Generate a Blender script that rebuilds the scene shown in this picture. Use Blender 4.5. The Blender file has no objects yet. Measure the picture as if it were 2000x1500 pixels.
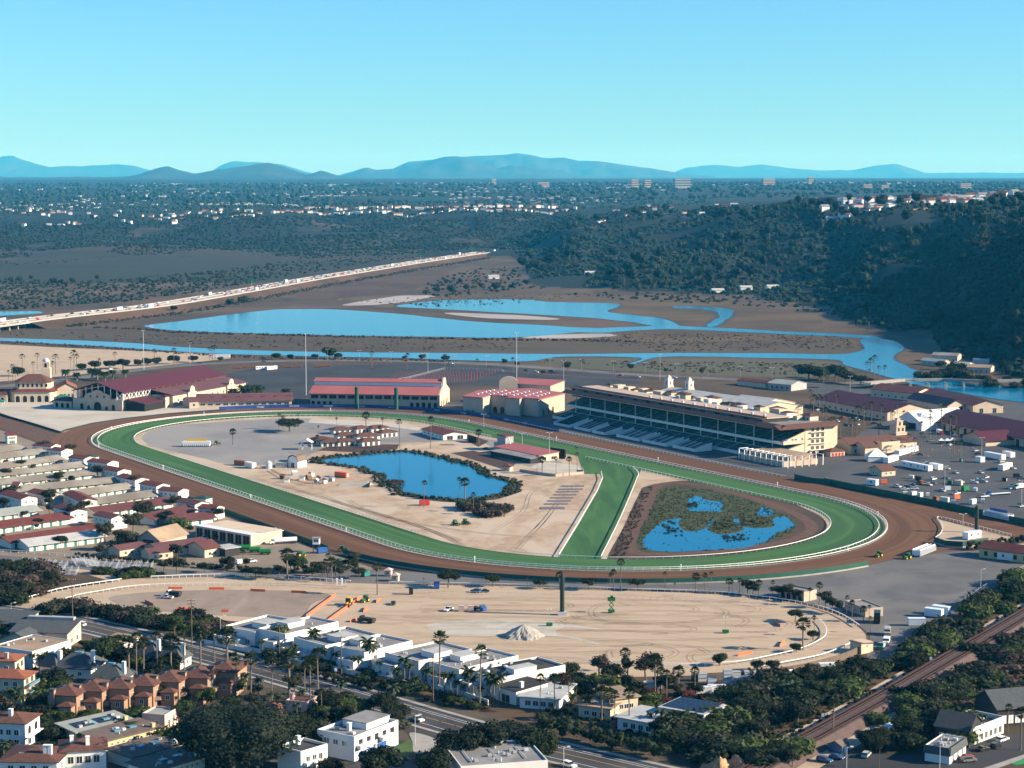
import bpy, bmesh, math, random
import numpy as np
from math import sin, cos, tan, atan, atan2, radians, pi, hypot, sqrt
from mathutils import Vector, Matrix, noise as mnoise
from mathutils.geometry import tessellate_polygon
R = random.Random(11)
SC = bpy.context.scene
COL = SC.collection

# ------------------------------------------------------------ camera, sky, sun, exposure
F, HY, CH = 3850.0, 346.0, 172.0          # focal length in photo pixels, horizon row, camera height
TH = atan((750 - HY) / F)
cam = bpy.data.cameras.new('camera'); camo = bpy.data.objects.new('camera', cam); COL.objects.link(camo)
cam.sensor_width = 36; cam.lens = 36 * F / 2000; cam.clip_start = 1; cam.clip_end = 120000
camo.location = (0, 0, CH); camo.rotation_euler = (pi / 2 - TH, 0, 0); SC.camera = camo
SUN_EL, SUN_AZ = radians(23), (1.0, -0.13)
SC.world = bpy.data.worlds.new('World'); SC.world.use_nodes = True
wn = SC.world.node_tree.nodes; wl = SC.world.node_tree.links
sky = wn.new('ShaderNodeTexSky'); sky.sky_type = 'NISHITA'; sky.sun_disc = False
sky.sun_elevation = SUN_EL; sky.sun_rotation = atan2(SUN_AZ[0], SUN_AZ[1])
sky.air_density = 1.0; sky.dust_density = 0.1; sky.ozone_density = 1.0
tint = wn.new('ShaderNodeMix'); tint.data_type = 'RGBA'; tint.blend_type = 'MULTIPLY'; tint.inputs[0].default_value = 1
tint.inputs[7].default_value = (0.32, 0.68, 1.08, 1)
wl.new(sky.outputs[0], tint.inputs[6]); wl.new(tint.outputs[2], wn['Background'].inputs[0])
wn['Background'].inputs[1].default_value = 0.076
sun = bpy.data.lights.new('sun', 'SUN'); suno = bpy.data.objects.new('sun', sun); COL.objects.link(suno)
sun.energy = 5.0; sun.angle = radians(0.53); sun.color = (1.0, 0.87, 0.66)
sd = Vector((SUN_AZ[0], SUN_AZ[1], 0)).normalized() * cos(SUN_EL) + Vector((0, 0, sin(SUN_EL)))
suno.rotation_euler = sd.to_track_quat('Z', 'Y').to_euler()
SC.view_settings.view_transform = 'Standard'; SC.view_settings.look = 'None'
SC.view_settings.exposure = 1.18; SC.view_settings.gamma = 1; SC.view_settings.use_curve_mapping = False
SC.cycles.max_bounces = 4; SC.cycles.diffuse_bounces = 1; SC.cycles.volume_bounces = 1; SC.cycles.transparent_max_bounces = 6
SC.cycles.use_adaptive_sampling = True; SC.cycles.use_denoising = True
try: SC.cycles.denoiser = 'OPENIMAGEDENOISE'
except Exception: pass

# ------------------------------------------------------------ pixel on the photograph -> point on the land
def G(px, py, z=0.0):
    x, y = (px - 1000) / F, (750 - py) / F
    dy, dz = cos(TH) + y * sin(TH), -sin(TH) + y * cos(TH)
    t = (z - CH) / dz
    return Vector((x * t, dy * t, z))
def mpp(py):                                # metres per photo pixel at that ground row
    return hypot(G(1000, py).y, CH) / F
def AZ(px, d):                              # point at ground distance d along a photo column
    x = (px - 1000) / F / cos(TH)
    return Vector((x * d, d, 0))

# ------------------------------------------------------------ materials
MATS = {}
def mat(name, c, c2=None, sc=.3, rough=.85, c3=None, sc3=.02, bump=0, metal=0, stretch=(1, 1, 1), uv=False, rnd=0, spec=.3,
        lo=.4, hi=.62, lo3=.45, hi3=.6, trans=0, detail=5, distort=0):
    m = bpy.data.materials.new(name); m.use_nodes = True; MATS[name] = m
    n, l = m.node_tree.nodes, m.node_tree.links
    b = n['Principled BSDF']; b.inputs['Roughness'].default_value = rough; b.inputs['Metallic'].default_value = metal
    b.inputs['Specular IOR Level'].default_value = spec
    b.inputs['Base Color'].default_value = (*c, 1)
    out = None
    if c2 or c3 or bump:
        tc = n.new('ShaderNodeTexCoord'); mp = n.new('ShaderNodeMapping'); mp.inputs['Scale'].default_value = stretch
        l.new(tc.outputs['UV' if uv else 'Object'], mp.inputs[0])
    def nz(s, dist=0):
        t = n.new('ShaderNodeTexNoise'); t.inputs['Scale'].default_value = s; t.inputs['Detail'].default_value = detail
        t.inputs['Distortion'].default_value = dist
        l.new(mp.outputs[0], t.inputs['Vector']); return t
    def mixc(fac, a, bb):
        x = n.new('ShaderNodeMix'); x.data_type = 'RGBA'
        l.new(fac, x.inputs[0])
        for i, v in ((6, a), (7, bb)):
            if isinstance(v, tuple): x.inputs[i].default_value = (*v, 1)
            else: l.new(v, x.inputs[i])
        return x.outputs[2]
    def ramp(o, a, bb):
        r = n.new('ShaderNodeMapRange'); r.inputs[1].default_value = a; r.inputs[2].default_value = bb; l.new(o, r.inputs[0]); return r.outputs[0]
    t = None
    if c2:
        t = nz(sc, distort); out = mixc(ramp(t.outputs['Fac'], lo, hi), c, c2)
    if c3:
        t3 = nz(sc3, distort); out = mixc(ramp(t3.outputs['Fac'], lo3, hi3), out or c, c3)
    if rnd:
        oi = n.new('ShaderNodeObjectInfo'); hs = n.new('ShaderNodeHueSaturation')
        r = n.new('ShaderNodeMapRange'); r.inputs[3].default_value = 1 - rnd; r.inputs[4].default_value = 1 + rnd
        l.new(oi.outputs['Random'], r.inputs[0]); l.new(r.outputs[0], hs.inputs['Value'])
        if out: l.new(out, hs.inputs['Color'])
        else: hs.inputs['Color'].default_value = (*c, 1)
        out = hs.outputs[0]
    if out: l.new(out, b.inputs['Base Color'])
    if bump:
        bt = t or nz(sc); bp = n.new('ShaderNodeBump'); bp.inputs['Strength'].default_value = 1; bp.inputs['Distance'].default_value = bump
        l.new(bt.outputs['Fac'], bp.inputs['Height']); l.new(bp.outputs[0], b.inputs['Normal'])
    if trans:
        tr = n.new('ShaderNodeBsdfTranslucent'); ms = n.new('ShaderNodeMixShader'); ms.inputs[0].default_value = trans
        if out: l.new(out, tr.inputs[0])
        else: tr.inputs[0].default_value = (*c, 1)
        l.new(b.outputs[0], ms.inputs[1]); l.new(tr.outputs[0], ms.inputs[2]); l.new(ms.outputs[0], n['Material Output'].inputs[0])
    return m
def M(n): return MATS[n]

# ------------------------------------------------------------ mesh helpers
class MB:
    def __init__(s): s.v, s.f, s.m = [], [], []
    def add(s, vs, fs, mi=0):
        o = len(s.v); s.v += [tuple(v) for v in vs]; s.f += [tuple(i + o for i in f) for f in fs]; s.m += [mi] * len(fs); return s
    def box(s, x0, x1, y0, y1, z0, z1, mi=0, top=None):
        s.add([(x0, y0, z0), (x1, y0, z0), (x1, y1, z0), (x0, y1, z0), (x0, y0, z1), (x1, y0, z1), (x1, y1, z1), (x0, y1, z1)],
              [(0, 3, 2, 1), (0, 1, 5, 4), (1, 2, 6, 5), (2, 3, 7, 6), (3, 0, 4, 7)], mi)
        s.f.append(tuple(len(s.v) - 8 + i for i in (4, 5, 6, 7))); s.m.append(mi if top is None else top); return s
    def cyl(s, x, y, z0, z1, r0, r1=None, n=8, mi=0):
        r1 = r0 if r1 is None else r1
        a = [(x + r0 * cos(2 * pi * i / n), y + r0 * sin(2 * pi * i / n), z0) for i in range(n)]
        b = [(x + r1 * cos(2 * pi * i / n), y + r1 * sin(2 * pi * i / n), z1) for i in range(n)]
        fs = [(i, (i + 1) % n, n + (i + 1) % n, n + i) for i in range(n)] + [tuple(range(n, 2 * n)), tuple(range(n - 1, -1, -1))]
        return s.add(a + b, fs, mi)
    def tube(s, p, q, r0, r1=None, n=5, mi=0):
        p, q = Vector(p), Vector(q); r1 = r0 if r1 is None else r1; d = (q - p)
        if d.length < 1e-6: return s
        e = d.orthogonal().normalized(); g = d.normalized().cross(e)
        a = [p + (e * cos(2 * pi * i / n) + g * sin(2 * pi * i / n)) * r0 for i in range(n)]
        b = [q + (e * cos(2 * pi * i / n) + g * sin(2 * pi * i / n)) * r1 for i in range(n)]
        return s.add(a + b, [(i, (i + 1) % n, n + (i + 1) % n, n + i) for i in range(n)] + [tuple(range(n, 2 * n)), tuple(range(n - 1, -1, -1))], mi)
    def prism(s, poly, z0, z1, mi=0, top=None):
        n = len(poly); b = [(p[0], p[1], z0) for p in poly] + [(p[0], p[1], z1) for p in poly]
        s.add(b, [(i, (i + 1) % n, n + (i + 1) % n, n + i) for i in range(n)], mi)
        tri = tessellate_polygon([[Vector((p[0], p[1], 0)) for p in poly]])
        o = len(s.v) - n
        for t in tri: s.f.append(tuple(o + i for i in t)); s.m.append(mi if top is None else top)
        return s
    def xsec(s, prof, y0, y1, mi=0, axis='x'):     # profile in (x,z) swept along y, or (y,z) along x
        n = len(prof)
        mk = (lambda p, t: (t, p[0], p[1])) if axis == 'x' else (lambda p, t: (p[0], t, p[1]))
        s.add([mk(p, y0) for p in prof] + [mk(p, y1) for p in prof], [(i, (i + 1) % n, n + (i + 1) % n, n + i) for i in range(n)] + [tuple(range(n - 1, -1, -1)), tuple(range(n, 2 * n))], mi); return s
    def gable(s, x0, x1, y0, y1, z0, h, ov=.4, th=.25, mi=0, axis='x'):
        if axis == 'x':
            ym = (y0 + y1) / 2; k = h / ((y1 - y0) / 2); a = h + 0
            pr = [(y0 - ov, z0 - k * ov), (ym, z0 + a), (y1 + ov, z0 - k * ov), (y1 + ov, z0 - k * ov + th), (ym, z0 + a + th), (y0 - ov, z0 - k * ov + th)]
            return s.xsec(pr, x0 - ov, x1 + ov, mi, 'x')
        xm = (x0 + x1) / 2; k = h / ((x1 - x0) / 2)
        pr = [(x0 - ov, z0 - k * ov), (xm, z0 + h), (x1 + ov, z0 - k * ov), (x1 + ov, z0 - k * ov + th), (xm, z0 + h + th), (x0 - ov, z0 - k * ov + th)]
        return s.xsec(pr, y0 - ov, y1 + ov, mi, 'y')
    def gend(s, x0, x1, y0, y1, z0, h, mi=0, axis='x'):  # gable end walls
        if axis == 'x':
            ym = (y0 + y1) / 2
            for x in (x0, x1): s.add([(x, y0, z0), (x, y1, z0), (x, ym, z0 + h)], [(0, 1, 2)], mi)
        else:
            xm = (x0 + x1) / 2
            for y in (y0, y1): s.add([(x0, y, z0), (x1, y, z0), (xm, y, z0 + h)], [(0, 1, 2)], mi)
        return s
    def hip(s, x0, x1, y0, y1, z0, h, ov=.5, mi=0, th=.2, flat=0):
        x0 -= ov; x1 += ov; y0 -= ov; y1 += ov
        w, d = x1 - x0, y1 - y0; k = min(w, d) / 2 * (1 - flat)
        a, b = (x0 + k, y0 + k), (x1 - k, y1 - k)
        base = [(x0, y0, z0), (x1, y0, z0), (x1, y1, z0), (x0, y1, z0)]
        mid = [(x, y, z0 + th) for x, y, _ in base]
        top = [(a[0], a[1], z0 + th + h), (b[0], a[1], z0 + th + h), (b[0], b[1], z0 + th + h), (a[0], b[1], z0 + th + h)]
        s.add(base + mid + top, [(3, 2, 1, 0)] + [(i, (i + 1) % 4, 4 + (i + 1) % 4, 4 + i) for i in range(4)] +
              [(4 + i, 4 + (i + 1) % 4, 8 + (i + 1) % 4, 8 + i) for i in range(4)] + [(8, 9, 10, 11)], mi); return s
    def mesh(s, name, mats, smooth=False, uv=None):
        me = bpy.data.meshes.new(name); me.from_pydata(s.v, [], s.f)
        for m in (mats if isinstance(mats, (list, tuple)) else [mats]): me.materials.append(M(m) if isinstance(m, str) else m)
        if any(s.m): me.polygons.foreach_set('material_index', s.m)
        if smooth: me.polygons.foreach_set('use_smooth', [True] * len(s.f))
        if uv:
            ul = me.uv_layers.new(); vi = np.empty(len(me.loops), dtype=np.int32); me.loops.foreach_get('vertex_index', vi)
            ul.data.foreach_set('uv', np.asarray(uv, dtype=np.float32)[vi].ravel())
        me.update(); return me
    def build(s, name, mats, parent=None, smooth=False, uv=None):
        return obj(name, s.mesh(name, mats, smooth, uv), parent)
def obj(name, me, parent=None, loc=None, rz=0):
    o = bpy.data.objects.new(name, me); COL.objects.link(o); o.parent = parent
    if loc is not None: o.location = loc
    if rz: o.rotation_euler = (0, 0, rz)
    return o
def tag(o, label, cat, group=None, kind=None):
    if label: o['label'] = label
    if cat: o['category'] = cat
    if group: o['group'] = group
    if kind: o['kind'] = kind
    return o
def thing(name, label, cat, loc=(0, 0, 0), rz=0, group=None):
    o = bpy.data.objects.new(name, None); COL.objects.link(o); o.location = loc; o.rotation_euler = (0, 0, rz); o.empty_display_size = .5
    return tag(o, label, cat, group)
def struct(o): o['kind'] = 'structure'; return o
def clone(root, loc, rz=0, sc=1, label=None, group=None, cols=None):
    def cp(o, par):
        c = o.copy(); COL.objects.link(c); c.parent = par
        for ch in KIDS.get(o.name, ()): cp(ch, c)
        return c
    r = cp(root, None); r.location = loc; r.rotation_euler = (0, 0, rz)
    r.scale = (sc, sc, sc) if not isinstance(sc, tuple) else sc
    if label: r['label'] = label
    if group: r['group'] = group
    return r
KIDS = {}
def proto(root):                            # remember children of a prototype (fast lookups while copying)
    def walk(o):
        KIDS[o.name] = list(o.children)
        for c in o.children: walk(c)
    walk(root); PROTOS.append(root); return root
PROTOS = []
def put(protoroot, loc, rz=0, sc=1, label=None, group=None):
    return clone(protoroot, loc, rz, sc, label, group)
def remove_protos():
    for r in PROTOS:
        for o in list(r.children_recursive) + [r]: bpy.data.objects.remove(o)

def crom(p, n=6, closed=True):
    p = [Vector((a[0], a[1])) for a in p]; N = len(p); out = []
    rng = range(N) if closed else range(N - 1)
    for i in rng:
        if closed: p0, p1, p2, p3 = p[i - 1], p[i], p[(i + 1) % N], p[(i + 2) % N]
        else: p0, p1, p2, p3 = p[max(i - 1, 0)], p[i], p[i + 1], p[min(i + 2, N - 1)]
        for k in range(n):
            t = k / n
            out.append(.5 * ((2 * p1) + (p2 - p0) * t + (2 * p0 - 5 * p1 + 4 * p2 - p3) * t * t + (3 * p1 - p0 - 3 * p2 + p3) * t ** 3))
    if not closed: out.append(p[-1])
    return out
def W(pts): return [G(*p).xy for p in pts]
def jag(pts, amp, seed=0.):
    out = []
    for i, p in enumerate(pts):
        q = Vector((p.x * .02 + seed, p.y * .02, seed)); out.append(p + amp * Vector((mnoise.noise(q), mnoise.noise(q + Vector((7.3, 0, 1))))))
    return out
def sheet(name, loops, z, m, kind='structure', label=None, parent=None):
    if not isinstance(loops[0], (list, tuple)): loops = [loops]
    vs = [Vector((p[0], p[1], 0)) for lp in loops for p in lp]
    tris = tessellate_polygon([[Vector((p[0], p[1], 0)) for p in lp] for lp in loops])
    mb = MB(); fs = []
    for t in tris:
        a, b, c = (vs[i] for i in t)
        fs.append(t if (b - a).cross(c - a).z > 0 else (t[0], t[2], t[1]))
    mb.add([(v.x, v.y, z) for v in vs], fs)
    o = mb.build(name, m, parent)
    if kind: o['kind'] = kind
    if label: o['label'] = label
    return o
def strip(name, pts, w0, w1, z, m, zf=None, parent=None, kind='structure', thick=0):   # band along a path, offsets w0..w1 to its left side
    n = len(pts); vs, uv, fs = [], [], []; L = 0
    for i, p in enumerate(pts):
        a, b = pts[max(i - 1, 0)], pts[min(i + 1, n - 1)]; t = (Vector(b[:2]) - Vector(a[:2])).normalized(); nn = Vector((-t.y, t.x))
        if i: L += (Vector(p[:2]) - Vector(pts[i - 1][:2])).length
        zz = z + (zf(p) if zf else (p[2] if len(p) > 2 else 0))
        for w in (w0, w1):
            q = Vector(p[:2]) + nn * w; vs.append((q.x, q.y, zz)); uv.append((L, w))
        if thick:
            for w in (w0, w1):
                q = Vector(p[:2]) + nn * w; vs.append((q.x, q.y, zz - thick)); uv.append((L, w))
    k = 4 if thick else 2
    for i in range(n - 1):
        a, b = i * k, (i + 1) * k
        fs.append((a, b, b + 1, a + 1) if w1 < w0 else (a + 1, b + 1, b, a)[::-1])
        if thick: fs += [(a, a + 2, b + 2, b), (a + 1, b + 1, b + 3, a + 3)]
    mb = MB(); mb.add(vs, fs); o = mb.build(name, m, parent, uv=uv)
    if kind: o['kind'] = kind
    return o

# ------------------------------------------------------------ palette
mat('ground', (.0828, 0.0508, 0.0281), (.0432, 0.0338, 0.0179), .03, c3=(.108, 0.0677, 0.0382), sc3=.006, bump=.3, detail=9)
mat('valley', (.0312, .0325, .0169), (.0208, .0234, .0137), .008, c3=(.0488, .0338, .0234), sc3=.003, stretch=(.3, 1, 1), detail=9)
mat('scrub', (.0065, .0123, .0078), (.013, .0175, .0111), .02, c3=(.078, .0553, .0423), sc3=.0045, lo3=.56, hi3=.66, bump=.8)
mat('hillgreen', (.005, .011, .007), (.009, .016, .010), .03, c3=(.026, .018, .012), sc3=.006, lo3=.60, hi3=.70, bump=.8)
mat('plain', (.009, .017, .014), (.018, .025, .02), .004, c3=(.008, .014, .011), sc3=.0012)
mat('mountain', (.025, .035, .03), (.045, .05, .04), .002, c3=(.02, .03, .03), sc3=.0008)
mat('dirt', (.118, .052, .023), (.088, .037, .016), .5, c3=(.138, .066, .031), sc3=.18, stretch=(.015, 1, 1), uv=True, detail=5, rough=.95)
mat('dirtpath', (.12, .0656, .044), (.088, .048, .032), .3, rough=.95)
mat('turf', (.034, .112, .028), (.055, .140, .034), .30, c3=(.026, .088, .024), sc3=.09, stretch=(.03, 1, 1), uv=True, detail=5, rough=.9, lo=.44, hi=.56, lo3=.5, hi3=.6)
mat('turf_b', (.034, .112, .028), (.05, .134, .033), .22, c3=(.027, .09, .024), sc3=.10, stretch=(1, .12, 1), rough=.9, lo=.42, hi=.6, lo3=.5, hi3=.6)
mat('dirt_b', (.118, .052, .023), (.088, .037, .016), .3, c3=(.138, .066, .031), sc3=.08, stretch=(.3, 1, 1), rough=.95)
mat('grass', (.05, .10, .03), (.075, .11, .035), .25, rough=.95)
mat('sand', (.44, .34, .235), (.34, .25, .168), .07, c3=(.45, .35, .245), sc3=.02, stretch=(.5, 1.6, 1), bump=.12, distort=2.5, detail=10, lo=.45, hi=.68)
mat('tyretrack', (.27, .195, .13), (.36, .27, .18), .15, detail=6)
mat('wetmud', (.05, .042, .032), (.07, .056, .04), .05, rough=.6)
mat('sand2', (.43, .32, .215), (.35, .25, .165), .07, c3=(.48, .385, .285), sc3=.02, stretch=(1, .6, 1), bump=.08, distort=2.2, detail=10)
mat('duskysand', (.27, .21, .165), (.225, .175, .135), .05, c3=(.31, .25, .2), sc3=.02, stretch=(1, .5, 1), distort=2, detail=8)
mat('palesand', (.48, .45, .38), (.42, .385, .315), .08, distort=1)
mat('stabledirt', (.24, .192, .14), (.2, .16, .116), .1)
mat('plaza', (.46, .42, .345), (.40, .365, .30), .05, c3=(.49, .45, .38), sc3=.02)
mat('paving', (.235, .225, .215), (.20, .19, .185), .04, c3=(.27, .255, .235), sc3=.015, distort=.6)
mat('asphalt', (.068, .0704, .0736), (.0544, .056, .0592), .05, c3=(.08, .08, .0824), sc3=.02, distort=.8)
mat('asphalt_old', (.128, .1256, .124), (.1, .0992, .1), .05, c3=(.152, .1456, .1376), sc3=.018, distort=1.4, detail=8)
mat('asphalt_dark', (.0384, .04, .044), (.048, .0488, .052), .05, c3=(.0304, .032, .0344), sc3=.02)
mat('road', (.05, .05, .053), (.04, .04, .043), .08, c3=(.062, .062, .065), sc3=.03, detail=8)
mat('concrete_road', (.38, .365, .34), (.33, .315, .295), .02)
mat('gardenground', (.065, .0553, .0358), (.0292, .0358, .0182), .12, c3=(.0975, .078, .0553), sc3=.04, detail=8)
mat('leaf_black', (.009, .017, .009), (.016, .026, .012), .3, trans=.15, rough=.8)
mat('concrete', (.34, .32, .29), (.29, .27, .25), .3)
mat('marsh', (.09, 0.0575, 0.0292), (.0576, 0.0406, 0.0214), .03, c3=(.1116, 0.0758, 0.0365), sc3=.008, stretch=(.6, 1, 1), detail=9)
mat('mudflat', (.082, 0.0564, 0.0289), (.054, 0.0419, 0.0253), .025, c3=(.0864, 0.0643, 0.0370), sc3=.005, stretch=(.4, 1, 1), detail=9)
mat('bank', (.0432, .0374, .0324), (.0612, .049, .0396), .03, bump=.5)
mat('salt', (.38, .35, .33), (.30, .27, .25), .015, stretch=(.5, 1, 1))
mat('olive', (.0612, .072, .036), (.0792, .0792, .0432), .01, c3=(.1008, .0864, .0576), sc3=.004, stretch=(.4, 1, 1))
mat('redearth', (.0756, 0.0433, 0.0253), (.0504, 0.0318, 0.0186), .03, c3=(.0936, 0.0541, 0.0314), sc3=.008, bump=.4, detail=8)
mat('mulch', (.075, .04, .03), (.055, .03, .022), .5)
mat('white', (.80, .79, .76)); mat('offwhite', (.72, .69, .62), (.66, .63, .56), .2)
mat('cream', (.60, .48, .35), (.54, .43, .31), .15); mat('pinkwall', (.66, .50, .41), (.60, .45, .365), .15)
mat('tan', (.47, .37, .29), (.42, .33, .26), .15); mat('stucco', (.74, .72, .67), (.68, .66, .61), .2)
mat('yellowwall', (.55, .44, .24), (.5, .4, .22), .2); mat('peach', (.32, .20, .14), (.28, .175, .12), .2)
mat('pinkstucco', (.55, .40, .36), (.5, .36, .325), .2); mat('greywall', (.36, .36, .35), (.31, .31, .3), .2)
mat('bluewall', (.62, .70, .74), (.57, .65, .70), .2)
mat('purple_roof', (.093, .0211, .0298), (.0775, .0174, .0248), .7, stretch=(1, .04, 1), rough=.6, lo=.35, hi=.7); mat('purple_pale', (.13, .0585, .0618), (.1137, .0488, .052), .1, rough=.65)
mat('red_roof', (.1275, .0465, .0413), (.105, .0375, .0338), .1, rough=.7); mat('pink_roof', (.36, .115, .11), (.32, .10, .098), .06, rough=.7)
mat('redbrown_roof', (.136, .0382, .0323), (.1105, .0306, .0255), .3); mat('tile_roof', (.125, .058, .042), (.09, .042, .031), .8, bump=.06)
mat('orange_tile', (.25, .088, .05), (.20, .07, .04), .8, bump=.06)
mat('stable_roof', (.29, .27, .225), (.23, .215, .18), .15, c3=(.20, .17, .14), sc3=.06, rnd=.2); mat('sage_roof', (.30, .33, .30), (.26, .285, .26), .2)
mat('tan_roof', (.36, .26, .175), (.31, .225, .155), .25, c3=(.27, .2, .14), sc3=.08); mat('brown_roof', (.15, .115, .095), (.125, .095, .08), .4)
mat('grey_roof', (.26, .255, .245), (.22, .218, .21), .25, c3=(.19, .185, .18), sc3=.1); mat('dark_roof', (.055, .058, .065), (.045, .048, .055), .5)
mat('slate_roof', (.075, .085, .09), (.06, .07, .075), .8, bump=.03); mat('pale_roof', (.42, .43, .42), (.36, .37, .36), .2)
mat('metal_white', (.70, .72, .72), rough=.45); mat('dark', (.012, .013, .014)); mat('charcoal', (.03, .03, .032)); mat('shade_green', (.02, .07, .06), rough=.7)
mat('teal', (.02, .16, .14), rough=.6); mat('green_screen', (.018, .085, .062), (.015, .07, .052), .2, rough=.8); mat('banner', (.018, .05, .20), rough=.6)
mat('glass', (.02, .03, .036), rough=.12, spec=.8); mat('glass_sky', (.10, .22, .28), rough=.1, spec=.9)
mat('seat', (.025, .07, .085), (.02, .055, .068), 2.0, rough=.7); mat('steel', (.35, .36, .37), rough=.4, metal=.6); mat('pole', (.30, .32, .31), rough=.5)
mat('galv', (.52, .55, .57), rough=.4); mat('wood', (.16, .105, .07), (.12, .08, .055), .6); mat('fencewood', (.145, .115, .09), (.11, .085, .07), .8)
mat('orange', (.75, .14, .06), rough=.7); mat('redpaint', (.42, .03, .03), rough=.45); mat('yellowpaint', (.70, .42, .02), rough=.5); mat('tractor_green', (.015, .16, .04), rough=.4)
mat('rust', (.30, .12, .06), (.24, .095, .05), .5); mat('blackrubber', (.012, .012, .012), rough=.9); mat('bluepaint', (.03, .10, .35), rough=.4)
mat('p_white', (.78, .78, .77), rough=.3, spec=.5); mat('p_black', (.015, .015, .017), rough=.3, spec=.5); mat('p_grey', (.16, .165, .17), rough=.3, spec=.5); mat('p_silver', (.45, .46, .47), rough=.3, spec=.5)
mat('p_red', (.40, .03, .03), rough=.3, spec=.5); mat('p_blue', (.03, .10, .22), rough=.3, spec=.5); mat('p_sand', (.45, .40, .32), rough=.3, spec=.5); mat('p_pink', (.75, .10, .28), rough=.4)
mat('matgrey', (.17, .16, .19), (.13, .125, .15), .6)
mat('mastgreen', (.012, .028, .022), rough=.6)
mat('lamp', (.8, .75, .6), rough=.3); mat('solar', (.015, .02, .035), rough=.25, spec=.6)
mat('bark', (.13, .10, .08), (.095, .075, .06), 2); mat('palmbark', (.18, .145, .115), (.14, .115, .09), 2)
mat('dead', (.20, .145, .09), (.16, .115, .075), 1)
mat('leaf', (.0152, .0261, .0076), (.0239, .0359, .0098), .35, rnd=.3, trans=.25, rough=.8); mat('leaf_dark', (.0076, .0147, .006), (.013, .0206, .0076), .3, rnd=.3, trans=.2, rough=.8)
mat('leaf_olive', (.0272, .0326, .0163), (.0381, .0408, .0218), .3, rnd=.25, trans=.2, rough=.8); mat('leaf_lime', (.0476, .0748, .017), (.068, .0952, .0204), .4, rnd=.25, trans=.3, rough=.8)
mat('leaf_brown', (.0408, .0283, .0218), (.0544, .037, .0272), .5, rnd=.25, trans=.15); mat('leaf_red', (.13, .035, .03), (.09, .03, .025), .5, rnd=.2, trans=.2)
mat('frond', (.0218, .037, .012), (.0326, .049, .0152), .5, rnd=.25, trans=.2, rough=.6); mat('frond_pale', (.0326, .0462, .019), (.0462, .0598, .0245), .5, rnd=.25, trans=.2, rough=.6)
mat('farleaf', (.007, .016, .010), (.014, .025, .014), .15, rnd=.45, rough=.9); mat('reed', (.034, .052, .017), (.06, .062, .026), .3, rough=.9); mat('reed_dark', (.015, .0231, .0109), (.0238, .0306, .0136), .3, rough=.9)
mat('ballast', (.1008, .0684, .0612), (.0792, .054, .049), .4, bump=.05); mat('railsteel', (.144, .0756, .054), rough=.5, metal=.3); mat('tie', (.072, .0504, .0432))
mat('cliff', (.50, .27, .13), (.38, .2, .1), .3, bump=.4); mat('rock', (.25, .22, .19), (.19, .17, .15), .6)
mat('paint', (.70, .70, .67), (.55, .55, .53), .5); mat('paint_y', (.62, .36, .06)); mat('paint_r', (.55, .06, .05)); mat('bikegreen', (.03, .25, .08))
mat('limedust', (.36, .345, .30), (.30, .285, .245), .15)
def water(name, c, rough, bump, sc):
    m = mat(name, c, rough=rough, spec=.5); n, l = m.node_tree.nodes, m.node_tree.links
    b = n['Principled BSDF']; b.inputs['IOR'].default_value = 1.2
    tc = n.new('ShaderNodeTexCoord'); t = n.new('ShaderNodeTexNoise'); t.inputs['Scale'].default_value = sc; t.inputs['Detail'].default_value = 4
    bp = n.new('ShaderNodeBump'); bp.inputs['Distance'].default_value = bump; bp.inputs['Strength'].default_value = 1
    l.new(tc.outputs['Object'], t.inputs[0]); l.new(t.outputs[0], bp.inputs['Height']); l.new(bp.outputs[0], b.inputs['Normal'])
water('water', (.0, .135, .26), .1, .12, .35)
water('pondwater', (.0, .125, .25), .08, .06, .5)

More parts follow.
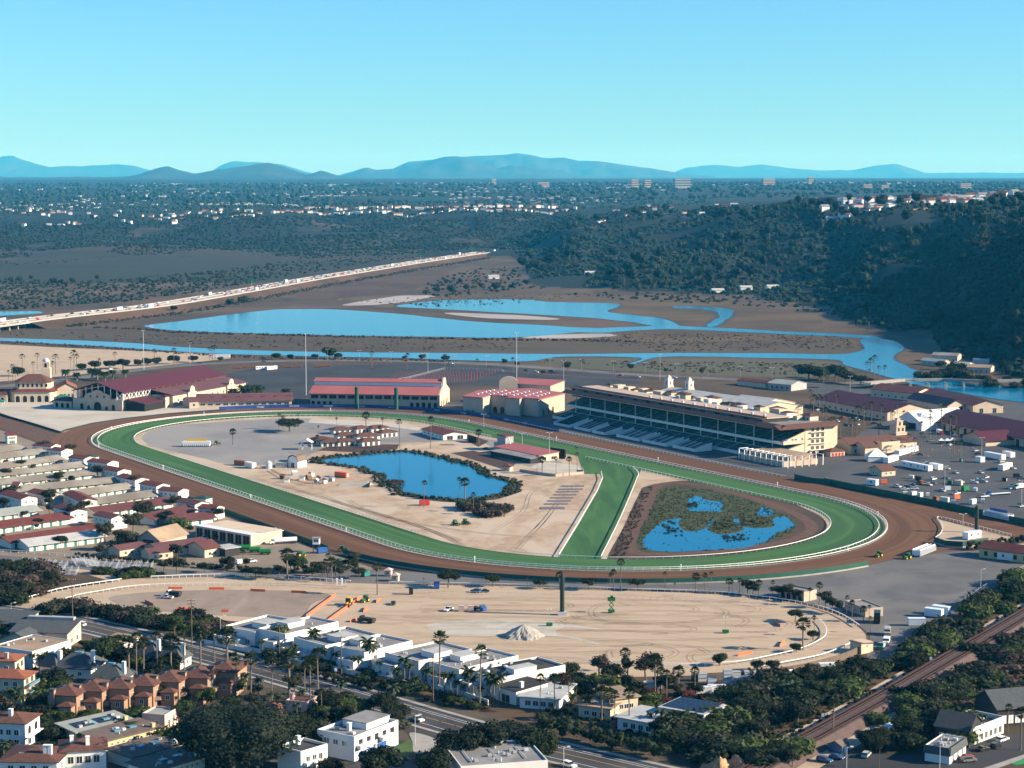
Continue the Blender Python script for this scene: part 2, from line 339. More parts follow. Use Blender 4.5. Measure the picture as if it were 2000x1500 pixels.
# ------------------------------------------------------------ terrain: heights by photo column and distance
PROF = {
 -1500: [(0, 0), (3600, 0), (4600, 15), (5600, 40), (7500, 60), (12000, 105), (20000, 150), (60000, 160)],
 0:    [(0, 0), (3700, 0), (4900, 14), (5500, 38), (6500, 55), (8000, 72), (12000, 108), (20000, 150), (60000, 160)],
 250:  [(0, 0), (3900, 0), (4900, 18), (5500, 42), (6500, 58), (8000, 74), (12000, 110), (20000, 150), (60000, 160)],
 500:  [(0, 0), (4000, 0), (4900, 18), (5700, 62), (6400, 70), (7500, 66), (12000, 112), (20000, 150), (60000, 160)],
 800:  [(0, 0), (4200, 0), (5000, 24), (5800, 70), (6500, 80), (7200, 60), (9000, 86), (12000, 114), (20000, 152), (60000, 160)],
 1000: [(0, 0), (4200, 0), (4800, 26), (5700, 72), (6300, 80), (7200, 55), (9000, 90), (12000, 115), (20000, 152), (60000, 160)],
 1150: [(0, 0), (3000, 0), (3400, 20), (4400, 52), (5400, 74), (6000, 80), (7000, 60), (9000, 100), (12000, 118), (20000, 152), (60000, 160)],
 1300: [(0, 0), (2900, 0), (3300, 26), (4000, 62), (4700, 92), (5300, 96), (6500, 70), (9000, 106), (12000, 120), (20000, 152), (60000, 160)],
 1450: [(0, 0), (2850, 0), (3150, 24), (3700, 75), (4200, 108), (5000, 106), (6500, 85), (9000, 108), (12000, 124), (20000, 152), (60000, 160)],
 1600: [(0, 0), (2650, 0), (3000, 28), (3500, 92), (3900, 123), (4600, 122), (6500, 95), (9000, 110), (12000, 126), (20000, 152), (60000, 160)],
 1800: [(0, 0), (2150, 0), (2550, 26), (3000, 80), (3500, 121), (4000, 130), (4600, 126), (6500, 100), (12000, 126), (20000, 152), (60000, 160)],
 1920: [(0, 0), (1800, 0), (2150, 34), (2500, 84), (3100, 124), (3700, 133), (4500, 128), (6500, 104), (12000, 126), (20000, 152), (60000, 160)],
 2060: [(0, 0), (1640, 0), (1800, 26), (2050, 88), (2400, 118), (3000, 132), (4500, 134), (6500, 110), (12000, 126), (20000, 152), (60000, 160)],
 2300: [(0, 0), (1560, 0), (1750, 70), (2050, 126), (2600, 136), (4500, 134), (6500, 110), (12000, 126), (20000, 152), (60000, 160)],
 3600: [(0, 0), (1600, 0), (1800, 70), (2100, 126), (2600, 136), (4500, 134), (6500, 110), (12000, 126), (20000, 152), (60000, 160)]}
PK = sorted(PROF)
def _prof(k, d): p = PROF[k]; return np.interp(d, [a for a, _ in p], [b for _, b in p])
def hgt(x, y):
    if y < 200: return 0.0
    d = y; px = 1000 + x / d * F * cos(TH); px = min(max(px, PK[0]), PK[-1])
    for i in range(len(PK) - 1):
        if px <= PK[i + 1]:
            t = (px - PK[i]) / (PK[i + 1] - PK[i]); t = t * t * (3 - 2 * t)
            z = float(_prof(PK[i], d) * (1 - t) + _prof(PK[i + 1], d) * t); break
    if z <= .5: return z * 1.0
    k = min(1, z / 25)
    q = Vector((x / 420, y / 420, 3.1)); n1 = mnoise.fractal(q, 1.0, 2.0, 4)
    rid = 1 - abs(mnoise.noise(Vector((x / 260, y / 600, 9.7)))) * 2
    fade = 1 if z < 110 else .35
    amp = (13 if d < 6000 else 6) * fade
    return max(.0, z + k * (amp * n1 - (20 if d < 6000 else 5) * (fade + .15) * max(0, rid - .3)))
def build_terrain():
    az = list(np.arange(-90, -22, 6.)) + list(np.arange(-22, -17, .5)) + list(np.arange(-17, 17.01, .1)) + list(np.arange(17.5, 24, .25)) + list(np.arange(24, 91, 6.))
    rr = [0., 300, 800, 1200, 1450]
    while rr[-1] < 7000: rr.append(rr[-1] * 1.0105)
    while rr[-1] < 70000: rr.append(rr[-1] * 1.03)
    vs = [];  na = len(az)
    for r in rr:
        for a in az:
            t = radians(a); x, y = r * sin(t), r * cos(t)
            vs.append((x, y, hgt(x, y) if r > 1400 else 0))
    fs = []; mi = []
    for i in range(len(rr) - 1):
        for j in range(na - 1):
            a = i * na + j; fs.append((a, a + 1, a + na + 1, a + na))
            z = (vs[a][2] + vs[a + na + 1][2]) / 2; d = rr[i]; pxx = 1000 + F * tan(radians(az[j]))
            m = 0
            if z > 1.5: m = 1 if pxx < 1060 else 2
            if d > 7000: m = 3
            if 3250 < d < 4750 and pxx < 760 + (d - 3250) * .05 and z < 22: m = 4
            mi.append(m)
    mb = MB(); mb.v = vs; mb.f = fs; mb.m = mi
    o = mb.build('ground', ['ground', 'scrub', 'hillgreen', 'plain', 'valley'], smooth=True); struct(o)
    bk = MB(); bk.add([(-70000, -3000, -.3), (70000, -3000, -.3), (70000, 5, -.3), (-70000, 5, -.3)], [(0, 1, 2, 3)]); struct(bk.build('ground', 'ground'))
build_terrain()
def ridge(prof, d, depth, seed, name='mountain'):
    xs = np.arange(prof[0][0], prof[-1][0] + 1, 6.); ys = np.interp(xs, [p[0] for p in prof], [p[1] for p in prof])
    T = [-1, -.8, -.62, -.46, -.32, -.2, -.1, -.04, 0, .1, .4, 1]; vs = []; base = 120
    for px, py in zip(xs, ys):
        zp = CH + (HY - py) / F * d; zp += 6 * d / 20000 * mnoise.noise(Vector((px * .05, seed, 0)))
        for t in T:
            dd = d + depth * t; x = (px - 1000) / F / cos(TH) * (dd if t > 0 else d + depth * t * .6)
            k = (1 - abs(t)) ** 1.25; z = base + (zp - base) * k
            z += (zp - base) * .22 * (k * (1 - k)) * 4 * mnoise.fractal(Vector((px * .02, t * 2.2, seed)), 1, 2, 4) if abs(t) < 1 else -30
            vs.append((x, dd, z))
    n = len(T); fs = [(i * n + j, (i + 1) * n + j, (i + 1) * n + j + 1, i * n + j + 1) for i in range(len(xs) - 1) for j in range(n - 1)]
    mb = MB(); mb.add(vs, fs); struct(mb.build(name, 'mountain', smooth=True))
ridge([(-120, 345), (0, 345), (70, 346), (150, 345), (250, 345), (280, 340), (310, 330), (335, 325), (360, 333), (385, 339), (400, 337), (440, 330), (480, 326), (505, 321), (530, 318), (560, 326), (590, 337), (610, 341), (630, 333), (650, 338), (670, 344), (720, 349), (800, 352)], 25000, 3600, 1.3, 'hill')
ridge([(640, 349), (680, 338), (720, 327), (740, 332), (770, 330), (800, 325), (840, 315), (870, 306), (900, 306), (940, 318), (975, 328), (1000, 322), (1040, 325), (1080, 335), (1150, 345), (1250, 350)], 36000, 5000, 4.1)
ridge([(740, 345), (760, 334), (800, 316), (830, 314), (880, 309), (920, 306), (980, 303), (1010, 300), (1040, 304), (1060, 309), (1100, 308), (1130, 314), (1170, 316), (1240, 325), (1330, 338), (1400, 347)], 44000, 5000, 7.7)
ridge([(-120, 330), (-60, 322), (0, 315), (15, 306), (35, 304), (55, 312), (80, 320), (110, 327), (130, 324), (160, 325), (200, 323), (240, 321), (270, 324), (300, 332), (330, 340), (410, 340), (440, 322), (460, 315), (510, 317), (560, 322), (600, 335), (660, 348)], 52000, 6000, 11.)
ridge([(1280, 347), (1340, 327), (1390, 322), (1440, 326), (1480, 321), (1550, 330), (1600, 333), (1660, 332), (1700, 324), (1740, 320), (1775, 330), (1800, 338), (1900, 337), (2000, 338), (2120, 345)], 60000, 6000, 14.)

# the air between here and the mountains
hz = bpy.data.materials.new('haze'); hz.use_nodes = True; n_ = hz.node_tree.nodes; n_.remove(n_['Principled BSDF'])
pv = n_.new('ShaderNodeVolumePrincipled'); pv.inputs['Color'].default_value = (.04, .54, 1.0, 1); pv.inputs['Density'].default_value = 2.7e-5
pv.inputs['Anisotropy'].default_value = .0; pv.inputs['Absorption Color'].default_value = (1, 1, 1, 1)
hz.node_tree.links.new(pv.outputs[0], n_['Material Output'].inputs['Volume'])
try: hz.cycles.homogeneous_volume = True
except Exception: pass
MATS['haze'] = hz
hb = MB(); hb.box(-73000, 73000, -3200, 74000, -1.5, 1000); ho = hb.build('haze', 'haze'); ho['kind'] = 'stuff'; ho['label'] = 'thin blue haze over the valley'

# ------------------------------------------------------------ the race course (an oval measured from the photograph)
OC, OA, OL, OR = Vector((-45.6, 1147.05)), -1.02284, 380.07, 134.35
OU = Vector((cos(OA), sin(OA))); OV = Vector((-OU.y, OU.x))
def ST(s, t): return OC + OU * s + OV * t
def oval(o, n=40, a=0., b=1.):            # clockwise from the far left of the home straight
    r = OR + o; P = []
    for i in range(30): P.append((-OL / 2 + OL * i / 30, r))
    for i in range(n): th = pi / 2 - pi * i / n; P.append((OL / 2 + r * cos(th), r * sin(th)))
    for i in range(30): P.append((OL / 2 - OL * i / 30, -r))
    for i in range(n): th = -pi / 2 - pi * i / n; P.append((-OL / 2 + r * cos(th), r * sin(th)))
    P.append(P[0])
    P = [ST(*p) for p in P]
    if a == 0 and b == 1: return P
    k = len(P) - 1
    return P[int(a * k):int(b * k) + 1]
def ring(name, o0, o1, z, m):
    A, B = oval(o0), oval(o1); vs, uv = [], []; L = 0
    for i in range(len(A)):
        if i: L += (A[i] - A[i - 1]).length
        vs += [(A[i].x, A[i].y, z), (B[i].x, B[i].y, z)]; uv += [(L, o0), (L, o1)]
    fs = [(2 * i, 2 * i + 1, 2 * i + 3, 2 * i + 2) for i in range(len(A) - 1)]
    mb = MB(); mb.add(vs, fs); return struct(mb.build(name, m, uv=uv))
def rail(name, label, path, h=1.1, step=3., post=.12, bar=.16, m='white', two=False, lean=0., z=0., kindgroup=None):
    pts = [Vector(p[:2]) for p in path]; mb, pb = MB(), MB(); acc = 0
    for i in range(len(pts) - 1):
        a, b = pts[i], pts[i + 1]; d = b - a
        if d.length < .01: continue
        n = Vector((-d.y, d.x)).normalized() * lean
        mb.tube((a.x + n.x, a.y + n.y, z + h), (b.x + n.x, b.y + n.y, z + h), bar, n=4)
        if two: mb.tube((a.x, a.y, z + h * .5), (b.x, b.y, z + h * .5), bar * .7, n=4)
        t = (step - acc) if acc else 0
        while t < d.length:
            p = a + d.normalized() * t; pb.tube((p.x, p.y, z), (p.x + n.x, p.y + n.y, z + h), post, n=4); t += step
        acc = (d.length - t + step)
    t = thing(name, label, 'rail', (pts[0].x, pts[0].y, z)); T = Matrix.Translation((-pts[0].x, -pts[0].y, -z))
    for nm, q in (('top_bar', mb), ('posts', pb)):
        me = q.mesh(nm, m); me.transform(T); o = obj(nm, me, t)
        if nm == 'posts': o['kind'] = 'stuff'
    return t
ring('dirt_track', 0, 25.5, .10, 'dirt')
ring('kerb', 0.2, -1.2, .22, 'concrete'); ring('grass_strip', -1.2, -3.6, .09, 'grass')
ring('turf_course', -3.6, -28, .11, 'turf')
struct(sheet('dirt_track', W([(-80, 788), (0, 812), (122, 846), (170, 862), (200, 905), (165, 893), (120, 879), (0, 836), (-80, 808)]), .085, 'dirtpath'))
struct(sheet('dirt_track', W([(1690, 955), (1920, 1000), (2020, 1020), (2020, 1066), (1975, 1048), (1833, 1013), (1790, 1000)]), .085, 'dirt_b'))
struct(sheet('turf_course', W([(1125, 880), (1255, 908), (1246, 935), (1212, 1015), (1170, 1098), (1085, 1096), (1130, 1025), (1167, 961), (1177, 937), (1172, 926), (1140, 926)]), .10, 'turf_b'))

# ------------------------------------------------------------ ground sheets
inf = oval(-27.5); sheet('infield', inf, .04, 'sand2')
sheet('infield_paving', crom(W([(278, 852), (310, 837), (370, 829), (480, 821), (600, 817), (760, 828), (900, 848), (1040, 876), (1100, 905), (1090, 915), (1010, 905), (950, 868), (860, 862), (700, 872), (620, 882), (590, 897), (510, 908), (440, 906), (400, 896), (330, 880), (290, 868)]), 3), .06, 'paving')
sheet('sand_beach', W([(602, 825), (607, 818), (684, 820), (756, 825), (828, 836), (816, 841), (768, 834), (660, 830)]), .08, 'palesand')
sheet('flower_bed', W([(880, 885), (925, 880), (1010, 905), (985, 918), (940, 903)]), .08, 'mulch')
sheet('flower_bed', W([(620, 880), (650, 868), (780, 868), (775, 878), (700, 884)]), .085, 'mulch')
sheet('flower_bed', W([(898, 855), (915, 848), (955, 862), (935, 873)]), .085, 'mulch')
Z3 = lambda X, Y: (560 + X / 3.3333, 800 + Y / 3.3333)
POND = [Z3(*p) for p in [(210, 335), (320, 315), (450, 305), (560, 290), (700, 282), (780, 278), (860, 290), (960, 310), (1050, 330), (1100, 350), (1120, 340), (1180, 365), (1215, 370), (1250, 410), (1300, 430), (1360, 450), (1430, 460), (1445, 490), (1410, 510), (1440, 520), (1330, 560), (1240, 572), (1180, 580), (1040, 578), (900, 565), (800, 550), (730, 540), (720, 510), (640, 480), (620, 430), (560, 410), (480, 380), (370, 370), (290, 355)]]
pw = crom(W(POND), 4)
pc = sum((Vector(p) for p in pw), Vector((0, 0))) / len(pw)
sheet('pond_bank', jag([pc + (p - pc) * 1.13 for p in pw], 4), .07, 'bank')
sheet('pond', jag(pw, 2.5), .12, 'pondwater')
ZW = lambda X, Y: (1020 + X / 3.3333, 880 + Y / 3.3333)
sheet('wetland_soil', crom(W([(1262, 950), (1330, 939), (1420, 944), (1500, 964), (1565, 990), (1612, 1018), (1605, 1045), (1560, 1066), (1450, 1082), (1300, 1092), (1215, 1097), (1185, 1093), (1215, 1035), (1248, 965)]), 4), .06, 'redearth')
LOOP = [ZW(*p) for p in [(900, 225), (1050, 215), (1250, 240), (1500, 310), (1700, 380), (1830, 440), (1885, 500), (1840, 550), (1700, 595), (1500, 630), (1250, 660), (950, 675), (750, 668), (700, 620), (720, 520), (790, 420), (830, 300)]]
lp = crom(W(LOOP), 5); lp.append(lp[0])
strip('dirt_path', lp, -3.2, 3.2, .10, 'dirtpath')
sheet('reed_bed_soil', crom(W([ZW(*p) for p in [(900, 250), (1050, 235), (1250, 260), (1500, 330), (1700, 410), (1790, 470), (1760, 530), (1600, 600), (1300, 650), (900, 660), (770, 645), (745, 590), (790, 470), (860, 330)]]), 4), .075, 'reed')
WETS = [[(1080, 315), (1130, 300), (1170, 305), (1200, 325), (1260, 335), (1300, 340), (1300, 365), (1290, 390), (1310, 400), (1200, 395), (1070, 390)],
        [(1550, 375), (1590, 375), (1640, 410), (1600, 425), (1530, 415)],
        [(800, 560), (870, 500), (940, 455), (1040, 445), (1020, 470), (1050, 520), (1130, 525), (1210, 500), (1240, 455), (1270, 450), (1235, 490), (1210, 515), (1280, 545), (1400, 530), (1440, 500), (1390, 465), (1400, 440), (1430, 455), (1420, 490), (1540, 505), (1640, 490), (1650, 440), (1720, 430), (1780, 480), (1740, 510), (1640, 540), (1600, 580), (1500, 620), (1400, 640), (1100, 655), (1000, 660), (880, 655), (810, 640), (790, 600)]]
for w_ in WETS: sheet('wetland_water', jag(crom(W([ZW(*p) for p in w_]), 5), 3, 2.), .11, 'pondwater')

sheet('stable_yard', W([(-80, 840), (0, 840), (130, 885), (300, 950), (480, 1020), (600, 1065), (700, 1100), (760, 1120), (560, 1128), (300, 1112), (0, 1098), (-80, 1095)]), .03, 'stabledirt')
sheet('plaza', W([(-80, 775), (300, 783), (480, 796), (500, 800), (330, 812), (220, 826), (128, 846), (60, 828), (0, 806), (-80, 790)]), .03, 'plaza')
sheet('grandstand_apron', [ST(s, t) for s, t in [(-330, 100), (-300, 205), (-190, 260), (120, 265), (150, 170), (100, 159), (-190, 159.6), (-240, 153), (-280, 135)]], .03, 'asphalt')
sheet('parking_lot', W([(1585, 928), (1650, 870), (1740, 800), (1700, 770), (1600, 775), (1560, 752), (1700, 745), (1900, 775), (2100, 800), (2100, 1032), (1930, 1000), (1700, 953)]), .05, 'asphalt')
sheet('parking_lot', W([(430, 765), (440, 730), (520, 714), (880, 711), (980, 716), (1240, 735), (1260, 750), (1080, 758), (890, 752), (700, 768), (560, 782), (450, 785)]), .03, 'asphalt_dark')
sheet('sand_lot', W([(-80, 668), (100, 678), (330, 688), (440, 692), (450, 700), (300, 716), (120, 735), (-80, 752)]), .03, 'sand')
strip('road', crom(W([(-80, 762), (100, 745), (300, 719), (480, 707), (700, 704), (950, 711), (1250, 732), (1600, 748), (1680, 747)]), 5, False), -9, 9, .06, 'asphalt_old')
strip('dirt_strip', crom(W([(950, 722), (1250, 743), (1600, 757)]), 5, False), -3, 3, .05, 'dirtpath')
sheet('parking_lot', W([(1480, 1162), (1500, 1140), (1620, 1112), (1850, 1078), (1912, 1075), (2080, 1100), (2080, 1112), (1990, 1125), (1900, 1165), (1835, 1228), (1770, 1258), (1740, 1300), (1690, 1300), (1700, 1240), (1650, 1200), (1580, 1176)]), .05, 'asphalt_old')
sheet('gravel_corner', W([(1833, 1014), (1975, 1049), (2060, 1072), (2060, 1085), (1900, 1070), (1850, 1060), (1828, 1050), (1840, 1033)]), .06, 'sand')
sheet('access_road', W([(-80, 1078), (100, 1092), (360, 1114), (600, 1124), (690, 1112), (760, 1114), (1000, 1131), (1100, 1135), (1300, 1136), (1500, 1131), (1620, 1110), (1640, 1170), (1560, 1166), (1400, 1156), (1200, 1150), (1000, 1143), (760, 1140), (680, 1140), (500, 1126), (300, 1128), (240, 1118), (-80, 1104)]), .04, 'asphalt_old')
ARENA = [(25, 1192), (50, 1172), (125, 1152), (240, 1134), (300, 1129), (500, 1127), (650, 1137), (760, 1141), (1000, 1145), (1200, 1153), (1400, 1160), (1500, 1170), (1580, 1184), (1640, 1203), (1680, 1228), (1692, 1250), (1665, 1270), (1610, 1290), (1530, 1304), (1400, 1317), (1250, 1322), (1050, 1318), (900, 1300), (760, 1265), (640, 1235), (560, 1225), (440, 1212), (300, 1200), (200, 1190), (110, 1194), (80, 1200)]
sheet('arena', crom(W(ARENA), 3), .06, 'sand')
sheet('arena_infield', jag(crom(W([(215, 1166), (300, 1155), (450, 1152), (640, 1160), (610, 1180), (570, 1205), (400, 1200), (270, 1188), (225, 1178)]), 5), 2), .08, 'duskysand')
sheet('sand_spill', jag(crom(W([(860, 1222), (960, 1210), (1060, 1216), (1100, 1222), (1190, 1232), (1100, 1228), (1090, 1240), (1140, 1250), (1180, 1262), (1090, 1246), (980, 1240), (900, 1236)]), 5), 9), .085, 'palesand')
sheet('dirt_ramp', W([(160, 1112), (235, 1124), (300, 1134), (235, 1140), (180, 1125), (130, 1112)]), .05, 'sand')
NB = [(-60, 1180), (30, 1196), (200, 1212), (330, 1238), (560, 1292), (760, 1345), (950, 1397), (1120, 1441), (1376, 1500), (1400, 1560), (700, 1620), (-60, 1560)]
sheet('residential_ground', W(NB), .03, 'gardenground')
CR = crom(W([(-60, 1188), (30, 1198), (140, 1216), (265, 1245), (455, 1294), (640, 1346), (830, 1402), (1000, 1449), (1160, 1487), (1330, 1526), (1500, 1560)]), 6, False)
strip('coast_road', CR, -8, 8.5, .07, 'road'); strip('pavement', CR, 8.5, 10.3, .2, 'concrete', thick=.14); strip('pavement', CR, -8, -9.6, .2, 'concrete', thick=.14)
def dashes(name, path, off, w, dash, gap, m, z=.085):
    mb = MB(); 
    for i in range(len(path) - 1):
        a, b = Vector(path[i][:2]), Vector(path[i + 1][:2]); d = b - a; L = d.length; t = 0; u = d / L; nn = Vector((-u.y, u.x))
        while t < L:
            e = min(t + dash, L); p, q = a + u * t + nn * off, a + u * e + nn * off
            mb.add([(p.x - nn.x * w, p.y - nn.y * w, z), (q.x - nn.x * w, q.y - nn.y * w, z), (q.x + nn.x * w, q.y + nn.y * w, z), (p.x + nn.x * w, p.y + nn.y * w, z)], [(0, 1, 2, 3)]); t += dash + gap
    return struct(mb.build(name, m))
dashes('road_marking', CR, 4.6, .12, 99, 0, 'paint'); dashes('road_marking', CR, 6.1, .12, 99, 0, 'paint')
dashes('road_marking', CR, .5, .11, 6, 1.2, 'paint_y'); dashes('road_marking', CR, -4.9, .12, 99, 0, 'paint')
sheet('side_street', W([(770, 1412), (860, 1440), (845, 1468), (820, 1500), (790, 1560), (640, 1560), (668, 1500), (745, 1478), (790, 1462), (806, 1440)]), .075, 'road')
sheet('restaurant_lot', W([(1560, 1500), (1610, 1478), (1690, 1470), (1800, 1476), (1870, 1455), (1920, 1440), (2060, 1425), (2060, 1480), (1960, 1490), (1860, 1510), (1800, 1560), (1540, 1560)]), .06, 'asphalt_dark')
sheet('green_bike_lane', W([(1970, 1489), (2060, 1472), (2060, 1484), (1984, 1495)]), .09, 'bikegreen')
sheet('pavement', W([(1905, 1506), (2000, 1474), (2060, 1460), (2060, 1467), (2000, 1482), (1920, 1512)]), .10, 'concrete')
def tracks(lst, m_='tyretrack', z=.10):
    mb = MB()
    for pts in lst:
        P = crom(W(pts), 8, False)
        for off in (-1., 1.):
            vs = []
            for i, p in enumerate(P):
                t = (P[min(i + 1, len(P) - 1)] - P[max(i - 1, 0)]).normalized(); n = Vector((-t.y, t.x)); w = .28 * (.5 + .5 * abs(mnoise.noise(Vector((p.x * .1, p.y * .1, off)))) * 2)
                for k in (-w, w): q = p + n * (off + k); vs.append((q.x, q.y, z))
            mb.add(vs, [(2 * i, 2 * i + 2, 2 * i + 3, 2 * i + 1)[::-1] for i in range(len(P) - 1)])
    o = mb.build('tyre_tracks', m_); o['kind'] = 'stuff'; o['label'] = 'wheel tracks pressed into the sand'
tq = random.Random(3); TL = []
for k in range(26):
    cx, cy = tq.uniform(700, 1520), tq.uniform(1180, 1285); rx = tq.uniform(40, 190); ry = tq.uniform(4, 22); a0 = tq.random() * 6.3; sw = tq.uniform(1.2, 3.6)
    P = [(cx + rx * cos(a0 + sw * j / 5), cy + ry * sin(a0 + sw * j / 5)) for j in range(6)]
    if all(1166 < y < 1298 and 640 < x < 1590 and y > 1166 + (x - 1000) * .02 and (x > 1000 or y < 1180 + (x - 640) * .32) for x, y in P): TL.append(P)
for k in range(9): y = 1170 + k * 12; TL.append([(820 + tq.uniform(-60, 60), y), (1000, y + tq.uniform(-4, 6)), (1250, y + tq.uniform(-2, 10)), (1500, y + tq.uniform(0, 12))])
TL += [[(250, 1170 + 4 * k), (320, 1160 + 6 * k), (450, 1158 + 8 * k), (560, 1164 + 7 * k)] for k in range(5)]
tracks(TL)
tracks([[(1000 + 14 * k, 1075 - 6 * k), (1060 + 8 * k, 1020 - 10 * k), (1110, 960 - 6 * k), (1160, 935)] for k in range(2)] + [[(500 + 60 * k, 935 + 14 * k), (640 + 30 * k, 975 + 10 * k), (760 + 20 * k, 1010 + 6 * k), (900, 1055 + 3 * k)] for k in range(4)] + [[(960, 1040), (1020, 1000), (1040, 960), (1100, 940)], [(700, 990), (800, 1020), (930, 1040), (1050, 1050)]])
# ------------------------------------------------------------ lagoon, river, marsh
sheet('mudflat', crom(W([(-80, 634), (100, 640), (280, 646), (450, 655), (750, 662), (1050, 668), (1300, 668), (1560, 672), (1690, 684), (1640, 692), (1300, 690), (900, 690), (480, 684), (250, 669), (-80, 654)]), 3), .04, 'mudflat')
sheet('marsh', jag(crom(W([(660, 582), (900, 572), (1200, 568), (1500, 566), (1640, 585), (1720, 620), (1760, 650), (1700, 690), (1640, 692), (1560, 672), (1150, 665), (1180, 640), (1320, 640), (1200, 612), (1000, 596), (780, 602)]), 4), 12), .03, 'marsh')
sheet('marsh', jag(crom(W([(1040, 702), (1200, 699), (1500, 702), (1620, 706), (1665, 716), (1640, 735), (1480, 735), (1300, 728), (1150, 720)]), 4), 3), .05, 'olive')
sheet('bare_slope', jag(crom(W([(560, 572), (640, 556), (760, 536), (850, 524), (905, 516), (860, 545), (800, 566), (700, 580), (600, 582)]), 4), 14), .05, 'redearth')
sheet('salt_flat', jag(crom(W([(870, 611), (980, 614), (1090, 622), (1060, 625), (930, 620)]), 4), 5), .09, 'salt')
sheet('salt_flat', jag(crom(W([(1020, 660), (1080, 654), (1190, 652), (1200, 657), (1100, 661)]), 4), 5), .09, 'salt')
sheet('salt_flat', jag(crom(W([(670, 595), (760, 580), (800, 577), (850, 578), (790, 590), (720, 596)]), 4), 6), .05, 'salt')
sheet('green_field', jag(crom(W([(-100, 520), (150, 500), (420, 492), (640, 489), (560, 502), (400, 515), (100, 532), (-100, 540)]), 4), 10), 6, 'olive') if False else None
LAG = [[(278, 637), (330, 630), (430, 617), (520, 606), (560, 604), (650, 604), (740, 610), (800, 615), (880, 624), (960, 630), (1040, 634), (1120, 639), (1170, 642), (1100, 652), (1030, 658), (960, 660), (850, 658), (650, 655), (450, 650), (340, 645)],
       [(775, 598), (800, 593), (860, 587), (950, 585), (1030, 586), (1080, 590), (1200, 593), (1205, 600), (1192, 610), (1290, 622), (1330, 638), (1300, 642), (1240, 630), (1150, 621), (1040, 614), (900, 606), (820, 602)],
       [(1100, 645), (1300, 637), (1450, 643), (1560, 649), (1640, 652), (1705, 657), (1705, 661), (1600, 656), (1450, 649), (1300, 643), (1170, 650)],
       [(1320, 598), (1380, 600), (1430, 606), (1425, 622), (1395, 638), (1380, 636), (1400, 622), (1405, 612), (1370, 604), (1320, 602)],
       [(-80, 656), (0, 660), (120, 664), (250, 670), (350, 678), (480, 684), (650, 688), (900, 690), (1100, 692), (1300, 690), (1500, 690), (1640, 692), (1688, 682), (1680, 668), (1705, 660), (1750, 668), (1765, 680), (1745, 700), (1770, 715), (1800, 728), (1850, 742), (1920, 752), (2090, 768), (2090, 800), (1990, 785), (1900, 772), (1780, 750), (1740, 738), (1690, 724), (1645, 712), (1630, 703), (1500, 700), (1300, 697), (1240, 712), (1225, 712), (1250, 699), (1100, 697), (1030, 706), (900, 704), (800, 700), (650, 697), (400, 690), (200, 677), (-80, 661)],
       [(-80, 622), (0, 617), (80, 612), (60, 608), (-80, 612)]]
for i, w_ in enumerate(LAG):
    sh = jag(crom(W(w_), 5), 5 if i < 4 else 2.5, 3. + i); sh.append(sh[0]); strip('shore', sh, -5 if i < 4 else -3, 5 if i < 4 else 3, .075 + .004 * i, 'wetmud')
    sheet('river' if i == 4 else 'lagoon', jag(crom(W(w_), 5), 5 if i < 4 else 2.5, 3. + i), .12 + .03 * i, 'water')
# freeway on its embankment
FW = crom([G(px, py, 7).xy for px, py in [(-120, 648), (0, 633), (100, 620), (300, 597), (430, 576), (600, 546), (700, 530), (800, 514), (900, 499), (985, 487), (1010, 484)]], 6, False)
fwz = lambda p: 7.0
strip('freeway', FW, -19, 19, 0, 'concrete_road', zf=fwz, thick=1.0)
for side in (-1, 1):
    vs, fs = [], []
    for i, p in enumerate(FW):
        t = (FW[min(i + 1, len(FW) - 1)] - FW[max(i - 1, 0)]).normalized(); nn = Vector((-t.y, t.x)) * side
        a, b = p + nn * 19.2, p + nn * 40; vs += [(a.x, a.y, fwz(p) - .4), (b.x, b.y, -.2)]
    for i in range(8, len(FW) - 1): fs.append((2 * i, 2 * i + 1, 2 * i + 3, 2 * i + 2) if side < 0 else (2 * i, 2 * i + 2, 2 * i + 3, 2 * i + 1))
    mb = MB(); mb.add(vs, fs); struct(mb.build('embankment', 'redearth'))
mb = MB()
for i in range(0, 12, 1):
    p = FW[i]; 
    for k in (-12, 0, 12):
        t = (FW[i + 1] - FW[i]).normalized(); q = p + Vector((-t.y, t.x)) * k; mb.cyl(q.x, q.y, 0, 6.1, .9, n=8)
struct(mb.build('freeway_piers', 'concrete'))
for w_, nm in ((17.5, 'barrier'), (-17.5, 'barrier'), (0, 'barrier')):
    strip(nm, FW, w_ - .4, w_ + .4, 1.0, 'concrete', zf=fwz, thick=1.2)
# railway
RC = crom([G(px, py, 2.5).xy for px, py in [(1420, 1530), (1478, 1497), (1553, 1452), (1600, 1428), (1728, 1357), (1835, 1295), (1920, 1246), (2000, 1199), (2080, 1150)]], 6, False)
vs, fs = [], []
for i, p in enumerate(RC):
    t = (RC[min(i + 1, len(RC) - 1)] - RC[max(i - 1, 0)]).normalized(); nn = Vector((-t.y, t.x))
    for w_, z in ((7.5, -.1), (4.3, 2.3), (-4.3, 2.3), (-7.5, -.1)): q = p + nn * w_; vs.append((q.x, q.y, z))
for i in range(len(RC) - 1):
    for k in range(3): fs.append((4 * i + k, 4 * i + k + 1, 4 * i + k + 5, 4 * i + k + 4))
mb = MB(); mb.add(vs, fs); struct(mb.build('railway_ballast', 'ballast'))
strip('trackside_sand', RC, 7, 10.5, .09, 'sand2'); strip('trackside_sand', RC, -7, -13, .09, 'sand2')
rb = MB(); tb = MB()
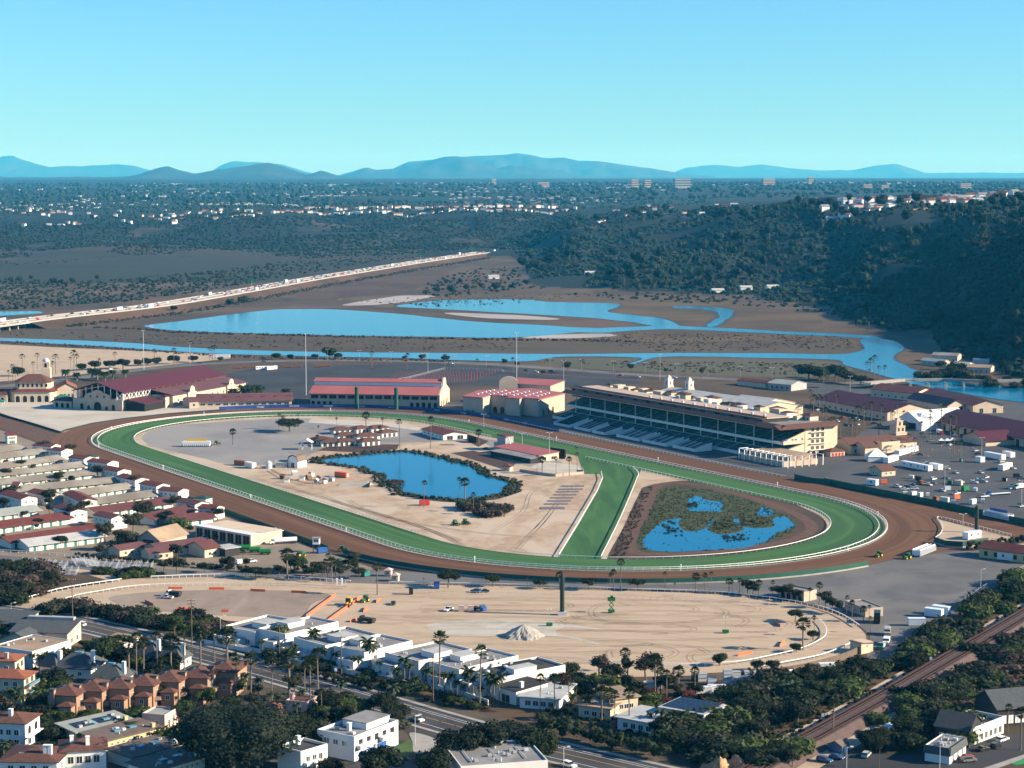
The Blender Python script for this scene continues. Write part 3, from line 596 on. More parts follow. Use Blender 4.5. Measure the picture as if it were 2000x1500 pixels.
for c_ in (-2.3, 2.3):
    for g_ in (-.75, .75):
        for i in range(len(RC) - 1):
            a, b = RC[i], RC[i + 1]; t = (b - a).normalized(); nn = Vector((-t.y, t.x)) * (c_ + g_)
            rb.tube((a.x + nn.x, a.y + nn.y, 2.58), (b.x + nn.x, b.y + nn.y, 2.58), .11, n=4)
    for i in range(len(RC) - 1):
        a, b = RC[i], RC[i + 1]; d = b - a; t = d.normalized(); nn = Vector((-t.y, t.x)); k = 0.
        while k < d.length:
            p = a + t * k + nn * c_; q = [p + nn * u * 1.25 + t * v * .14 for u, v in ((-1, -1), (1, -1), (1, 1), (-1, 1))]
            tb.prism([(v.x, v.y) for v in q], 2.3, 2.45); k += .9
rt = thing('railway_track', 'twin railway tracks with rusty rails on reddish ballast beside the shrubs', 'railway')
rb.build('rails', 'railsteel', rt); o = tb.build('ties', 'tie', rt); o['kind'] = 'stuff'

# ------------------------------------------------------------ rails of the courses
rail('running_rail', 'white inner rail between the brown dirt track and the turf', oval(-.4), 1.2, 4., lean=.35)
rail('running_rail', 'white outer rail around the green turf course', oval(-3.9), 1.2, 4., lean=-.3)
io = oval(-28)
def near_gap(p):
    q = p - OC; s, t = q.dot(OU), q.dot(OV); return not (-110 < s < -8 and t > 0) and not (t < 0 and 186 < s < 236)
segs, cur = [], []
for p in io:
    if near_gap(p): cur.append(p)
    elif cur: segs.append(cur); cur = []
if cur: segs.append(cur)
for i, sgm in enumerate(segs):
    if len(sgm) > 2: rail('running_rail', ['white inner turf rail by the grandstand end of the infield', 'white inner turf rail along the wetland', 'white inner turf rail curving past the paved infield', 'white inner turf rail beside the pond'][i % 4], sgm, 1.2, 4., lean=.3)
rail('running_rail', 'white rail on the sandy side of the diagonal turf chute', W([(1174, 925), (1177, 937), (1167, 961), (1130, 1025), (1092, 1088)]), 1.4, 4., bar=.2)
rail('running_rail', 'white rail on the wetland side of the diagonal turf chute', crom(W([(1236, 916), (1247, 927), (1243, 941), (1212, 1015), (1174, 1092)]), 4, False), 1.4, 4., bar=.2)
rail('outer_rail', 'white outside rail in front of the grandstand', [ST(s, 160.3) for s in range(-185, 130, 8)], 1.2, 4.)
rail('chute_rail', 'white rail round the sandy corner by the tall green tower', crom(W([(1975, 1048), (1900, 1029), (1833, 1013), (1841, 1030), (1838, 1045), (1824, 1056)]), 4, False), 1.2, 3.)
rail('arena_rail', 'white rail along the bush side of the sandy arena', crom(W([(45, 1175), (85, 1163), (125, 1153), (180, 1144), (238, 1136)]), 3, False), 1.3, 3, bar=.2, post=.15)
rail('arena_rail', 'white back rail of the arena beside the access road', crom(W([(295, 1131), (400, 1127), (500, 1127), (600, 1133), (685, 1140)]), 3, False), 1.3, 3, bar=.2)
rail('arena_rail', 'long low white back rail below the palms', crom(W([(760, 1141), (1000, 1146), (1212, 1154), (1375, 1159), (1475, 1168), (1576, 1183), (1636, 1201), (1678, 1226)]), 4, False), 1.2, 3, bar=.2)
rail('arena_rail', 'white near rail above the board fence', crom(W([(1663, 1261), (1606, 1284), (1531, 1299), (1478, 1309)]), 4, False), 1.3, 3, bar=.2)
rail('arena_rail', 'white inside rail at the bushy end of the arena', crom(W([(109, 1180), (150, 1167), (200, 1158), (250, 1150), (325, 1145), (500, 1143), (680, 1151)]), 3, False), 1.2, 3, m='offwhite')
rail('arena_rail', 'faint white inside rail along the middle of the arena', crom(W([(722, 1156), (1000, 1163), (1250, 1170), (1420, 1178), (1490, 1188)]), 3, False), 1.2, 3, m='offwhite', bar=.08)
rail('arena_rail', 'white inside rail curving round the palm end', crom(W([(1600, 1214), (1612, 1228), (1614, 1240), (1606, 1252), (1563, 1272), (1499, 1287), (1435, 1298), (1350, 1302), (1295, 1302)]), 3, False), 1.2, 3)
rail('arena_rail', 'white inside rail behind the white houses', crom(W([(985, 1291), (1137, 1295), (1250, 1300)]), 3, False), 1.1, 3, m='offwhite', bar=.1)
rail('road_rail', 'white post rail along the access road by the bleachers', crom(W([(-40, 1076), (100, 1084), (250, 1097), (400, 1108), (480, 1114)]), 3, False), 1.1, 4.)

# ------------------------------------------------------------ vegetation prototypes
def blob(mb, c, r, mi=0, sq=1., n=6, k=4, rr=None):
    rr = rr or R; vs = [(c[0], c[1], c[2] - r * sq)]
    for i in range(1, k):
        ph = -pi / 2 + pi * i / k
        for j in range(n):
            th = 2 * pi * j / n; q = r * (.85 + .3 * rr.random()); vs.append((c[0] + q * cos(ph) * cos(th), c[1] + q * cos(ph) * sin(th), c[2] + q * sin(ph) * sq))
    vs.append((c[0], c[1], c[2] + r * sq)); fs = []
    for j in range(n): fs.append((0, 1 + (j + 1) % n, 1 + j))
    for i in range(k - 2):
        for j in range(n): a = 1 + i * n; fs.append((a + j, a + (j + 1) % n, a + n + (j + 1) % n, a + n + j))
    a = 1 + (k - 2) * n; L = len(vs) - 1
    for j in range(n): fs.append((a + j, a + (j + 1) % n, L))
    mb.add(vs, fs, mi)
def leaves(mb, c, r, n, s, rr, sq=.8, mi=0, shell=.55):
    for _ in range(n):
        d = Vector((rr.gauss(0, 1), rr.gauss(0, 1), rr.gauss(0, 1)))
        if d.length < .01: continue
        d.normalize(); rad = r * (shell + (1.08 - shell) * rr.random()); p = Vector(c) + Vector((d.x, d.y, d.z * sq)) * rad
        nrm = (d + Vector((rr.gauss(0, .6), rr.gauss(0, .6), rr.gauss(0, .6) + .3))).normalized(); e = nrm.orthogonal().normalized(); f = nrm.cross(e); a = rr.random() * 6.3
        e, f = e * cos(a) + f * sin(a), f * cos(a) - e * sin(a); q = s * (.6 + .8 * rr.random())
        mb.add([p - e * q, p + f * q * .6, p + e * q, p - f * q * .6], [(0, 1, 2, 3)], mi)
def crown(seed, lobes, rx, rz, zc, nl, s, core=True, low=.2):
    rr = random.Random(seed); mb = MB()
    for i in range(lobes):
        a = rr.random() * 6.28; q = sqrt(rr.random()) * .68; h = (rr.random() - .35)
        c = (rx * q * cos(a), rx * q * sin(a), zc + rz * h * (1.1 - q * .7)); r = rx * (.30 + .22 * rr.random())
        if core: blob(mb, c, r * .6, 0, .75, 6, 4, rr)
        leaves(mb, c, r * 1.05, int(nl * 1.9), s * .85, rr, .78, 0, .5)
    return mb
def trunkmesh(h, r, seed, spread=2., top=1.3, m=3):
    rr = random.Random(seed); mb = MB(); bx, by = rr.uniform(-.3, .3), rr.uniform(-.3, .3)
    mb.tube((0, 0, -.2), (bx, by, h), r, r * .7, 6)
    for i in range(m):
        a = rr.random() * 6.28 + i * 6.28 / m; mb.tube((bx, by, h * .96), (bx + cos(a) * spread, by + sin(a) * spread, h * top), r * .55, r * .25, 5)
    return mb
def treeproto(name, seed, lobes, rx, rz, zc, nl, s, leafm, th, tr, spread, label='tree', cat='tree', low=False):
    t = thing(name, label, cat); trunkmesh(th, tr, seed, spread, (zc + rz * .1) / th).build('trunk', 'bark', t)
    crown(seed, lobes, rx, rz, zc, nl, s).build('crown', leafm, t); return proto(t)
TR = {}
TR['broad'] = [treeproto('broadleaf_tree', 100 + i, 13, 4.6, 2.6, 5.2, 120, .42, m_, 3.4, .34, 2.) for i, m_ in enumerate(['leaf_dark', 'leaf', 'leaf_dark'])]
TR['eucalyptus'] = [treeproto('eucalyptus_tree', 200 + i, 11, 3.9, 3.8, 7.0, 95, .40, m_, 4.6, .30, 1.8) for i, m_ in enumerate(['leaf_olive', 'leaf_olive'])]
TR['round'] = [treeproto('round_tree', 300 + i, 16, 4.4, 3.6, 4.2, 150, .36, m_, 2.2, .32, 1.4) for i, m_ in enumerate(['leaf', 'leaf_dark'])]
TR['umbrella'] = [treeproto('umbrella_tree', 400 + i, 11, 4.4, 1.3, 5.0, 110, .34, 'leaf', 3.6, .22, 2.6) for i in range(2)]
TR['lime'] = [treeproto('leafy_tree', 500, 11, 3.8, 2.8, 4.0, 120, .36, 'leaf_lime', 2.4, .25, 1.4)]
TR['brown'] = [treeproto('dry_tree', 600, 9, 3.0, 2.4, 3.6, 80, .30, 'leaf_brown', 2.2, .2, 1.3)]
TR['red'] = [treeproto('red_tree', 650, 8, 3.0, 2.4, 3.8, 80, .32, 'leaf_red', 2.2, .2, 1.3)]
TR['oak'] = [treeproto('spreading_tree', 700, 46, 10.5, 6.2, 8.4, 330, .32, 'leaf_black', 4.5, .7, 5.)]
def bushproto(name, seed, lobes, rx, rz, nl, s, m_):
    rr = random.Random(seed); mb = MB()
    for i in range(lobes):
        a = rr.random() * 6.28; q = sqrt(rr.random()) * .62; c = (rx * q * cos(a), rx * q * sin(a), rz * (.35 + .3 * rr.random())); r = rx * (.38 + .2 * rr.random())
        blob(mb, c, r * .66, 0, rz / rx, 6, 4, rr); leaves(mb, c, r * 1.05, int(nl * 1.8), s * .85, rr, rz / rx, 0, .5)
    o = mb.build(name, m_); tag(o, 'bush', 'bush'); return proto(o)
TR['bush'] = [bushproto('bush', 800 + i, 8, 2.6, 2.2, 70, .3, m_) for i, m_ in enumerate(['leaf', 'leaf_dark', 'leaf_olive', 'leaf_lime'])]
TR['drybush'] = [bushproto('bush', 850, 7, 2.4, 1.8, 60, .26, 'leaf_brown')]
def fanpalm(seed, h, r=.26, n=34, fr=1.25, dead=True, lean=.0, leafm='frond'):
    rr = random.Random(seed); t = thing('fan_palm', 'palm', 'palm tree'); mb = MB(); lx = lean * h; N = 5
    for i in range(N):
        a, b = i / N, (i + 1) / N
        mb.tube((lx * a * a, 0, h * a - .1), (lx * b * b, 0, h * b), r * (1.25 if i == 0 else 1 - .12 * i / N), r * (1 - .12 * (i + 1) / N), 7)
    mb.build('trunk', 'palmbark', t); c = Vector((lx, 0, h)); cb, db = MB(), MB()
    def fan(mbx, az, el, pl, rad, mi=0):
        d = Vector((cos(az) * cos(el), sin(az) * cos(el), sin(el))); p = c + d * pl; side = Vector((-sin(az), cos(az), 0)); up = d.cross(side)
        vs = [p]; k = 7
        for j in range(k):
            b = -1.25 + 2.5 * j / (k - 1); q = rad * (.85 + .3 * rr.random())
            vs.append(p + (d * cos(b) + side * sin(b)) * q + Vector((0, 0, -.28 * q * (1 - .5 * cos(b))))); 
            if j < k - 1: b2 = b + 1.25 / (k - 1); vs.append(p + (d * cos(b2) + side * sin(b2)) * q * .55)
        fs = [(0, i, i + 1) for i in range(1, len(vs) - 1)]; mbx.add(vs, fs, mi); mbx.add([c, c + side * .05, p + side * .03, p], [(0, 1, 2, 3)], mi)
    for i in range(n):
        el = radians(82 - 118 * ((i + .5) / n)); fan(cb, i * 2.399 + rr.uniform(-.3, .3), el + rr.uniform(-.1, .1), fr * (.75 + .5 * rr.random()), fr * .95)
    cb.build('crown', leafm, t)
    if dead:
        for i in range(14): fan(db, i * 2.1, radians(-58 - 20 * rr.random()), fr * .6, fr * .8)
        db.build('dry_skirt', 'dead', t)
    return proto(t)
def featherpalm(seed, h, r=.2, n=16, fl=3.0, leafm='frond', droop=1.):
    rr = random.Random(seed); t = thing('feather_palm', 'palm', 'palm tree'); mb = MB(); mb.tube((0, 0, -.1), (0, 0, h * .5), r * 1.2, r, 7); mb.tube((0, 0, h * .5), (0, 0, h), r, r * .8, 7); mb.build('trunk', 'palmbark', t)
    cb = MB(); c = Vector((0, 0, h))
    for i in range(n):
        az = i * 2.399 + rr.uniform(-.2, .2); el = radians(72 - 80 * (i / n)); p = c.copy(); k = 6; L = fl * (.85 + .3 * rr.random()); side = Vector((-sin(az), cos(az), 0))
        for j in range(k):
            d = Vector((cos(az) * cos(el), sin(az) * cos(el), sin(el))); q = p + d * L / k; w = .30 * fl * (.5 + .9 * sin(pi * (j + .6) / k)) * .55
            for s_ in (-1, 1):
                cb.add([p, q, q + side * s_ * w * .7 + Vector((0, 0, -.5 * w)) + d * .2 * L / k, p + side * s_ * w + Vector((0, 0, -.7 * w)) + d * .25 * L / k], [(0, 1, 2, 3)])
            p = q; el -= .30 * droop
    cb.build('crown', leafm, t); return proto(t)
FP = [fanpalm(1, 15, .24, 34, 1.3, True, .02), fanpalm(2, 12.5, .26, 38, 1.35, True, -.015), fanpalm(3, 17, .22, 30, 1.25, False, .03), fanpalm(4, 9, .3, 40, 1.5, True, 0)]
QP = [featherpalm(5, 6.5, .17, 15, 2.8), featherpalm(6, 8.5, .2, 16, 3.0, 'frond_pale'), featherpalm(7, 4.5, .45, 34, 3.6, 'frond', .8), featherpalm(8, 3.0, .14, 13, 1.9, 'frond_pale')]
FARP = [fanpalm(9, 13, .25, 16, 1.5, False, .01)]
def fartree(seed, lobes, r, h, n=40, s=.8):
    rr = random.Random(seed); t = thing('hillside_tree', 'tree', 'tree'); mb = MB(); mb.tube((0, 0, -1), (0, 0, h * .6), .35, .2, 4); mb.build('trunk', 'bark', t); cb = MB()
    for i in range(lobes):
        a = rr.random() * 6.28; q = sqrt(rr.random()) * .6; c = (r * q * cos(a), r * q * sin(a), h * (.55 + .4 * rr.random() * (1 - q))); e = r * (.36 + .25 * rr.random())
        blob(cb, c, e * .85, 0, .9, 6, 4, rr); leaves(cb, c, e, n, s, rr, .9, 0, .8)
    cb.build('crown', 'farleaf', t); return proto(t)
FT = [fartree(31, 7, 6, 11), fartree(32, 9, 7.5, 13), fartree(33, 6, 4.5, 14), fartree(34, 8, 8, 9)]

def at(px, py, z=0): g = G(px, py, z); return (g.x, g.y, z)
ORDS = 'first second third fourth fifth sixth seventh eighth ninth tenth eleventh twelfth thirteenth fourteenth fifteenth sixteenth seventeenth eighteenth nineteenth twentieth'.split()
def ordw(n):
    if n < 20: return ORDS[n]
    t, u = divmod(n + 1, 10); T = ['', '', 'twenty', 'thirty', 'forty', 'fifty']
    return ({2: 'twentieth', 3: 'thirtieth', 4: 'fortieth', 5: 'fiftieth'}[t] if u == 0 else T[t] + '-' + ORDS[u - 1])
def row(kind, lst, phrase, group, idx=None, wx=1.):          # a row of plants told apart by their order
    order = sorted(range(len(lst)), key=lambda k: lst[k][0]); rank = {k: n for n, k in enumerate(order)}
    for k, (x, y, h) in enumerate(lst): plant(kind(h) if callable(kind) else kind, x, y, h, ordw(rank[k]) + ' from the left of the ' + phrase, group, idx(k) if idx else None, None, wx)
KD = {'bush': ['green bush', 'dark green bush', 'olive bush', 'lime green bush'], 'drybush': ['dry brown bush'], 'round': ['dense rounded tree', 'dense dark rounded tree'], 'broad': ['broad dark tree', 'broad green tree', 'broad dark tree'], 'eucalyptus': ['loose grey green tree', 'loose grey green tree'], 'lime': ['lime green tree'], 'red': ['red leaved tree'], 'brown': ['brown leaved tree'], 'umbrella': ['flat topped tree', 'flat topped tree']}
def plant(kind, px, py, h, label, group=None, i=None, native=None, wx=1.):   # h = height in photo pixels
    P = {'fan': FP, 'feather': QP, 'farpalm': FARP}.get(kind) or TR[kind]
    p = P[(i if i is not None else R.randrange(len(P))) % len(P)]
    if p.name not in HT:
        HT[p.name] = max([(o.matrix_basis @ Vector(v)).z for o in ([p] + list(p.children)) if o.type == 'MESH' for v in o.bound_box])
    k = h * mpp(py) / HT[p.name]
    if label.startswith('*'): label = label[1:].replace('@', KD[kind][P.index(p)])
    return put(p, at(px, py), R.random() * 6.28, (k * wx, k * wx, k), label, group)
HT = {}

# ------------------------------------------------------------ vehicle prototypes (x forward)
def wheel(mb, x, y, r, w=.22, mi=0): mb.tube((x, y - w / 2, r), (x, y + w / 2, r), r, n=10, mi=mi)
def sidebody(prof, w, m_, name, parent, mi=0):
    mb = MB(); mb.xsec(prof, -w / 2, w / 2, 0, 'y'); return mb.build(name, m_, parent)
def carproto(name, cat, colour, kind='sedan'):
    t = thing(name, 'car', cat)
    if kind == 'pickup':
        pr = [(-2.7, .45), (2.7, .45), (2.75, .95), (1.5, 1.08), (-.55, 1.08), (-.6, .98), (-2.7, .98)]; L = (1.75, -1.75)
        cab = [(1.3, 1.06), (.55, 1.75), (-.5, 1.78), (-.6, 1.06)]
    elif kind == 'van':
        pr = [(-2.6, .4), (2.6, .4), (2.65, 1.0), (1.9, 1.15), (1.5, 1.9), (1.2, 2.1), (-2.6, 2.1)]; L = (1.7, -1.7); cab = [(1.86, 1.2), (1.52, 1.85), (.7, 1.9), (.7, 1.2)]
    elif kind == 'suv':
        pr = [(-2.3, .42), (2.35, .42), (2.4, .95), (1.2, 1.08), (-2.35, 1.08)]; L = (1.45, -1.4); cab = [(1.15, 1.06), (.45, 1.68), (-2.1, 1.72), (-2.3, 1.06)]
    else:
        pr = [(-2.25, .38), (2.25, .38), (2.3, .75), (1.15, .92), (-1.7, .98), (-2.3, .9)]; L = (1.4, -1.35); cab = [(1.0, .91), (.3, 1.40), (-.95, 1.42), (-1.75, .95)]
    sidebody(pr, 1.82, colour, 'body', t)
    g = MB(); g.xsec(cab, -.80 if kind != 'van' else -.925, .80 if kind != 'van' else .925, 0, 'y'); g.build('window', 'glass', t)
    if kind != 'van':
        xs = [p[0] for p in cab]; zt = max(p[1] for p in cab); rf = MB(); rf.box(cab[2][0] + .05, cab[1][0] - .05, -.78, .78, zt - .06, zt + .05); rf.build('roof', colour, t)
    if kind == 'pickup': bd = MB(); bd.box(-2.6, -.7, -.75, .75, .985, 1.0); bd.build('bed', 'charcoal', t)
    for x in L:
        for s_ in (-.82, .82): w = MB(); wheel(w, x, s_, .34); w.build('wheel', 'blackrubber', t)
    for s_ in (-.6, .6): hl = MB(); hl.box(pr[1][0] - .02, pr[1][0] + .07, s_ - .2, s_ + .2, .62, .78); hl.build('headlight', 'lamp', t)
    return proto(t)
CAR = {}
for c_, m_ in (('white', 'p_white'), ('black', 'p_black'), ('grey', 'p_grey'), ('silver', 'p_silver'), ('red', 'p_red'), ('blue', 'p_blue'), ('sand', 'p_sand')):
    for k_ in ('sedan', 'suv', 'pickup', 'van'):
        if (k_ == 'van' and c_ != 'white') or (k_ == 'pickup' and c_ not in ('white', 'grey', 'black', 'silver')) or (c_ == 'sand' and k_ != 'sedan'): continue
        CAR[c_ + ' ' + k_] = carproto({'sedan': 'parked_car', 'suv': 'parked_suv', 'pickup': 'pickup_truck', 'van': 'van'}[k_], 'car' if k_ in ('sedan', 'suv') else k_ if k_ == 'van' else 'pickup', m_, k_)
def car(kind, px, py, dirpx, label, z=0, group=None):       # dirpx: a photo point the car heads to
    a, b = G(px, py, z), G(*dirpx, z); return put(CAR[kind], (a.x, a.y, z), atan2(b.y - a.y, b.x - a.x), 1, label, group)
def head(px, py, dirpx): a, b = G(px, py), G(*dirpx); return atan2(b.y - a.y, b.x - a.x)
# tractor
def tractor():
    t = thing('tractor', 'tractor', 'tractor'); b = MB(); b.box(.2, 2.3, -.45, .45, .8, 1.65); b.box(-1.6, .4, -.5, .5, .7, 1.2); b.build('body', 'tractor_green', t)
    c = MB(); c.box(-1.3, .2, -.75, .75, 1.2, 2.55); c.build('cab', 'glass', t); r = MB(); r.box(-1.5, .35, -.9, .9, 2.55, 2.75); r.build('roof', 'tractor_green', t)
    for x, y, q, w in ((-1.0, .95, .9, .55), (-1.0, -.95, .9, .55), (1.7, .8, .62, .4), (1.7, -.8, .62, .4)):
        m = MB(); m.tube((x, y - w / 2, q), (x, y + w / 2, q), q, n=14); m.tube((x, y - w / 2 - .03, q), (x, y + w / 2 + .03, q), q * .6, n=12, mi=1); m.build('wheel', ['blackrubber', 'yellowpaint'], t)
    e = MB(); e.tube((1.2, .3, 1.6), (1.2, .3, 2.6), .06, n=5); e.build('exhaust', 'charcoal', t); return proto(t)
TRACTOR = tractor()
def starting_gate(banner='yellowpaint'):
    t = thing('starting_gate', 'gate', 'starting gate'); n = 14; w = 1.25; L = n * w
    f = MB(); f.box(-L / 2, L / 2, -1.9, -1.6, 3.0, 3.4); f.box(-L / 2, L / 2, 1.6, 1.9, 3.0, 3.4)
    for k in (-1.75, 0, 1.75): f.box(-L / 2, L / 2, k - .08, k + .08, 3.4, 3.55)
    f.build('frame', 'p_white', t)
    for i in range(n + 1):
        s_ = MB(); x = -L / 2 + i * w; s_.box(x - .16, x + .16, -2.2, 1.9, .5, 3.0); s_.build('stall_wall', 'p_white', t)
    for i in range(n):
        d = MB(); x = -L / 2 + (i + .5) * w; d.add([(x - w * .42, -2.25, .7), (x, -2.75, .7), (x, -2.75, 2.3), (x - w * .42, -2.25, 2.3)], [(0, 1, 2, 3)]); d.add([(x + w * .42, -2.25, .7), (x, -2.75, .7), (x, -2.75, 2.3), (x + w * .42, -2.25, 2.3)], [(3, 2, 1, 0)]); d.build('gate_door', 'galv', t)
    if banner: b = MB(); b.box(-L * .36, L * .36, .0, .15, 3.55, 5.0); b.build('banner', banner, t)
    for x in (-L / 2 - .3, L / 2 + .3):
        for y in (-1.2, 1.2): m = MB(); m.tube((x, y - .15, .5), (x, y + .15, .5), .5, n=10); m.build('wheel', 'blackrubber', t)
    return proto(t)
GATE_Y, GATE_B, GATE_N = starting_gate('yellowpaint'), starting_gate('bluepaint'), starting_gate(None)
def container(name, label, cat, px, py, hd, L, w, h, m_, roof=None, wheels=False, wins=0, group=None, z0=.35):
    t = thing(name, label, cat, at(px, py), head(px, py, hd) if isinstance(hd, tuple) else hd, group); b = MB(); b.box(-L / 2, L / 2, -w / 2, w / 2, z0, z0 + h); b.build('body', m_, t)
    r = MB(); r.box(-L / 2 - .06, L / 2 + .06, -w / 2 - .06, w / 2 + .06, z0 + h, z0 + h + .12); r.build('roof', roof or m_, t)
    if wheels:
        for x in (-L * .38, -L * .28, L * .34):
            for s_ in (-w * .42, w * .42): m = MB(); m.tube((x, s_ - .15, .45), (x, s_ + .15, .45), .45, n=9); m.build('wheel', 'blackrubber', t)
    else: k = MB(); k.box(-L / 2 + .3, L / 2 - .3, -w / 2 + .2, w / 2 - .2, 0, z0); k.build('base', 'charcoal', t)
    d = MB(); d.box(L / 2 - .01, L / 2 + .05, -.5, .5, z0 + .1, z0 + min(2.1, h - .2)); d.build('door', 'galv', t)
    for i in range(wins):
        for s_ in (-1, 1): q = MB(); x = -L / 2 + L * (i + .5) / wins; q.box(x - .5, x + .5, s_ * w / 2 - .04, s_ * w / 2 + .04, z0 + h * .42, z0 + h * .78); q.build('window', 'glass', t)
    return t
def cabtruck(name, label, cat, px, py, hd, cabm, bodym, L=6., bodyh=2.2, flat=False, tank=False):
    t = thing(name, label, cat, at(px, py), head(px, py, hd)); c = MB(); c.xsec([(L / 2 - 2.1, .6), (L / 2, .6), (L / 2, 1.5), (L / 2 - .9, 1.75), (L / 2 - 1.1, 2.6), (L / 2 - 2.1, 2.65)], -1.1, 1.1, 0, 'y'); c.build('cab', cabm, t)
    g = MB(); g.xsec([(L / 2 - .86, 1.78), (L / 2 - 1.06, 2.5), (L / 2 - 1.95, 2.52), (L / 2 - 1.95, 1.78)], -1.12, 1.12, 0, 'y'); g.build('window', 'glass', t)
    b = MB()
    if tank: b.tube((-L / 2, 0, 1.9), (L / 2 - 2.3, 0, 1.9), 1.15, n=14)
    elif flat: b.box(-L / 2, L / 2 - 2.2, -1.15, 1.15, .9, 1.1)
    else: b.box(-L / 2, L / 2 - 2.2, -1.15, 1.15, .8, .8 + bodyh)
    b.build('body', bodym, t); ch = MB(); ch.box(-L / 2 + .1, L / 2 - .3, -.5, .5, .5, .85); ch.build('chassis', 'charcoal', t)
    for x in (L / 2 - 1.2, -L / 2 + 1.0, -L / 2 + 2.1):
        for s_ in (-.95, .95): m = MB(); m.tube((x, s_ - .18, .5), (x, s_ + .18, .5), .5, n=10); m.build('wheel', 'blackrubber', t)
    return t
# lamp posts
def lightpole(px, py, hpx, label, arms=2, m_='pole', heads=True, name='light_pole', cat='light pole', r=.18, group=None, hm=None):
    h = hm or hpx * mpp(py); t = thing(name, label, cat, at(px, py), 0, group); b = MB(); b.tube((0, 0, 0), (0, 0, h), r, r * .6, 6); b.build('pole', m_, t)
    if heads:
        for i in range(arms):
            a = 2 * pi * i / max(arms, 1) + .2; q = MB(); q.tube((0, 0, h), (cos(a) * 1.5, sin(a) * 1.5, h + .2), .07, n=4); q.box(cos(a) * 1.5 - .45, cos(a) * 1.5 + .45, sin(a) * 1.5 - .3, sin(a) * 1.5 + .3, h + .1, h + .35); q.build('lamp_head', 'lamp', t)
    return t
def utilitypole(px, py, hpx, label, arms=2):
    h = hpx * mpp(py); t = thing('utility_pole', label, 'utility pole', at(px, py)); b = MB(); b.tube((0, 0, 0), (0, 0, h), .22, .15, 6); b.build('pole', 'wood', t)
    for i in range(arms): q = MB(); z = h - .5 - i * 1.3; q.box(-1.6, 1.6, -.08, .08, z, z + .18); q.build('crossarm', 'wood', t)
    for x in (-1.4, -.7, .7, 1.4): q = MB(); q.cyl(x, 0, h - .32, h, .07, n=5); q.build('insulator', 'galv', t)
    return t

# ------------------------------------------------------------ building kit
WC = {}
def winmesh(w, h, gm='glass', fm='white', arch=False):
    k = (round(w, 2), round(h, 2), gm, fm, arch)
    if k not in WC:
        mb = MB(); t = min(.12, w * .12)
        if arch:
            pts = [(-w / 2, 0), (w / 2, 0)] + [(w / 2 * cos(pi * i / 6), h - w / 2 + w / 2 * sin(pi * i / 6)) for i in range(7)]
            mb.add([(x, -.03, z) for x, z in pts], [tuple(range(len(pts)))], 0)
            q = [(x * 1.18, z + (.1 if i > 1 else 0)) for i, (x, z) in enumerate(pts)]
            n = len(pts); mb.add([(x, -.10, z) for x, z in pts] + [(x, -.10, z) for x, z in q], [(i, n + i, n + (i + 1) % n, (i + 1) % n) for i in range(1, n)], 1)
        else:
            mb.add([(-w / 2, -.02, 0), (w / 2, -.02, 0), (w / 2, -.02, h), (-w / 2, -.02, h)], [(0, 1, 2, 3)], 0)
            for x0, x1, z0, z1 in ((-w / 2 - t, w / 2 + t, -t, 0), (-w / 2 - t, w / 2 + t, h, h + t), (-w / 2 - t, -w / 2, 0, h), (w / 2, w / 2 + t, 0, h), (-t * .3, t * .3, 0, h)):
                mb.box(x0, x1, -.08, 0, z0, z1, 1)
        WC[k] = mb.mesh('window', [gm, fm])
    return WC[k]
def face(t, me, f, L, D, u, z, name='window', x0=0, y0=0):
    if f == 'f': loc, rz = (x0 + u, y0 - .02, z), 0
    elif f == 'r': loc, rz = (x0 + L + .02, y0 + u, z), pi / 2
    elif f == 'l': loc, rz = (x0 - .02, y0 + D - u, z), -pi / 2
    else: loc, rz = (x0 + L - u, y0 + D + .02, z), pi
    return obj(name, me, t, loc, rz)
def wins(t, f, L, D, n, z, w, h, mg=1.5, gm='glass', fm='white', arch=False, name='window', x0=0, y0=0):
    S = L if f in 'fb' else D
    for i in range(n): face(t, winmesh(w, h, gm, fm, arch), f, L, D, mg + (S - 2 * mg) * (i + .5) / n, z, name, x0, y0)
def frame(A, B): a, b = G(*A), G(*B); d = b - a; return (a.x, a.y, 0), atan2(d.y, d.x), d.length
def gends(t, x0, x1, y0, y1, z, h, m_, axis):
    if axis == 'x': P = [[(x, y0, z), (x, y1, z), (x, (y0 + y1) / 2, z + h)] for x in (x0, x1)]
    else: P = [[(x0, y, z), (x1, y, z), ((x0 + x1) / 2, y, z + h)] for y in (y0, y1)]
    for p in P: MB().add(p, [(0, 1, 2)]).build('gable_end', m_, t)
def roofpart(t, rt, x0, x1, y0, y1, H, rh, ov, rm, wm, axis='x', name='roof', th=.25):
    mb = MB()
    if rt == 'hip': mb.hip(x0, x1, y0, y1, H, rh, ov)
    elif rt == 'gable':
        mb.gable(x0, x1, y0, y1, H, rh, ov, th, axis=axis); gends(t, x0, x1, y0, y1, H, rh, wm, axis)
    elif rt == 'shed': mb.xsec([(y0 - ov, H - .05), (y1 + ov, H + rh), (y1 + ov, H + rh + th), (y0 - ov, H - .05 + th)], x0 - ov, x1 + ov, 0, 'x'); [MB().add([(x, y0, H), (x, y1, H), (x, y1, H + rh)], [(0, 1, 2)]).build('gable_end', wm, t) for x in (x0, x1)]
    elif rt == 'slab': mb.box(x0 - ov, x1 + ov, y0 - ov, y1 + ov, H, H + .35)
    else:
        p = .28; mb.box(x0 + p, x1 - p, y0 + p, y1 - p, H, H + .06)
        w = MB(); e = rh or .7
        for q in ((x0, x1, y0, y0 + p), (x0, x1, y1 - p, y1), (x0, x0 + p, y0 + p, y1 - p), (x1 - p, x1, y0 + p, y1 - p)): w.box(*q, H - .002, H + e)
        w.build('parapet', wm, t)
    return mb.build(name, rm, t)
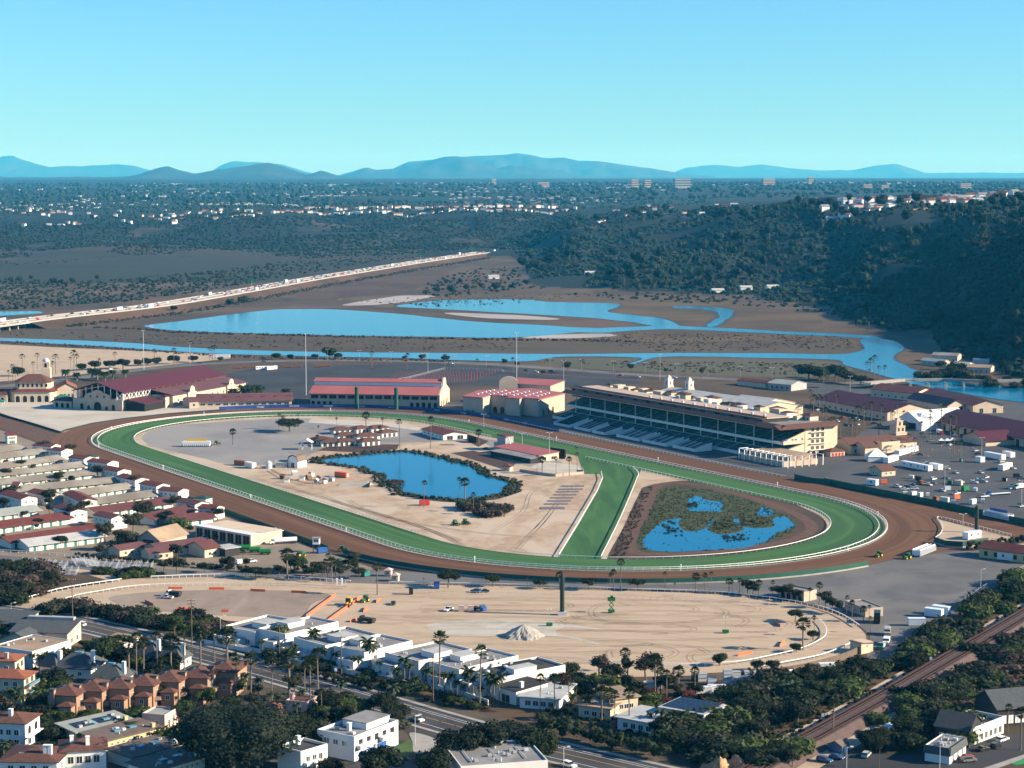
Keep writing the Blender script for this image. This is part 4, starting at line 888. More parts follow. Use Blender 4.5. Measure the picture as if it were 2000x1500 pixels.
def bld(name, label, A, B, D, H, wm, rt, rm, rh=1.5, ov=.5, W_=(), axis='x', cat='building', group=None, door=None, chim=(), sky_=(), wing=(), lx=None):
    loc, rz, L = frame(A, B); L = lx or L; t = thing(name, label, cat, loc, rz, group)
    b = MB(); b.box(0, L, 0, D, 0, H); b.build('wall', wm, t); rf = roofpart(t, rt, 0, L, 0, D, H, rh, ov, rm, wm, axis); t['roofname'] = rf.name
    for w in W_: wins(t, w[0], L, D, *w[1:])
    if door:
        for f, u, w, h, m_ in door: q = MB(); q.box(-w / 2, w / 2, -.06, 0, 0.02, h); me = q.mesh('door', m_); face(t, me, f, L, D, u * (L if f in 'fb' else D), 0, 'door')
    for u, v, h, m_ in chim: q = MB(); q.box(u * L - .55, u * L + .55, v * D - .55, v * D + .55, H * .9, H + rh + h, 0); q.box(u * L - .65, u * L + .65, v * D - .65, v * D + .65, H + rh + h, H + rh + h + .2); q.build('chimney', m_, rf)
    for u, v, w, d in sky_: q = MB(); z = H + (.06 if rt == 'flat' else rh * .5 if rt != 'slab' else .35); q.box(u * L - w / 2, u * L + w / 2, v * D - d / 2, v * D + d / 2, z - .3, z + .4); q.build('skylight', 'pale_roof', rf)
    for (x0, x1, y0, y1, h, r2, m2, w2, rh2) in wing:
        q = MB(); q.box(x0, x1, y0, y1, 0, h); q.build('wing', w2, t); roofpart(t, r2, x0, x1, y0, y1, h, rh2, .4, m2, w2, name='wing_roof')
    return t

# ------------------------------------------------------------ big show hall with the purple roof
def show_hall():
    N = G(241, 803); ax = Vector((.40, .916)); rz = atan2(ax.y, ax.x); t = thing('show_hall', 'huge show hall with dark purple raised roof and lattice trusses', 'exhibition hall', (N.x, N.y, 0), rz)
    L, D, E, RH = 142, 44, 13.6, 6.4
    b = MB(); b.box(2, L - 2, 2, D - 2, 0, 8.5); b.build('wall', 'pinkwall', t); c = MB(); c.box(4, L - 4, 5, D - 5, 8.5, E); c.build('upper_wall', 'dark', t)  # upper box is no wall: dark fill standing for shade under the open roof
    rf = MB(); rf.gable(0, L, 0, D, E, RH, 1.2, .5); rf.build('roof', 'purple_roof', t)
    sk = MB(); k = RH / (D / 2)
    for y0, y1 in ((23.2, 31),): sk.add([(38, y0, E + RH - (y0 - 22) * k + .58), (108, y0, E + RH - (y0 - 22) * k + .58), (108, y1, E + RH - (y1 - 22) * k + .58), (38, y1, E + RH - (y1 - 22) * k + .58)], [(0, 1, 2, 3)])
    sk.build('skylight', 'palesand', t)
    a = MB(); a.box(37, L, -19, 2, 0, 8.6); a.build('aisle_wall', 'cream', t)
    ar = MB(); ar.xsec([(-20.2, 8.5), (2, 12.4), (2, 12.8), (-20.2, 8.9)], 36.2, L + .8, 0, 'x'); ar.build('aisle_roof', 'purple_pale', t)
    for x in np.arange(0, L + .1, 9.):
        p = MB(); p.box(x - .25, x + .25, .3, .8, 0, E); p.build('post', 'white', t)
    for i, x in enumerate(np.arange(1, 37, 4.5)):
        p = MB(); p.tube((x, .5, 8.6), (x + 4.5, .5, E - .3), .22, n=4); p.tube((x + 4.5, .5, 8.6), (x, .5, E - .3), .22, n=4); p.build('truss_brace', 'white', t)
    for i, x in enumerate(np.arange(112, L - 1, 5)): p = MB(); p.tube((x, .5, 10), (x + 5, .5, E - .3), .25, n=4); p.tube((x + 5, .5, 10), (x, .5, E - .3), .25, n=4); p.build('truss_brace', 'white', t)
    for y in np.arange(0, D + .1, 5.5): p = MB(); p.box(-.2, .3, y - .2, y + .2, 8, E + RH * (1 - abs(y - 22) / 22) - .2); p.build('post', 'white', t)
    for y in (0, 38.5): p = MB(); p.tube((-.1, y, 8.6), (-.1, y + 5.5, E), .22, n=4); p.tube((-.1, y + 5.5, 8.6), (-.1, y, E), .22, n=4); p.build('truss_brace', 'white', t)
    # mission front on the end wall
    fw = MB(); pr = [(0, 0), (44, 0), (44, 8), (34, 8.2), (33, 11), (30, 12.4), (27, 12.8), (25.5, 14.2), (22, 15.0), (18.5, 14.2), (17, 12.8), (14, 12.4), (11, 11), (10, 8.2), (0, 8)]
    fw.xsec(pr, -1.2, -.4, 0, 'x'); fw.build('mission_front', 'tan', t)
    for y, w, h in ((22, 6.5, 6), (8, 3, 4.5), (36, 3, 4.5), (14, 2.4, 3), (30, 2.4, 3)): o = obj('archway', winmesh(w, h, 'dark', 'tan', True), t, (-1.24, y, .05), -pi / 2)
    for y in (16, 22, 28): obj('window', winmesh(1.4, 1.8, 'dark', 'tan'), t, (-1.24, y, 9), -pi / 2)
    for x in (62, 118):
        p = MB(); p.xsec([(x - 6, 0), (x + 6, 0), (x + 6, 8.8), (x + 3.6, 9.4), (x + 3, 12), (x + 1.6, 13.4), (x, 13.8), (x - 1.6, 13.4), (x - 3, 12), (x - 3.6, 9.4), (x - 6, 8.8)], -20.4, -19.2, 0, 'y'); p.build('mission_gable', 'cream', t)
        obj('archway', winmesh(3, 5, 'dark', 'offwhite', True), t, (x, -20.45, .05), 0)
        obj('window', winmesh(1.2, 1.6, 'dark', 'offwhite'), t, (x, -20.45, 9.2), 0)
    for x in np.arange(44, 140, 8): 
        if abs(x - 62) > 7 and abs(x - 118) > 7: obj('window', winmesh(1.6, 2.2, 'dark', 'offwhite'), t, (x, -19.03, 3.5), 0)
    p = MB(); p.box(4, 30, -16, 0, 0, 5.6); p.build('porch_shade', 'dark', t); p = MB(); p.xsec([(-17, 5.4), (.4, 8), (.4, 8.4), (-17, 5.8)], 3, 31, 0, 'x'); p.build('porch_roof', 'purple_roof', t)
    p = MB(); p.box(30, 35, -17, -12, 0, 8); p.build('turret', 'cream', t); p = MB(); p.hip(30, 35, -17, -12, 8, 1.6, .4); p.build('turret_roof', 'purple_roof', t)
show_hall()
def mission_hall():
    loc, rz, L = frame((18, 786), (108, 785)); t = thing('mission_hall', 'cream mission style hall with domed bell tower and red tile roof', 'hall', loc, rz)
    q = [(4, 0), (L - 4, 0), (L, 5), (L, 24), (L - 4, 28), (4, 28), (0, 24), (0, 5)]; b = MB(); b.prism(q, 0, 8); b.build('wall', 'cream', t)
    r = MB(); c = (L / 2, 14); n = 8; low = [(x + (1 if x > c[0] else -1), y + (1 if y > c[1] else -1), 8) for x, y in q]; up = [(c[0] + (x - c[0]) * .78, c[1] + (y - c[1]) * .78, 10) for x, y in q]
    r.add(low + up, [(i, (i + 1) % n, n + (i + 1) % n, n + i) for i in range(n)]); r.build('lower_roof', 'redbrown_roof', t)
    b = MB(); q2 = [(c[0] + (x - c[0]) * .78, c[1] + (y - c[1]) * .78) for x, y in q]; b.prism(q2, 9, 15); b.build('upper_wall', 'cream', t)
    r = MB(); low = [(c[0] + (x - c[0]) * .86, c[1] + (y - c[1]) * .86, 15) for x, y in q]; r.add(low + [(c[0] - 5, c[1], 20.5), (c[0] + 5, c[1], 20.5)], [(0, 1, 9, 8), (1, 2, 9), (2, 3, 9), (3, 4, 9), (4, 5, 8, 9), (5, 6, 8), (6, 7, 8), (7, 0, 8)]); r.build('roof', 'tile_roof', t)
    for i in range(5): obj('archway', winmesh(3.2, 5, 'dark', 'offwhite', True), t, (6.5 + i * (L - 13) / 4, -.05, .05), 0)
    for i in range(7): obj('window', winmesh(1.8, 2.6, 'dark', 'offwhite', True), t, (7 + i * (L - 14) / 6, 3.0, 11.4), 0)
    tb = MB(); tb.box(L * .62, L * .62 + 7, 22, 29, 0, 24); tb.build('tower', 'cream', t); x = L * .62 + 3.5
    tb = MB(); tb.box(x - 2.8, x + 2.8, 22.8, 28.2, 24, 29); tb.build('belfry', 'cream', t); obj('archway', winmesh(2, 3.4, 'dark', 'offwhite', True), t, (x, 22.75, 24.6)); obj('archway', winmesh(2, 3.4, 'dark', 'offwhite', True), t, (x + 2.85, 25.5, 24.6), pi / 2)
    d = MB(); blob(d, (x, 25.5, 29), 2.7, 0, 1, 12, 8, random.Random(1)); d.build('dome', 'galv', t, smooth=True)
mission_hall()
bld('mission_wing', 'cream wing with orange tile roof behind the domed tower', (112, 782), (150, 781), 26, 9, 'cream', 'gable', 'orange_tile', 4, .6, [('f', 4, 2, 1.6, 3)], axis='y')
bld('mission_wing', 'low cream pavilion with red hip roof beside the mission hall', (104, 795), (140, 797), 14, 5, 'cream', 'hip', 'redbrown_roof', 2.5, .8, [('f', 3, .1, 2.6, 3.6, 1, 'dark', 'cream', True)])
bld('mission_wing', 'cream gabled house cut by the frame edge', (-30, 786), (14, 786), 20, 6, 'cream', 'gable', 'redbrown_roof', 3, .6, [('f', 3, .1, 2.4, 3.6, 1, 'dark', 'cream', True)])
for i, (x, y) in enumerate([(-5, 792), (112, 793), (122, 783)]):
    t = thing('green_awning', ['green canvas awning at the frame edge', 'green canvas awning in front of the cream wing', 'small green awning beside the tower'][i], 'awning', at(x, y)); q = MB(); q.hip(-5, 5, -4, 4, 3.2, 1.6, .3); q.build('canopy', 'teal', t)
    for a in (-4.5, 4.5):
        for b_ in (-3.5, 3.5): q = MB(); q.cyl(a, b_, 0, 3.2, .12, n=5); q.build('post', 'white', t)
# barns and halls along the far turn
t = bld('purple_barn', 'long low barn with faded purple roof behind the blue banner wall', (386, 796), (570, 793), 22, 4.6, 'cream', 'gable', 'purple_pale', 4.4, 1.2, [('f', 12, 1.4, 3.6, 1.4, 1, 'charcoal')])
for i in range(7): q = MB(); x = 10 + i * 9.5; q.box(x, x + 3, 5, 6.6, 6.6, 7.6); q.build('roof_vent', 'purple_pale', t)
bld('purple_barn', 'small shed with purple roof at the end of the long barn', (370, 798), (388, 797), 16, 5, 'tan', 'gable', 'purple_pale', 2.6, .5, [('f', 1, 1.5, 2, 2)])
def pink_hall():
    loc, rz, L = frame((606, 793), (856, 797)); t = thing('pink_hall', 'long exhibition hall with pink roof and pale clerestory band', 'exhibition hall', loc, rz); D = 44
    b = MB(); b.box(0, L, 0, D, 0, 9.6); b.build('wall', 'tan', t); r = MB(); r.xsec([(-1.5, 9.3), (15, 14.2), (15, 14.6), (-1.5, 9.7)], -1, L + .4, 0, 'x'); r.xsec([(D + 1.5, 9.3), (29, 14.2), (29, 14.6), (D + 1.5, 9.7)], -1, L + .4, 0, 'x'); r.build('roof', 'pink_roof', t)
    c = MB(); c.box(0, L, 15, 29, 9.6, 17.4); c.build('clerestory', 'bluewall', t); r = MB(); r.gable(0, L, 15, 29, 17.4, 1.8, .8, .3); r.build('upper_roof', 'pink_roof', t)
    for i in range(14): obj('window', winmesh(L / 14 * .78, 2.6, 'dark', 'tan'), t, (L * (i + .5) / 14, -.03, 6.0))
    for i in list(range(0, 4)) + list(range(17, 22)): obj('archway', winmesh(2.6, 4, 'dark', 'tan', True), t, (L * (i + .5) / 22, -.03, .05))
    g = MB(); g.xsec([(0, 0), (D, 0), (D, 10), (29, 15), (28, 17.5), (26, 20), (22, 21), (18, 20), (16, 17.5), (15, 15), (0, 10)], L, L + 1.2, 0, 'x'); g.build('mission_front', 'cream', t)
    for y in (8, 16, 28, 36): obj('archway', winmesh(3, 5, 'dark', 'cream', True), t, (L + 1.24, y, .05), pi / 2)
    obj('window', winmesh(2, 2.6, 'dark', 'cream'), t, (L + 1.24, 22, 13), pi / 2)
pink_hall()
for i, (x, y) in enumerate([(697, 798), (774, 800)]):
    t = thing('camera_tower', ['dark green round tower before the pink hall, further from the palms', 'dark green round tower before the pink hall, nearer its lit end'][i], 'tower', at(x, y)); q = MB(); q.cyl(0, 0, 0, 15.5, 1.5, n=14); q.build('shaft', 'green_screen', t); q = MB(); q.cyl(0, 0, 15.5, 16.4, 1.9, 1.0, n=14); q.build('cap', 'shade_green', t)
def skylight_hall():
    loc, rz, L = frame((905, 808), (1052, 814)); t = thing('skylight_hall', 'tan hall with flat pink roof dotted with white skylights', 'exhibition hall', loc, rz); D = 66
    poly = [(0, 0), (17, -5), (17, 12), (32, 12), (32, 2), (44, -2), (44, 5), (L, 0), (L + 6, 44), (30, D), (-2, 40)]
    b = MB(); b.prism(poly, 0, 12.5); b.build('wall', 'tan', t); r = MB(); c = Vector((L / 2, 28)); r.prism([(c.x + (x - c.x) * 1.03, c.y + (y - c.y) * 1.03) for x, y in poly], 12.5, 13.1); r.build('roof', 'pink_roof', t)
    for i in range(6):
        for j in range(5):
            x, y = 6 + i * 9.2 + j * .6, 14 + j * 7
            if x < L and not (j == 4 and i > 4): q = MB(); q.box(x - 1, x + 1, y - .8, y + .8, 13.1, 13.7); q.build('skylight', 'white', t)
    q = MB(); q.xsec([(L - 6, 13), (L + 40, 13), (L + 40, 19.5), (L - 2, 16.5)], 46, 60, 0, 'y') if False else None
    for y in (8, 16, 24): obj('archway', winmesh(3, 5, 'dark', 'cream', True), t, (L + .3 + y * .13, y, .05), pi / 2)
    for x in (20.5, 26): obj('archway', winmesh(3, 4.6, 'dark', 'tan', True), t, (x, 11.95, .05))
    for x in (4, 9): obj('door', winmesh(2.4, 3.4, 'teal', 'tan'), t, (x, -1.4 - x * .28, .05), -.28)
skylight_hall()
bld('service_hall', 'tan hall with pink roof and round gable behind the skylight hall', (985, 786), (1075, 792), 22, 15, 'tan', 'shed', 'pink_roof', 2, .6, [('f', 8, 9, 2.4, 2, 1, 'glass_sky')])
def round_gable():
    o = thing('round_gable', 'cream rounded gable wall at the far end of the pink service hall', 'gable wall', at(993, 790)); q = MB(); q.xsec([(-7, 0), (7, 0), (7, 17)] + [(7 * cos(pi * i / 8), 17 + 4.5 * sin(pi * i / 8)) for i in range(1, 8)] + [(-7, 17)], -1, 1, 0, 'y'); q.build('wall', 'cream', o)
round_gable()

# ------------------------------------------------------------ grandstand (in course coordinates)
def grandstand():
    o = ST(0, 0); t = thing('grandstand', 'long racecourse grandstand with shaded seat tiers and red tile roof edge', 'grandstand', (o.x, o.y, 0), OA); t.scale = (1, 1, .84); S0, S1 = -180, 64
    def stepped(t0, t1, z0, z1, n, name, m_, under):
        mb = MB(); pr = []
        for i in range(n):
            a, b = t0 + (t1 - t0) * i / n, t0 + (t1 - t0) * (i + 1) / n; z = z0 + (z1 - z0) * (i + 1) / n; pr += [(a, z), (b, z)]
        pr += [(t1, z1 - under - .01), (t0, z0 - under)]; mb.xsec(pr[::-1], S0, S1, 0, 'x'); mb.build(name, m_, t)
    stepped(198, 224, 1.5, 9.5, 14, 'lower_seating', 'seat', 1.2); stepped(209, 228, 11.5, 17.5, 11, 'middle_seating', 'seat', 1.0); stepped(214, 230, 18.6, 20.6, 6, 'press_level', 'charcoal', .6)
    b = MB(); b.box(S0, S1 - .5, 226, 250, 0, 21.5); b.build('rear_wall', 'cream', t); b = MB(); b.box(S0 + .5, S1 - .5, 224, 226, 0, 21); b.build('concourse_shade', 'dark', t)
    for y, z0, z1, nm in ((197.6, 0, 2.3, 'lower_parapet'), (208.6, 9.9, 11.9, 'balcony_front'), (206.2, 21.2, 21.9, 'canopy_edge')): q = MB(); q.box(S0, S1, y - .3, y + .3, z0, z1); q.build(nm, 'offwhite', t)
    q = MB(); q.box(S0, S1, 206.5, 252, 21.5, 22.3); q.build('canopy', 'grey_roof', t); q = MB(); q.xsec([(204.6, 21.9), (209, 24.3), (209, 22.3), (206, 21.8)], S0, S1 - 22, 0, 'x'); q.build('tile_edge', 'tile_roof', t)
    q = MB(); q.box(S0, S1 - 26, 214, 235, 22.3, 25.2); q.build('press_box', 'charcoal', t)
    q = MB(); q.xsec([(211.6, 25.0), (216, 27.2), (216, 25.4)], S0, S1 - 24, 0, 'x'); q.build('upper_tile_edge', 'tile_roof', t); q = MB(); q.box(S0, S1 - 25, 213, 236, 25.2, 25.9); q.build('upper_roof', 'tan', t)
    q = MB(); q.xsec([(203.5, 21.5), (209.5, 24.4), (209.5, 21.8)], S1 - 22, S1 + 3, 0, 'x'); q.xsec([(S1 + 4.5, 21.5), (S1 - 1.5, 24.4), (S1 - 1.5, 21.8)], 203.5, 252, 0, 'y'); q.build('end_tile_edge', 'tile_roof', t)
    for i, s in enumerate(np.linspace(S0 + 12, S1 - 10, 13)):
        q = MB(); q.box(s - .22, s + .22, 209.2, 209.7, 0, 21.5); q.build('column', 'offwhite', t)
        q = MB(); q.box(s - .2, s + .2, 222, 222.5, 9, 21.5); q.build('column', 'offwhite', t)
    for i, s in enumerate(np.linspace(S0 + 10, S1 - 34, 14)): q = MB(); q.box(s - 5, s + 5, 213.7, 214, 22.6, 24.8); q.build('press_window', 'glass_sky', t)
    for s in np.linspace(S0 + 90, S1 - 30, 11): q = MB(); q.cyl(s, 219, 25.9, 27.6, .8, n=8); q.cyl(s, 219, 27.6, 28.3, 1.2, .6, n=8); q.build('roof_vent', 'galv', t)
    for s in np.arange(S0 + 6, S1 - 4, 12.2):
        q = MB(); q.xsec([(198.6, 2.2), (223.6, 9.75), (223.6, 9.95), (198.6, 2.45)], s - .45, s + .45, 0, 'x'); q.build('aisle', 'concrete', t); q = MB(); q.xsec([(209.4, 12.1), (227.6, 17.75), (227.6, 17.95), (209.4, 12.35)], s + 5, s + 5.8, 0, 'x'); q.build('aisle', 'concrete', t)
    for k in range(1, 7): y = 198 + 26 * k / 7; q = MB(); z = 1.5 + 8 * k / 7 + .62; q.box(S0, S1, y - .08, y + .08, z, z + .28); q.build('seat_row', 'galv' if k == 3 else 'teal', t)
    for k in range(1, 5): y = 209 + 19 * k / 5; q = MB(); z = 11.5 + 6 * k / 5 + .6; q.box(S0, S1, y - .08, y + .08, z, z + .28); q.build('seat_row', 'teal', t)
    # sunlit end wall
    q = MB(); q.xsec([(226, 0), (252, 0), (252, 22), (226, 22)], S1, S1 + 1.2, 0, 'x'); q.xsec([(199, 0), (226, 0), (226, 9.6), (199, 2.4)], S1 - .1, S1 + 1, 0, 'x'); q.xsec([(209, 9.8), (226, 9.8), (226, 18.6), (209, 12.2)], S1 - .1, S1 + 1, 0, 'x'); q.build('end_wall', 'cream', t)
    for r_, z in enumerate((4.6, 9.4, 13.8, 18)):
        for y in (232, 236, 240): obj('window', winmesh(2.2, 2.6, 'dark', 'offwhite'), t, (S1 + 1.24, y, z), pi / 2)
        q = MB(); q.box(S1 + 1.2, S1 + 2.6, 229.5, 242.5, z - .5, z - .2); q.build('balcony', 'offwhite', t)
    for y in (228.5, 233, 238): obj('archway', winmesh(3.2, 3.6, 'dark', 'offwhite', True), t, (S1 + 1.25, y, .05), pi / 2)
    for y in np.arange(211, 226, 2.6): q = MB(); q.box(S1 + 1.0, S1 + 1.12, y - .7, y + .7, 12.6, 13.8); q.build('flag', ['p_red', 'p_white', 'bluepaint'][int(y * 2) % 3], t)
    # stair towers and pavilions standing on the roof
    for s, y, w, d, h in ((-128, 248, 8, 7, 4), (-100, 254, 9, 8, 4), (-66, 254, 10, 8, 4.5), (-82, 247, 13, 6, 3), (4, 254, 9, 7, 4), (40, 250.5, 9, 7, 3.4), (-118, 247, 6, 5, 3), (-36, 247, 12, 5, 3)):
        z = 22.3 if y < 250 else 0; H = h if y < 250 else 22.3 + h; q = MB(); q.box(s - w / 2, s + w / 2, y - d / 2, y + d / 2, z, z + H); q.build('roof_pavilion', 'pinkwall', t); q = MB(); q.hip(s - w / 2, s + w / 2, y - d / 2, y + d / 2, z + H, 1.8, .7); q.build('pavilion_roof', 'tile_roof', t)
        for k in (-1, 1): obj('window', winmesh(1.2, 1.6, 'dark', 'pinkwall'), t, (s + k * w * .25, y - d / 2 - .03, z + H - 3))
    gq = random.Random(4)
    for s in range(-172, 36, 9):
        w, dd, h = gq.uniform(4, 10), gq.uniform(3, 7), gq.uniform(1.2, 4.2); y = gq.choice((238, 241, 245)); q = MB(); q.box(s, s + w, y, y + dd, 22.3, 22.6 + h + (2 if y == 238 else 1.)); q.build('roof_block', gq.choice(('cream', 'offwhite', 'pinkwall')), t)
        if gq.random() < .45: q = MB(); q.hip(s, s + w, y, y + dd, 22.6 + h + (2 if y == 238 else 1.), 1.2, .4); q.build('roof_block_tiles', 'tile_roof', t)
    q = MB(); q.box(-20, 40, 250, 256, 0, 18); q.build('rear_block', 'cream', t); q = MB(); q.box(44, 60, 250, 254, 0, 12); q.build('rear_block', 'pinkwall', t)
    for s in (34, 50): obj('archway', winmesh(3, 3, 'dark', 'cream', True), t, (s, 249.9, 17))
grandstand()
for i, (px, py) in enumerate([(1306, 786), (1346, 791)]):
    t = thing('bell_tower', ['ornate pale bell tower behind the grandstand roof, the farther of two', 'ornate pale bell tower behind the grandstand roof, the nearer of two'][i], 'bell tower', at(px, py), OA); t.scale = (.82, .82, .78)
    for x0, z0, z1, m_, nm in ((3.4, 0, 17, 'cream', 'shaft'), (2.8, 17, 22.4, 'offwhite', 'belfry'), (3.1, 22.4, 23, 'offwhite', 'cornice'), (1.8, 23, 24.8, 'offwhite', 'lantern')): q = MB(); q.box(-x0, x0, -x0, x0, z0, z1); q.build(nm, m_, t)
    q = MB(); q.hip(-1.8, 1.8, -1.8, 1.8, 24.8, 2.6, .2); q.build('spire', 'cream', t)
    for a, (x, y) in enumerate(((0, -2.85), (2.85, 0))): obj('archway', winmesh(1.7, 3.6, 'rust', 'offwhite', True), t, (x, y, 17.8), a * pi / 2)
    for x in (-3, 3):
        for y in (-3, 3): q = MB(); q.cyl(x * .9, y * .9, 23, 24.4, .3, .1, n=6); q.build('finial', 'offwhite', t)
bld('betting_hall', 'white gabled hall with broad pale roof behind the grandstand', (1268, 790), (1478, 822), 44, 8, 'cream', 'gable', 'pale_roof', 4, .6, [('f', 8, 3, 3, 3)])
bld('betting_hall', 'pale cream hall end with high gable past the betting hall roof', (1478, 818), (1552, 810), 34, 9, 'cream', 'gable', 'pale_roof', 4, .5, [('f', 4, 2, 2, 3, 2, 'dark', 'cream')], axis='y')
# trackside bleacher boxes
def bleacher(label, s, y, w, d, h, m_='greywall', rows=7):
    o = ST(s, y); t = thing('bleacher', label, 'bleacher', (o.x, o.y, 0), OA); mb = MB(); pr = []
    for i in range(rows): pr += [(d * i / rows, 1.2 + (h - 1.2) * i / rows), (d * (i + 1) / rows, 1.2 + (h - 1.2) * i / rows)]
    pr += [(d, 0), (0, 0)]; mb.xsec(pr[::-1], 0, w, 0, 'x'); mb.build('seating', m_, t)
    q = MB(); q.box(-.15, w + .15, -.25, -.05, 0, 1.9); q.build('front_panel', 'offwhite', t)
    for x in (-.25, w + .05): q = MB(); q.xsec([(-.1, 0), (d, 0), (d, h + .7), (-.1, 2)], x, x + .2, 0, 'x'); q.build('side_panel', 'offwhite', t)
    for k in range(1, 4): q = MB(); x = w * k / 4; q.xsec([(.2, 1.3), (d - .2, h - .1), (d - .2, h + .25), (.2, 1.65)], x - .5, x + .5, 0, 'x'); q.build('aisle', 'charcoal', t)
for a in [('pale trackside bleacher furthest up the home straight', -148, 178, 20, 16, 5.5, 'seat'), ('pale trackside bleacher with dotted seats, second along the straight', -122, 178, 19, 15, 5.2), ('pale trackside bleacher with low front, third along the straight', -98, 177, 15, 14, 4.4),
          ('broad white trackside bleacher below the middle tier', -72, 179, 26, 14, 4.8), ('broad white trackside bleacher with side walls, fifth along', -42, 179, 26, 14, 4.8), ('white trackside bleacher nearest the sunlit end wall', -10, 180, 24, 13, 4.6)]: bleacher(*a)
# terrace deck by the finish
def terrace():
    o = ST(52, 186); t = thing('terrace', 'raised tan terrace deck with white pergola beside the dirt track', 'terrace', (o.x, o.y, 0), OA); q = MB(); q.box(0, 42, 0, 26, 0, 3.2); q.build('deck', 'tan', t); q = MB(); q.box(3, 40, 6, 24, 3.2, 6.0); q.build('roof', 'tan_roof', t)
    for x in np.linspace(0, 42, 9):
        for y in (-1, 5): q = MB(); q.box(x - .2, x + .2, y - .2, y + .2, 0, 6.4); q.build('post', 'white', t)
        q = MB(); q.box(x - .12, x + .12, -1.5, 6, 6.4, 6.7); q.build('pergola_beam', 'white', t)
    for y in np.linspace(-1, 26, 6): q = MB(); q.box(41.8, 47, y - .15, y + .15, 6.4, 6.7); q.box(46.7, 47, y - .2, y + .2, 0, 6.4); q.build('pergola_beam', 'white', t)
    q = MB(); q.box(0, 42, -1.6, -1.3, 6.3, 6.8); q.build('fascia', 'white', t)
terrace()

# banner wall along the far turn with its printing
def text(parent, s, size, loc, rz, m_='white'):
    c = bpy.data.curves.new('lettering', 'FONT'); c.body = s; c.size = size; c.align_x = 'CENTER'; c.extrude = .01; c.materials.append(M(m_)); o = bpy.data.objects.new('lettering', c); COL.objects.link(o); o.parent = parent; o.location = loc; o.rotation_euler = (pi / 2, 0, rz); return o
BW = oval(26.5)[len(oval(0)) - 20:-1] + oval(26.5)[0:7]
def wallpath(name, label, cat, path, h, th, m_, base=0, cap=None, z=0, split=1):
    t = thing(name, label, cat, (path[0][0], path[0][1], 0)); ox, oy = path[0][0], path[0][1]
    for i in range(0, len(path) - 1):
        a, b = Vector(path[i][:2]), Vector(path[i + 1][:2]); d = b - a
        if d.length < .05: continue
        q = MB(); n = Vector((-d.y, d.x)).normalized() * th / 2; q.prism([(a.x - n.x - ox, a.y - n.y - oy), (b.x - n.x - ox, b.y - n.y - oy), (b.x + n.x - ox, b.y + n.y - oy), (a.x + n.x - ox, a.y + n.y - oy)], z + base, z + h); q.build('panel', m_, t)
        if base: q = MB(); n *= 1.6; q.prism([(a.x - n.x - ox, a.y - n.y - oy), (b.x - n.x - ox, b.y - n.y - oy), (b.x + n.x - ox, b.y + n.y - oy), (a.x + n.x - ox, a.y + n.y - oy)], z, z + base); q.build('footing', cap or 'concrete', t)
    return t
t = wallpath('banner_wall', 'blue sponsor banner wall outside the far turn', 'banner', BW, 2.6, .2, 'banner')
WORDS = ['Prevagen', 'PNC BANK', 'LONGINES', 'BETMGM', 'PNC BANK', 'NETJETS', 'Prevagen', 'PNC BANK', 'LONGINES', 'NETJETS']
for i, wd in enumerate(WORDS):
    k = 2 + i * (len(BW) - 4) // len(WORDS); a, b = BW[k], BW[k + 1]; m = (a + b) / 2; d = (b - a); rz = atan2(d.y, d.x); rz = rz if cos(rz) > 0 else rz + pi
    n = Vector((sin(rz), -cos(rz))) * .16; text(t, wd, 1.5, (m.x + n.x - BW[0].x, m.y + n.y - BW[0].y, .75), rz)
wallpath('screen_fence', 'dark green screened fence below the busy parking lot', 'fence', [ST(s, 161) for s in (134, 150)] + crom(W([(1622, 946), (1700, 962), (1800, 982), (1900, 1003), (2040, 1034)]), 3, False), 3., .2, 'green_screen')
wallpath('screen_fence', 'curved green screened fence on a pale footing around the near turn', 'fence', oval(27.2)[48:70], 2.6, .2, 'green_screen', .7)
wallpath('screen_fence', 'dark green hedge-like screen along the backstretch', 'fence', oval(28)[70:96], 2.2, .3, 'green_screen')
wallpath('screen_fence', 'grey screened fence beside the gravel corner', 'fence', W([(1824, 1060), (1846, 1068), (1880, 1070), (1930, 1062)]), 3, .2, 'shade_green', .6)
wallpath('track_fence', 'black low fence along the cream plaza and chute', 'fence', W([(-60, 794), (0, 811), (60, 828), (118, 846), (128, 842), (180, 829), (240, 820), (330, 810), (440, 802)]), 1.3, .3, 'charcoal')

# ------------------------------------------------------------ infield buildings and things
PV = [((607, 868), (645, 868)), ((628, 873), (664, 872)), ((661, 872), (694, 870)), ((652, 849), (686, 847)), ((697, 847), (724, 844)), ((726, 846), (760, 843)), ((660, 860), (696, 858)), ((698, 862), (742, 859)), ((746, 855), (776, 852)), ((708, 872), (742, 869))]
PL = ['at the paved end of the cluster', 'nearest the pond path, beside the paved end', 'third along the pond side', 'at the back beside the white sand', 'small at the back in the middle', 'at the back nearest the tall palms', 'in the middle of the cluster', 'broad one in the middle facing the pond', 'at the stage end of the cluster', 'by the flower bed facing the pond']
for (a, b), l_ in zip(PV, PL): bld('pavilion', 'white pavilion with red tile hip roof ' + l_, a, b, 8.5, 3.0, 'stucco', 'hip', 'tile_roof', 1.7, 1.0, [('f', 3, .1, 2.0, 2.3, .6, 'dark', 'stucco')], group='infield pavilions')
t = bld('ticket_building', 'long low white building with red roof on the infield paving', (824, 848), (866, 860), 17, 3.6, 'stucco', 'gable', 'redbrown_roof', 1.6, .8, [('r', 2, .1, 4.2, 2.6, 1, 'charcoal'), ('f', 5, 1.2, 1.6, 1.2)])
